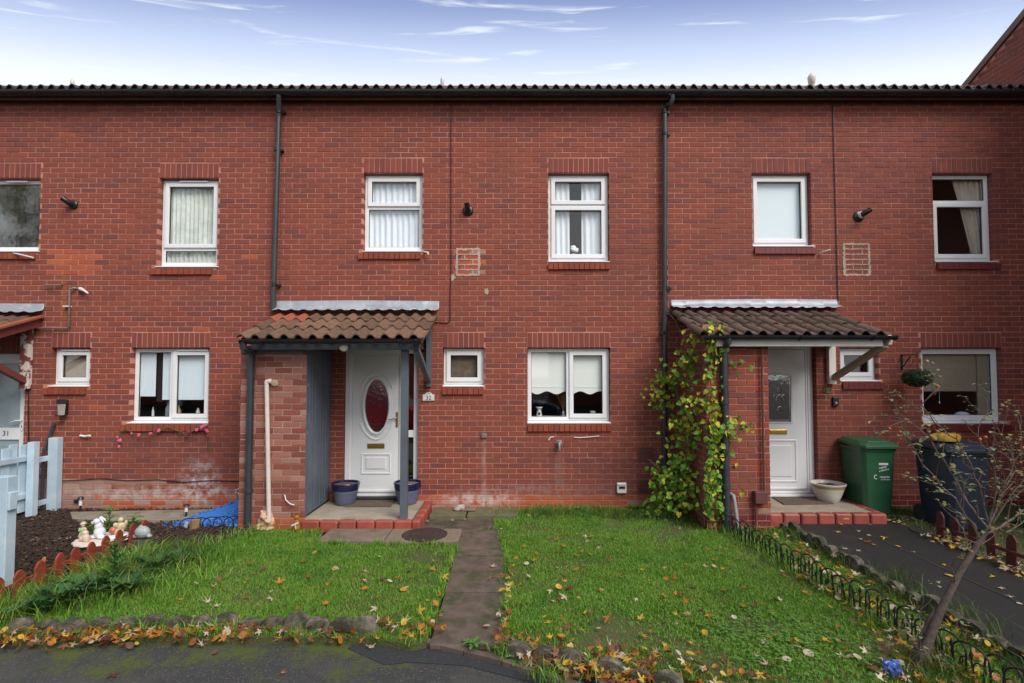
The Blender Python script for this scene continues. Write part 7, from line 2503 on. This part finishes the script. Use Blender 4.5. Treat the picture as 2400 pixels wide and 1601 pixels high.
for (px, py, mt) in ((1155, 1328, 'leaf_pale'), (1150, 1358, 'leaf_orange'), (1140, 1467, 'leaf_pale'), (1000, 1222, 'leaf_pale'), (1060, 1220, 'leaf_pale'), (1090, 1218, 'leaf_pale'), (1175, 1240, 'leaf_pale'),
                     (885, 1498, 'leaf_yellow'), (870, 1520, 'leaf_pale'), (1082, 1530, 'leaf_orange'), (660, 1578, 'leaf_orange'), (505, 1530, 'leaf_brown'), (265, 1580, 'leaf_brown'), (140, 1263, 'leaf_pale'), (160, 1263, 'leaf_pale'),
                     (790, 1227, 'leaf_yellow'), (1983, 1217, 'leaf_yellow'), (1925, 1217, 'leaf_yellow'), (2040, 1230, 'leaf_pale'), (2018, 1265, 'leaf_pale')):
    p_ = G(px, py, 0.006)
    z_ = 0.01
    if py > 1500:
        z_ = -0.045
    if px > 1900:
        z_ = 0.058
    if 1900 < px < 2000 and py < 1220 or px == 790:
        z_ = (SZ3 if px > 1000 else SZ) + 0.012
    p_ = G(px, py, z_)
    drop(p_.x, p_.y, z_ + 0.001, 'lawn', 'slabs', 0.15, mt)
COLN = {'leaf_yellow': 'yellow', 'leaf_orange': 'orange', 'leaf_brown': 'dark brown', 'leaf_pale': 'pale buff'}
SHP = ('broad five-lobed', 'thin star-like', 'small five-lobed', 'oval', 'five-lobed', 'small oval')
PLACE = dict(lawn_wide='on the wide lawn', lawn_porch='on the lawn before the porch', kerb='in the drift along the edging by the mossy tarmac', kerb_wide='in the drift below the wide lawn edging',
             slab_edge='along the slab path edge', strip='on the grass strip by the wire hoops', pickets='heaped against the dark red pickets', tarmac_path='on the black tarmac path', bins='on the ground round the bins', slabs='lying alone on paving or tarmac')


def cdist(l):
    return (Vector((l[0], l[1], l[2])) - Vector((0, -CD, CH))).length - (1.0 if l[7] in ('lawn_wide', 'lawn_porch', 'slabs') else 0)


def infr(l):
    d = l[1] + CD
    return d > 0.5 and abs(l[0] / d * CF) < 1195 and CH / d * CF + 873 < 1650


order = sorted(range(len(LEAVES)), key=lambda i: (not infr(LEAVES[i]), cdist(LEAVES[i])))
solo = set(order[:300])
mbs = {}
for i, l in enumerate(LEAVES):
    x, y, z, mt, me, rot, s_, area = l
    if i in solo:
        o_ = link('fallen_leaf', me, None, (x, y, z))
        o_.rotation_euler = rot
        o_.scale = (s_, s_, s_)
        tag(o_, '%s %s leaf fallen %s' % (COLN[mt], SHP[LM[mt].index(me)], PLACE[area]), 'leaf', 'fallen leaves in the front gardens')
    else:
        m_ = mbs.setdefault('all', MB())
        from mathutils import Euler
        M_ = Matrix.Translation((x, y, z)) @ Euler(rot).to_matrix().to_4x4() @ Matrix.Scale(s_, 4)
        m_.cm = ('leaf_yellow', 'leaf_orange', 'leaf_brown', 'leaf_pale').index(mt)
        m_.add([M_ @ v.co for v in me.vertices], [tuple(p.vertices) for p in me.polygons])
if 'all' in mbs:
    tag(obj('leaf_litter', mbs['all'], ['leaf_yellow', 'leaf_orange', 'leaf_brown', 'leaf_pale']), 'further autumn leaves drifted along edgings and fences', 'leaves', None, 'stuff')

# ------------------------------------------------------------------ weeds
def leaf_blade(mb, p, d, L, w, droop=0.3, lobes=0, up=Vector((0, 0, 1))):
    """a folded leaf from p along d; lobes > 0 gives a jagged, thistle-like edge"""
    d = d.normalized()
    sd = d.cross(up)
    if sd.length < 1e-3:
        sd = d.orthogonal()
    sd.normalize()
    n = 5 if not lobes else lobes * 2
    mid, lf, rt = [], [], []
    for i in range(n + 1):
        t_ = i / n
        c_ = p + d * (L * t_) - up * (droop * L * t_ * t_)
        ww = w * math.sin(math.pi * min(0.98, 0.12 + 0.88 * t_)) ** 0.8
        if lobes:
            ww *= (1.0 if i % 2 else 0.32)
        mid.append(c_)
        lf.append(c_ + sd * ww + up * ww * 0.25 + (d * ww * 0.5 if lobes and i % 2 else Vector()))
        rt.append(c_ - sd * ww + up * ww * 0.25 + (d * ww * 0.5 if lobes and i % 2 else Vector()))
    vs_ = mid + lf + rt
    fs_ = []
    q = n + 1
    for i in range(n):
        fs_ += [(i, i + 1, q + i + 1, q + i), (i + 1, i, 2 * q + i, 2 * q + i + 1)]
    mb.add(vs_, fs_)


def weed(px, py, label, n, L, w, matn, lobes, rise, z=0.0, droop=0.45, cat='weed', group=None, name='weed', pt=None):
    p_ = G(px, py, z) if pt is None else Vector(pt)
    r = thing(name, (p_.x, p_.y, z), label, cat, group)
    for k in range(n):
        a = 6.28 * k / n + rnd.uniform(-.4, .4)
        e = rise * rnd.uniform(.5, 1.3)
        d = Vector((math.cos(a), math.sin(a), e))
        m_ = MB()
        leaf_blade(m_, Vector((0, 0, 0.0 if not lobes else rnd.uniform(0, .03))), d, L * rnd.uniform(.65, 1.1), w * rnd.uniform(.8, 1.2), droop, lobes)
        obj('leaf', m_, matn, r, True, local=True)
    return r


TH = 'thistles between the red pickets and the lawn'
weed(150, 1425, 'broad dark thistle rosette at the end of the brick-red pickets', 17, 0.40, 0.059, 'weed_dark', 5, 1.63, group=TH)
weed(110, 1440, 'dark thistle spreading over the edging stones by the first pickets', 15, 0.36, 0.053, 'weed_dark', 5, 1.40, group=TH)
weed(215, 1400, 'dark thistle with arching leaves along the brick-red pickets', 16, 0.39, 0.053, 'weed_dark', 5, 1.86, group=TH)
weed(300, 1395, 'dark thistle rosette in the long grass before the figures', 16, 0.33, 0.053, 'weed_dark', 5, 1.63, group=TH)
weed(360, 1345, 'dark thistle at the back of the long grass near the snail figure', 16, 0.36, 0.053, 'weed_dark', 5, 1.63, group=TH)
weed(420, 1330, 'dark thistle farthest into the lawn from the pickets', 14, 0.31, 0.053, 'weed_dark', 5, 1.40, group=TH)
# the tall thistle
p_ = G(268, 1385)
tt = thing('tall_thistle', p_, 'tall upright thistle with whorled leaves before the garden figures', 'weed')
obj('stem', MB().tube([(0, 0, 0), (0.01, 0, 0.2), (-0.01, 0, 0.46)], [0.011, 0.009, 0.004], 7), 'weed_dark', tt, True, local=True)
for k in range(34):
    t_ = k / 34
    a = k * 2.4
    m_ = MB()
    leaf_blade(m_, Vector((0, 0, 0.05 + 0.36 * t_)), Vector((math.cos(a), math.sin(a), 0.35 + 0.8 * t_)), 0.19 - 0.08 * t_, 0.028, 0.35, 4)
    obj('leaf', m_, 'weed_dark' if k % 3 else 'weed_fresh', tt, True, local=True)
for (px, py, hh_, lab) in ((252, 1262, 0.36, 'fresh green groundsel rising behind the white rabbit'), (310, 1262, 0.26, 'fresh green bushy weed behind the grey snail figure'), (225, 1268, 0.22, 'thin fresh weed behind the green figurine')):
    p_ = G(px, py)
    gw = thing('groundsel', p_, lab, 'weed', 'fresh weeds in the bark bed')
    obj('stem', MB().tube([(0, 0, 0), (0.02, 0, hh_ * .6), (0.01, 0, hh_)], [0.007, 0.006, 0.003], 6), 'weed_fresh', gw, True, local=True)
    for k in range(20):
        t_ = k / 20
        a = k * 2.4
        m_ = MB()
        leaf_blade(m_, Vector((0.015 * t_, 0, 0.03 + hh_ * .95 * t_)), Vector((math.cos(a), math.sin(a), .5)), 0.15 * (1.2 - .6 * t_), 0.034, 0.4, 3)
        obj('leaf', m_, 'weed_fresh', gw, True, local=True)
DW = 'dandelions and small weeds along the edgings'
for (px, py, z, lab) in ((60, 1480, -0.02, 'dandelion rosette below the first edging stones'), (140, 1490, -0.03, 'upright dandelion leaves before the edging in the leaf drift'), (275, 1486, -0.03, 'two-leaved dandelion before the edging stones'),
                         (290, 1462, 0.0, 'green weed growing over the middle edging stones'), (325, 1500, -0.04, 'flat dandelion lying on the mossy tarmac among leaves'), (760, 1488, -0.02, 'weed sprouting before the rounded edging stones'),
                         (1210, 1550, -0.03, 'grassy weed hanging over the wide lawn corner kerb'), (1560, 1205, 0.0, 'leafy weed in the grass under the climber'), (1110, 1516, -0.01, 'weed on the kerb at the foot of the slab path')):
    weed(px, py, lab, 7, 0.13, 0.02, 'weed_fresh', 3, 0.6, z, group=DW)
for (px, py, lab) in ((1520, 1210, 'low bushy green shrub at the foot of the climber'), (1490, 1195, 'dark green plant against the wall by the climber foot'), (1360, 1195, 'small leafy weed against the orange plinth bricks')):
    weed(px, py, lab, 22 if px > 1400 else 9, 0.20 if px > 1400 else 0.14, 0.045, 'climber_leaf', 0, 1.1, group='plants at the wall foot', cat='plant')
weed(2420, 1235, 'dark green broad leaved plants behind the navy bin', 26, 0.34, 0.05, 'weed_dark', 0, 1.0, 0.05, cat='plant')

# ------------------------------------------------------------------ climber
cl = thing('climbing_plant', (2.22, -0.75, 0), 'yellowing green climber on brown stems between the downpipe and the brick store', 'climber')
stems = [[(1648, 1190, -.55), (1640, 1120, -.6), (1618, 1010, -.65), (1640, 900, -.7), (1612, 800, -.5), (1590, 770, -.3)],
         [(1640, 1195, -.55), (1655, 1080, -.75), (1668, 960, -.95), (1640, 860, -.9), (1660, 800, -1.0)],
         [(1650, 1195, -.5), (1622, 1060, -.45), (1590, 930, -.35), (1570, 870, -.2), (1545, 890, -.15)],
         [(1655, 1195, -.6), (1670, 1100, -.9), (1650, 1000, -1.0), (1700, 1020, -1.15), (1745, 1000, -1.15)],
         [(1640, 1190, -.55), (1570, 1130, -.45), (1540, 1090, -.35), (1518, 1078, -.25)]]
SP = []
for s_ in stems:
    P3 = [Vector(W(a, b, c)) for a, b, c in s_]
    pts = []
    for i in range(len(P3) - 1):
        for k in range(4):
            pts.append(P3[i].lerp(P3[i + 1], k / 4) + Vector((rnd.uniform(-.02, .02), rnd.uniform(-.02, .02), rnd.uniform(-.015, .015))))
    pts.append(P3[-1])
    SP.append(pts)
    n = len(pts)
    inv = cl
    obj('stem', MB().tube(pts, [0.020 * (1 - 0.8 * i / n) + 0.004 for i in range(n)], 7), 'stem_brown', cl, True)
for (a, b, c, a2, b2, c2) in ((1590, 770, -.3, 1568, 735, -.2), (1590, 800, -.3, 1572, 812, -.2), (1570, 880, -.2, 1543, 868, -.12), (1615, 1030, -.6, 1572, 1035, -.5), (1660, 830, -1., 1700, 800, -1.1)):
    obj('twig', MB().tube([W(a, b, c), (W(a, b, c) + W(a2, b2, c2)) / 2 + Vector((0.02, 0, 0.01)), W(a2, b2, c2)], [0.006, 0.005, 0.002], 5), 'twig_grey', cl, True)
CLU = [(1640, 805, -.85, 70, 45, 120, .45), (1680, 790, -1.05, 45, 35, 45, .4), (1615, 860, -.7, 65, 50, 120, .12), (1560, 890, -.3, 50, 45, 85, .5), (1545, 930, -.3, 40, 40, 60, .3), (1640, 940, -.9, 60, 50, 110, .35), (1600, 1000, -.6, 55, 60, 150, .45),
       (1660, 1000, -.95, 50, 50, 110, .4), (1700, 1010, -1.12, 40, 25, 40, .35), (1735, 995, -1.14, 22, 22, 18, .15), (1728, 860, -1.14, 22, 18, 14, .05), (1640, 1060, -.75, 55, 50, 110, .15), (1600, 1100, -.55, 80, 55, 190, .2),
       (1560, 1110, -.35, 40, 35, 75, .03), (1620, 1150, -.65, 75, 50, 190, .22), (1560, 1150, -.4, 60, 45, 120, .1), (1660, 1140, -.85, 40, 60, 80, .25), (1585, 1190, -.5, 60, 25, 80, .05), (1535, 1185, -.3, 40, 25, 50, .0)]
heart = [(0, 0), (.32, -.12), (.52, .12), (.45, .48), (.2, .8), (0, 1.05), (-.2, .8), (-.45, .48), (-.52, .12), (-.32, -.12)]
HM = []
for v in range(3):
    vs_ = [(0, .35, 0)] + [(x, y, .22 * abs(x) - .10 * y * y) for x, y in heart]
    nn = len(heart)
    for mt in ('climber_leaf', 'climber_yellow'):
        m_ = MB().add([Vector(q) * 0.068 for q in vs_], [(0, i + 1, (i + 1) % nn + 1) for i in range(nn)])
        HM.append((mt, mesh_of(m_, 'leaf', mt)))
cnt = 0
rest = MB()
items = []
for (px, py, y, rx_, rz_, n, yl) in CLU:
    c_ = Vector(W(px, py, y))
    for k in range(int(n * 0.72)):
        v = Vector((rnd.gauss(0, .42), rnd.gauss(0, .5), rnd.gauss(0, .45)))
        p_ = c_ + Vector((v.x * rx_ / 205, v.y * 0.16, v.z * rz_ / 175))
        if p_.y > -0.03:
            p_.y = -0.03
        if p_.x > 2.37 and p_.y > -1.06:
            p_.y = -1.06 - abs(rnd.gauss(0, .05))
        items.append((p_, 'climber_yellow' if rnd.random() < yl * 0.8 else 'climber_leaf'))
rnd.shuffle(items)
items.sort(key=lambda q: q[0].y)
from mathutils import Euler
step_ = max(1, len(items) // 290)
for i, (p_, mt) in enumerate(items):
    rot = Euler((R(90) + rnd.uniform(-1.1, .5), rnd.uniform(-.7, .7), rnd.uniform(-1.2, 1.2)), 'XYZ').to_matrix() @ Matrix.Rotation(R(180) + rnd.uniform(-1.3, 1.3), 3, 'Z')
    s_ = rnd.uniform(.5, 1.05)
    me = rnd.choice([m for q, m in HM if q == mt])
    if i < 290:
        o_ = link('leaf', me, cl, tuple(p_))
        o_.rotation_euler = rot.to_euler()
        o_.scale = (s_, s_, s_)
    else:
        M_ = Matrix.Translation(p_) @ rot.to_4x4() @ Matrix.Scale(s_, 4)
        rest.cm = 0 if mt == 'climber_leaf' else 1
        rest.add([M_ @ v.co for v in me.vertices], [tuple(q.vertices) for q in me.polygons])
q = obj('foliage', rest, ['climber_leaf', 'climber_yellow'], cl)
q['kind'] = 'stuff'

# ------------------------------------------------------------------ rose bush
rb = thing('rose_bush', G(2150, 1570), 'bare twiggy rose bush with orange hips and a leaning grey trunk', 'bush')


def q3(px, py, y):
    return Vector(W(px, py, y))


TR = [(2138, 1600, -4.06), (2165, 1530, -4.04), (2205, 1430, -4.0), (2250, 1340, -3.98), (2295, 1270, -3.95), (2318, 1235, -3.95)]
obj('trunk', MB().tube([q3(*a) for a in TR], [0.036, 0.030, 0.024, 0.021, 0.018, 0.015], 9), 'trunk_dark', rb, True)
obj('second_trunk', MB().tube([q3(2125, 1595, -3.98), q3(2160, 1500, -3.98), q3(2185, 1445, -3.98), q3(2192, 1430, -3.98)], [0.030, 0.024, 0.018, 0.016], 9), 'trunk_dark', rb, True)
tips = []


def branch(pts, r0, r1, depth=0, jit=0.01):
    P3 = [q3(*a) if len(a) == 3 and abs(a[0]) > 50 else Vector(a) for a in pts]
    fine = []
    for i in range(len(P3) - 1):
        L = (P3[i + 1] - P3[i]).length
        m = max(2, int(L / 0.05))
        for k in range(m):
            fine.append(P3[i].lerp(P3[i + 1], k / m) + Vector((rnd.uniform(-1, 1), rnd.uniform(-1, 1), rnd.uniform(-1, 1))) * jit * 0.6)
    fine.append(P3[-1])
    n = len(fine)
    rs = [(r0 + (r1 - r0) * i / (n - 1)) * (0.72 if depth == 0 else 0.9) for i in range(n)]
    obj('branch' if depth == 0 else 'twig', MB().tube(fine, rs, 6 if depth == 0 else 5), 'twig_grey', rb, True)
    if depth < 2:
        for i in range(2, n - 1):
            if rnd.random() < (0.72 if depth == 0 else 0.36):
                d = (fine[i + 1] - fine[i - 1]).normalized()
                o_ = d.orthogonal().normalized()
                o_.rotate(Matrix.Rotation(rnd.uniform(0, 6.28), 3, d))
                dd = (d * 0.75 + o_ * 0.65 + Vector((0, 0, 0.35))).normalized()
                L = rnd.uniform(0.06, 0.26) * (1.0 if depth == 0 else 0.55)
                e = fine[i] + dd * L
                mid_ = fine[i].lerp(e, .5) + Vector((rnd.uniform(-1, 1), rnd.uniform(-1, 1), rnd.uniform(-.5, 1))) * 0.018
                branch([tuple(fine[i]), tuple(mid_), tuple(e)], rs[i] * 0.55 + 0.0008, 0.0012, depth + 1, 0.006)
    tips.append((fine[-1], depth))
    # thorns and buds
    return fine


branch([(2315, 1240, -3.95), (2270, 1180, -3.95), (2235, 1120, -3.9), (2210, 1075, -3.85), (2170, 1020, -3.8), (2130, 985, -3.75), (2075, 1002, -3.75)], 0.011, 0.003)
branch([(2300, 1265, -3.95), (2240, 1170, -4.0), (2190, 1120, -4.05), (2150, 1070, -4.05), (2120, 1010, -4.1), (2105, 1000, -4.1)], 0.009, 0.003)
branch([(2318, 1235, -3.95), (2300, 1150, -3.9), (2270, 1080, -3.9), (2240, 1030, -3.9), (2200, 1000, -3.95), (2180, 975, -3.95), (2160, 950, -3.95), (2200, 905, -3.95), (2208, 900, -3.95)], 0.010, 0.003)
branch([(2318, 1235, -3.95), (2335, 1150, -4.0), (2330, 1080, -4.0), (2290, 1020, -4.05), (2300, 980, -4.05), (2330, 960, -4.05)], 0.010, 0.003)
branch([(2318, 1235, -3.95), (2350, 1160, -3.85), (2380, 1100, -3.8), (2360, 1040, -3.8), (2335, 1000, -3.8), (2310, 970, -3.8)], 0.010, 0.003)
branch([(2325, 1225, -3.95), (2380, 1150, -4.0), (2420, 1100, -4.0), (2450, 1060, -4.0)], 0.009, 0.003)
branch([(2310, 1250, -3.95), (2345, 1235, -3.95), (2385, 1205, -3.9), (2440, 1165, -3.85)], 0.012, 0.006)
branch([(2340, 1238, -3.95), (2360, 1250, -4.0), (2410, 1215, -4.0), (2460, 1190, -4.0)], 0.008, 0.003)
branch([(2275, 1300, -3.97), (2300, 1275, -3.95), (2335, 1250, -3.9)], 0.007, 0.003)
branch([(2290, 1275, -3.97), (2270, 1265, -4.05), (2255, 1240, -4.05), (2250, 1230, -4.05)], 0.006, 0.003)
branch([(2240, 1365, -4.0), (2230, 1330, -4.05), (2222, 1325, -4.05)], 0.006, 0.003)
branch([(2320, 1230, -3.95), (2340, 1170, -3.95), (2395, 1050, -4.0), (2390, 1000, -4.0), (2385, 975, -4.0)], 0.008, 0.002)
branch([(2150, 1590, -4.1), (2160, 1480, -4.15), (2162, 1390, -4.2)], 0.006, 0.003)
branch([(2190, 1580, -3.9), (2215, 1560, -3.9), (2300, 1510, -3.85)], 0.007, 0.003)
HIPS = [(2197, 905, -3.95), (2085, 1005, -3.78), (2110, 1013, -3.8), (2297, 1030, -4.0), (2310, 1025, -4.0), (2367, 1021, -3.9), (2391, 1032, -3.9), (2398, 1050, -3.9), (2392, 1085, -3.9), (2068, 1015, -3.75)]
for a in HIPS:
    p_ = q3(*a)
    obj('rose_hip', MB().ell(p_, (0.0105, 0.0105, 0.012), 10), 'hip_orange', rb, True)
    obj('hip_stalk', MB().tube([p_ - Vector((0, 0, 0.012)), p_ - Vector((rnd.uniform(-.02, .02), 0, 0.06))], 0.0022, 5), 'stem_brown', rb)
LP = [(2170, 1030, -3.8), (2190, 1025, -3.8), (2210, 1035, -3.82), (2150, 1045, -3.8), (2145, 1025, -3.8), (2185, 1000, -3.9), (2200, 985, -3.95), (2165, 1000, -3.9), (2080, 1015, -3.75), (2105, 1035, -3.78), (2120, 1022, -3.78), (2230, 1092, -3.9), (2250, 1098, -3.9),
      (2300, 985, -3.8), (2320, 983, -3.8), (2340, 985, -3.8), (2330, 1000, -3.8), (2360, 1078, -3.9), (2345, 1080, -3.9), (2385, 1105, -3.9), (2270, 1140, -3.95), (2320, 1165, -4), (2345, 1180, -4), (2300, 1210, -4.), (2360, 1130, -4), (2160, 975, -3.95), (2280, 990, -3.8), (2262, 1112, -3.95)]
for a in LP + LP[::2]:
    p_ = q3(a[0] + rnd.uniform(-12, 12), a[1] + rnd.uniform(-8, 8), a[2])
    m_ = MB()
    leaf_blade(m_, Vector((0, 0, 0)), Vector((rnd.uniform(-1, 1), rnd.uniform(-.4, .4), rnd.uniform(-.1, .3))), rnd.uniform(.04, .065), rnd.uniform(.014, .022), .3, 0)
    lf = obj('leaf', m_, 'rose_leaf', rb, True, loc=tuple(p_))
for k in range(620):
    t_, d = rnd.choice(tips)
    if d == 0:
        continue
    m_ = MB()
    leaf_blade(m_, Vector((0, 0, 0)), Vector((rnd.uniform(-1, 1), rnd.uniform(-1, 1), rnd.uniform(-.1, .5))), rnd.uniform(.016, .042), .011, .3, 0)
    lf = obj('leaf' if k < 240 else 'small_leaf', m_, 'rose_leaf', rb, True, loc=tuple(Vector(t_) + Vector((rnd.uniform(-.02, .02), rnd.uniform(-.02, .02), rnd.uniform(-.02, .02)))))
# ------------------------------------------------------------------ across the street (seen in the panes)
def car(name, x, y, label, paint, flip=1):
    r = thing(name, (x, y, -0.05), label, 'car', 'cars parked across from the row', rotz=0 if flip > 0 else R(180))
    lo = [(-2.05, .28), (-2.08, .50), (-2.0, .82), (-1.7, .92), (-0.7, .98), (1.0, .98), (1.85, .94), (2.02, .80), (2.06, .5), (2.0, .28)]
    obj('body', MB().prism([(a, 0, b) for a, b in lo], (0, -.86, 0), (0, .86, 0)), paint, r, local=True, bevel=0.09, seg=3)
    cab = MB()
    a = [(-1.15, .80, .97), (1.55, .80, .97), (1.05, .64, 1.40), (-.35, .64, 1.42)]
    cab.add([(p, -q, z) for p, q, z in a] + [(p, q, z) for p, q, z in a], [(0, 1, 2, 3), (7, 6, 5, 4), (1, 5, 6, 2), (0, 3, 7, 4), (3, 2, 6, 7), (0, 4, 5, 1)])
    obj('cabin', cab, 'black_plastic', r, local=True, bevel=0.05, seg=3)
    obj('roof', MB().box(-.36, 1.06, -.63, .63, 1.395, 1.445), paint, r, local=True, bevel=0.022, seg=3)
    for s in (-1, 1):
        for (p0, p1) in (((-1.15, .81 * s, .97), (-.36, .645 * s, 1.41)), ((.35, .815 * s, .97), (.35, .65 * s, 1.41)), ((1.55, .81 * s, .97), (1.04, .645 * s, 1.40))):
            obj('pillar', MB().beam(p0, p1, .07, .05), paint, r, local=True)
        for xx in (-1.3, 1.28):
            w = obj('wheel', MB().lathe([(.10, -.1), (.30, -.1), (.31, 0), (.30, .1), (.10, .1)], n=24), 'rubber', r, True, local=True)
            w.location = (xx, .76 * s, .31)
            w.rotation_euler = (R(90), 0, 0)
        obj('headlight', MB().ell((-2.0, .62 * s, .70), (.07, .16, .08), 10), 'lamp_white', r, True, local=True)
    return r


plain('car_red', (0.60, 0.012, 0.02), rough=0.2)
plain('car_blue', (0.02, 0.06, 0.13), rough=0.2)
car('parked_car', -4.6, -8.75, 'red hatchback parked across the street, mirrored in the oval door pane', 'car_red')
car('parked_car', -0.4, -11.6, 'dark blue hatchback parked across the street, mirrored in the scalloped blind window', 'car_blue', -1)
for (x, lab) in ((-19.0, 'far brick house mirrored in the panes of number 31'), (-6.0, 'far brick house mirrored in the panes of number 32'), (8.0, 'far brick house with white windows across the street from number 33')):
    r = thing('opposite_house', (x, -27, -0.05), lab, 'house', 'houses across the street')
    obj('wall', MB().box(-5.4, 5.4, -3, 3, 0, 5.4), 'brick_soldier', r, local=True)
    obj('roof', MB().prism([(0, 3.4, 5.35), (0, 0, 7.4), (0, -3.4, 5.35)], (-5.6, 0, 0), (5.6, 0, 0)), 'roof_tile_brown', r, local=True)
    for xx in (-3.6, -1.2, 1.4, 3.8):
        for zz in (0.9, 3.4):
            if xx == -1.2 and zz < 1:
                obj('door', MB().box(xx - .45, xx + .45, 3.0, 3.06, 0, 2.1), 'pvc_door', r, local=True)
                continue
            w = obj('window', MB().ring(xx - .65, xx + .65, zz, zz + 1.25, .09, 3.0, 3.06), 'pvc', r, local=True)
            obj('pane', MB().box(xx - .57, xx + .57, 3.001, 3.02, zz + .08, zz + 1.17), 'black_plastic', w, local=True)


def street_tree(x, y, h, cr, n, label, seed):
    rr = random.Random(seed)
    r = thing('street_tree', (x, y, -0.05), label, 'tree', 'autumn trees across the street')
    obj('trunk', MB().tube([(0, 0, 0), (.05, 0, h * .3), (-.05, .05, h * .6), (0.05, 0, h * .92)], [.17, .14, .09, .02], 8), 'trunk_dark', r, True, local=True)
    ends = []
    for k in range(16):
        a, z0 = rr.uniform(0, 6.28), h * rr.uniform(.28, .75)
        e = Vector((math.cos(a) * cr * rr.uniform(.5, 1), math.sin(a) * cr * rr.uniform(.5, 1), z0 + h * rr.uniform(.08, .28)))
        m = Vector((0, 0, z0)).lerp(e, .5) + Vector((0, 0, .25))
        obj('limb', MB().tube([(0, 0, z0), m, e], [.05, .035, .01], 5), 'trunk_dark', r, True, local=True)
        ends += [m, e, e]
    mb = MB()
    for k in range(n):
        c = rr.choice(ends) + Vector((rr.gauss(0, .42), rr.gauss(0, .42), rr.gauss(-.1, .42)))
        d = Vector((rr.uniform(-1, 1), rr.uniform(-1, 1), rr.uniform(-1, .4))).normalized() * .085
        e = d.orthogonal().normalized() * .055
        mb.add([c - d, c + e, c + d, c - e], [(0, 1, 2, 3)])
    q = obj('crown', mb, 'tree_leaf', r, local=True)
    q['kind'] = 'stuff'


street_tree(-14.6, -16, 11.5, 2.9, 6500, 'yellowing tree mirrored in the tall upstairs window of number 31', 1)
street_tree(-23.6, -17.5, 12.8, 3.3, 7000, 'tall autumn tree mirrored in the window at the picture edge', 2)
street_tree(-11.5, -19.5, 7, 2.2, 3600, 'slender yellow tree mirrored in the kitchen window of number 31', 3)
street_tree(5.5, -21, 6, 1.8, 2500, 'small autumn tree across the street near the blue car', 4)
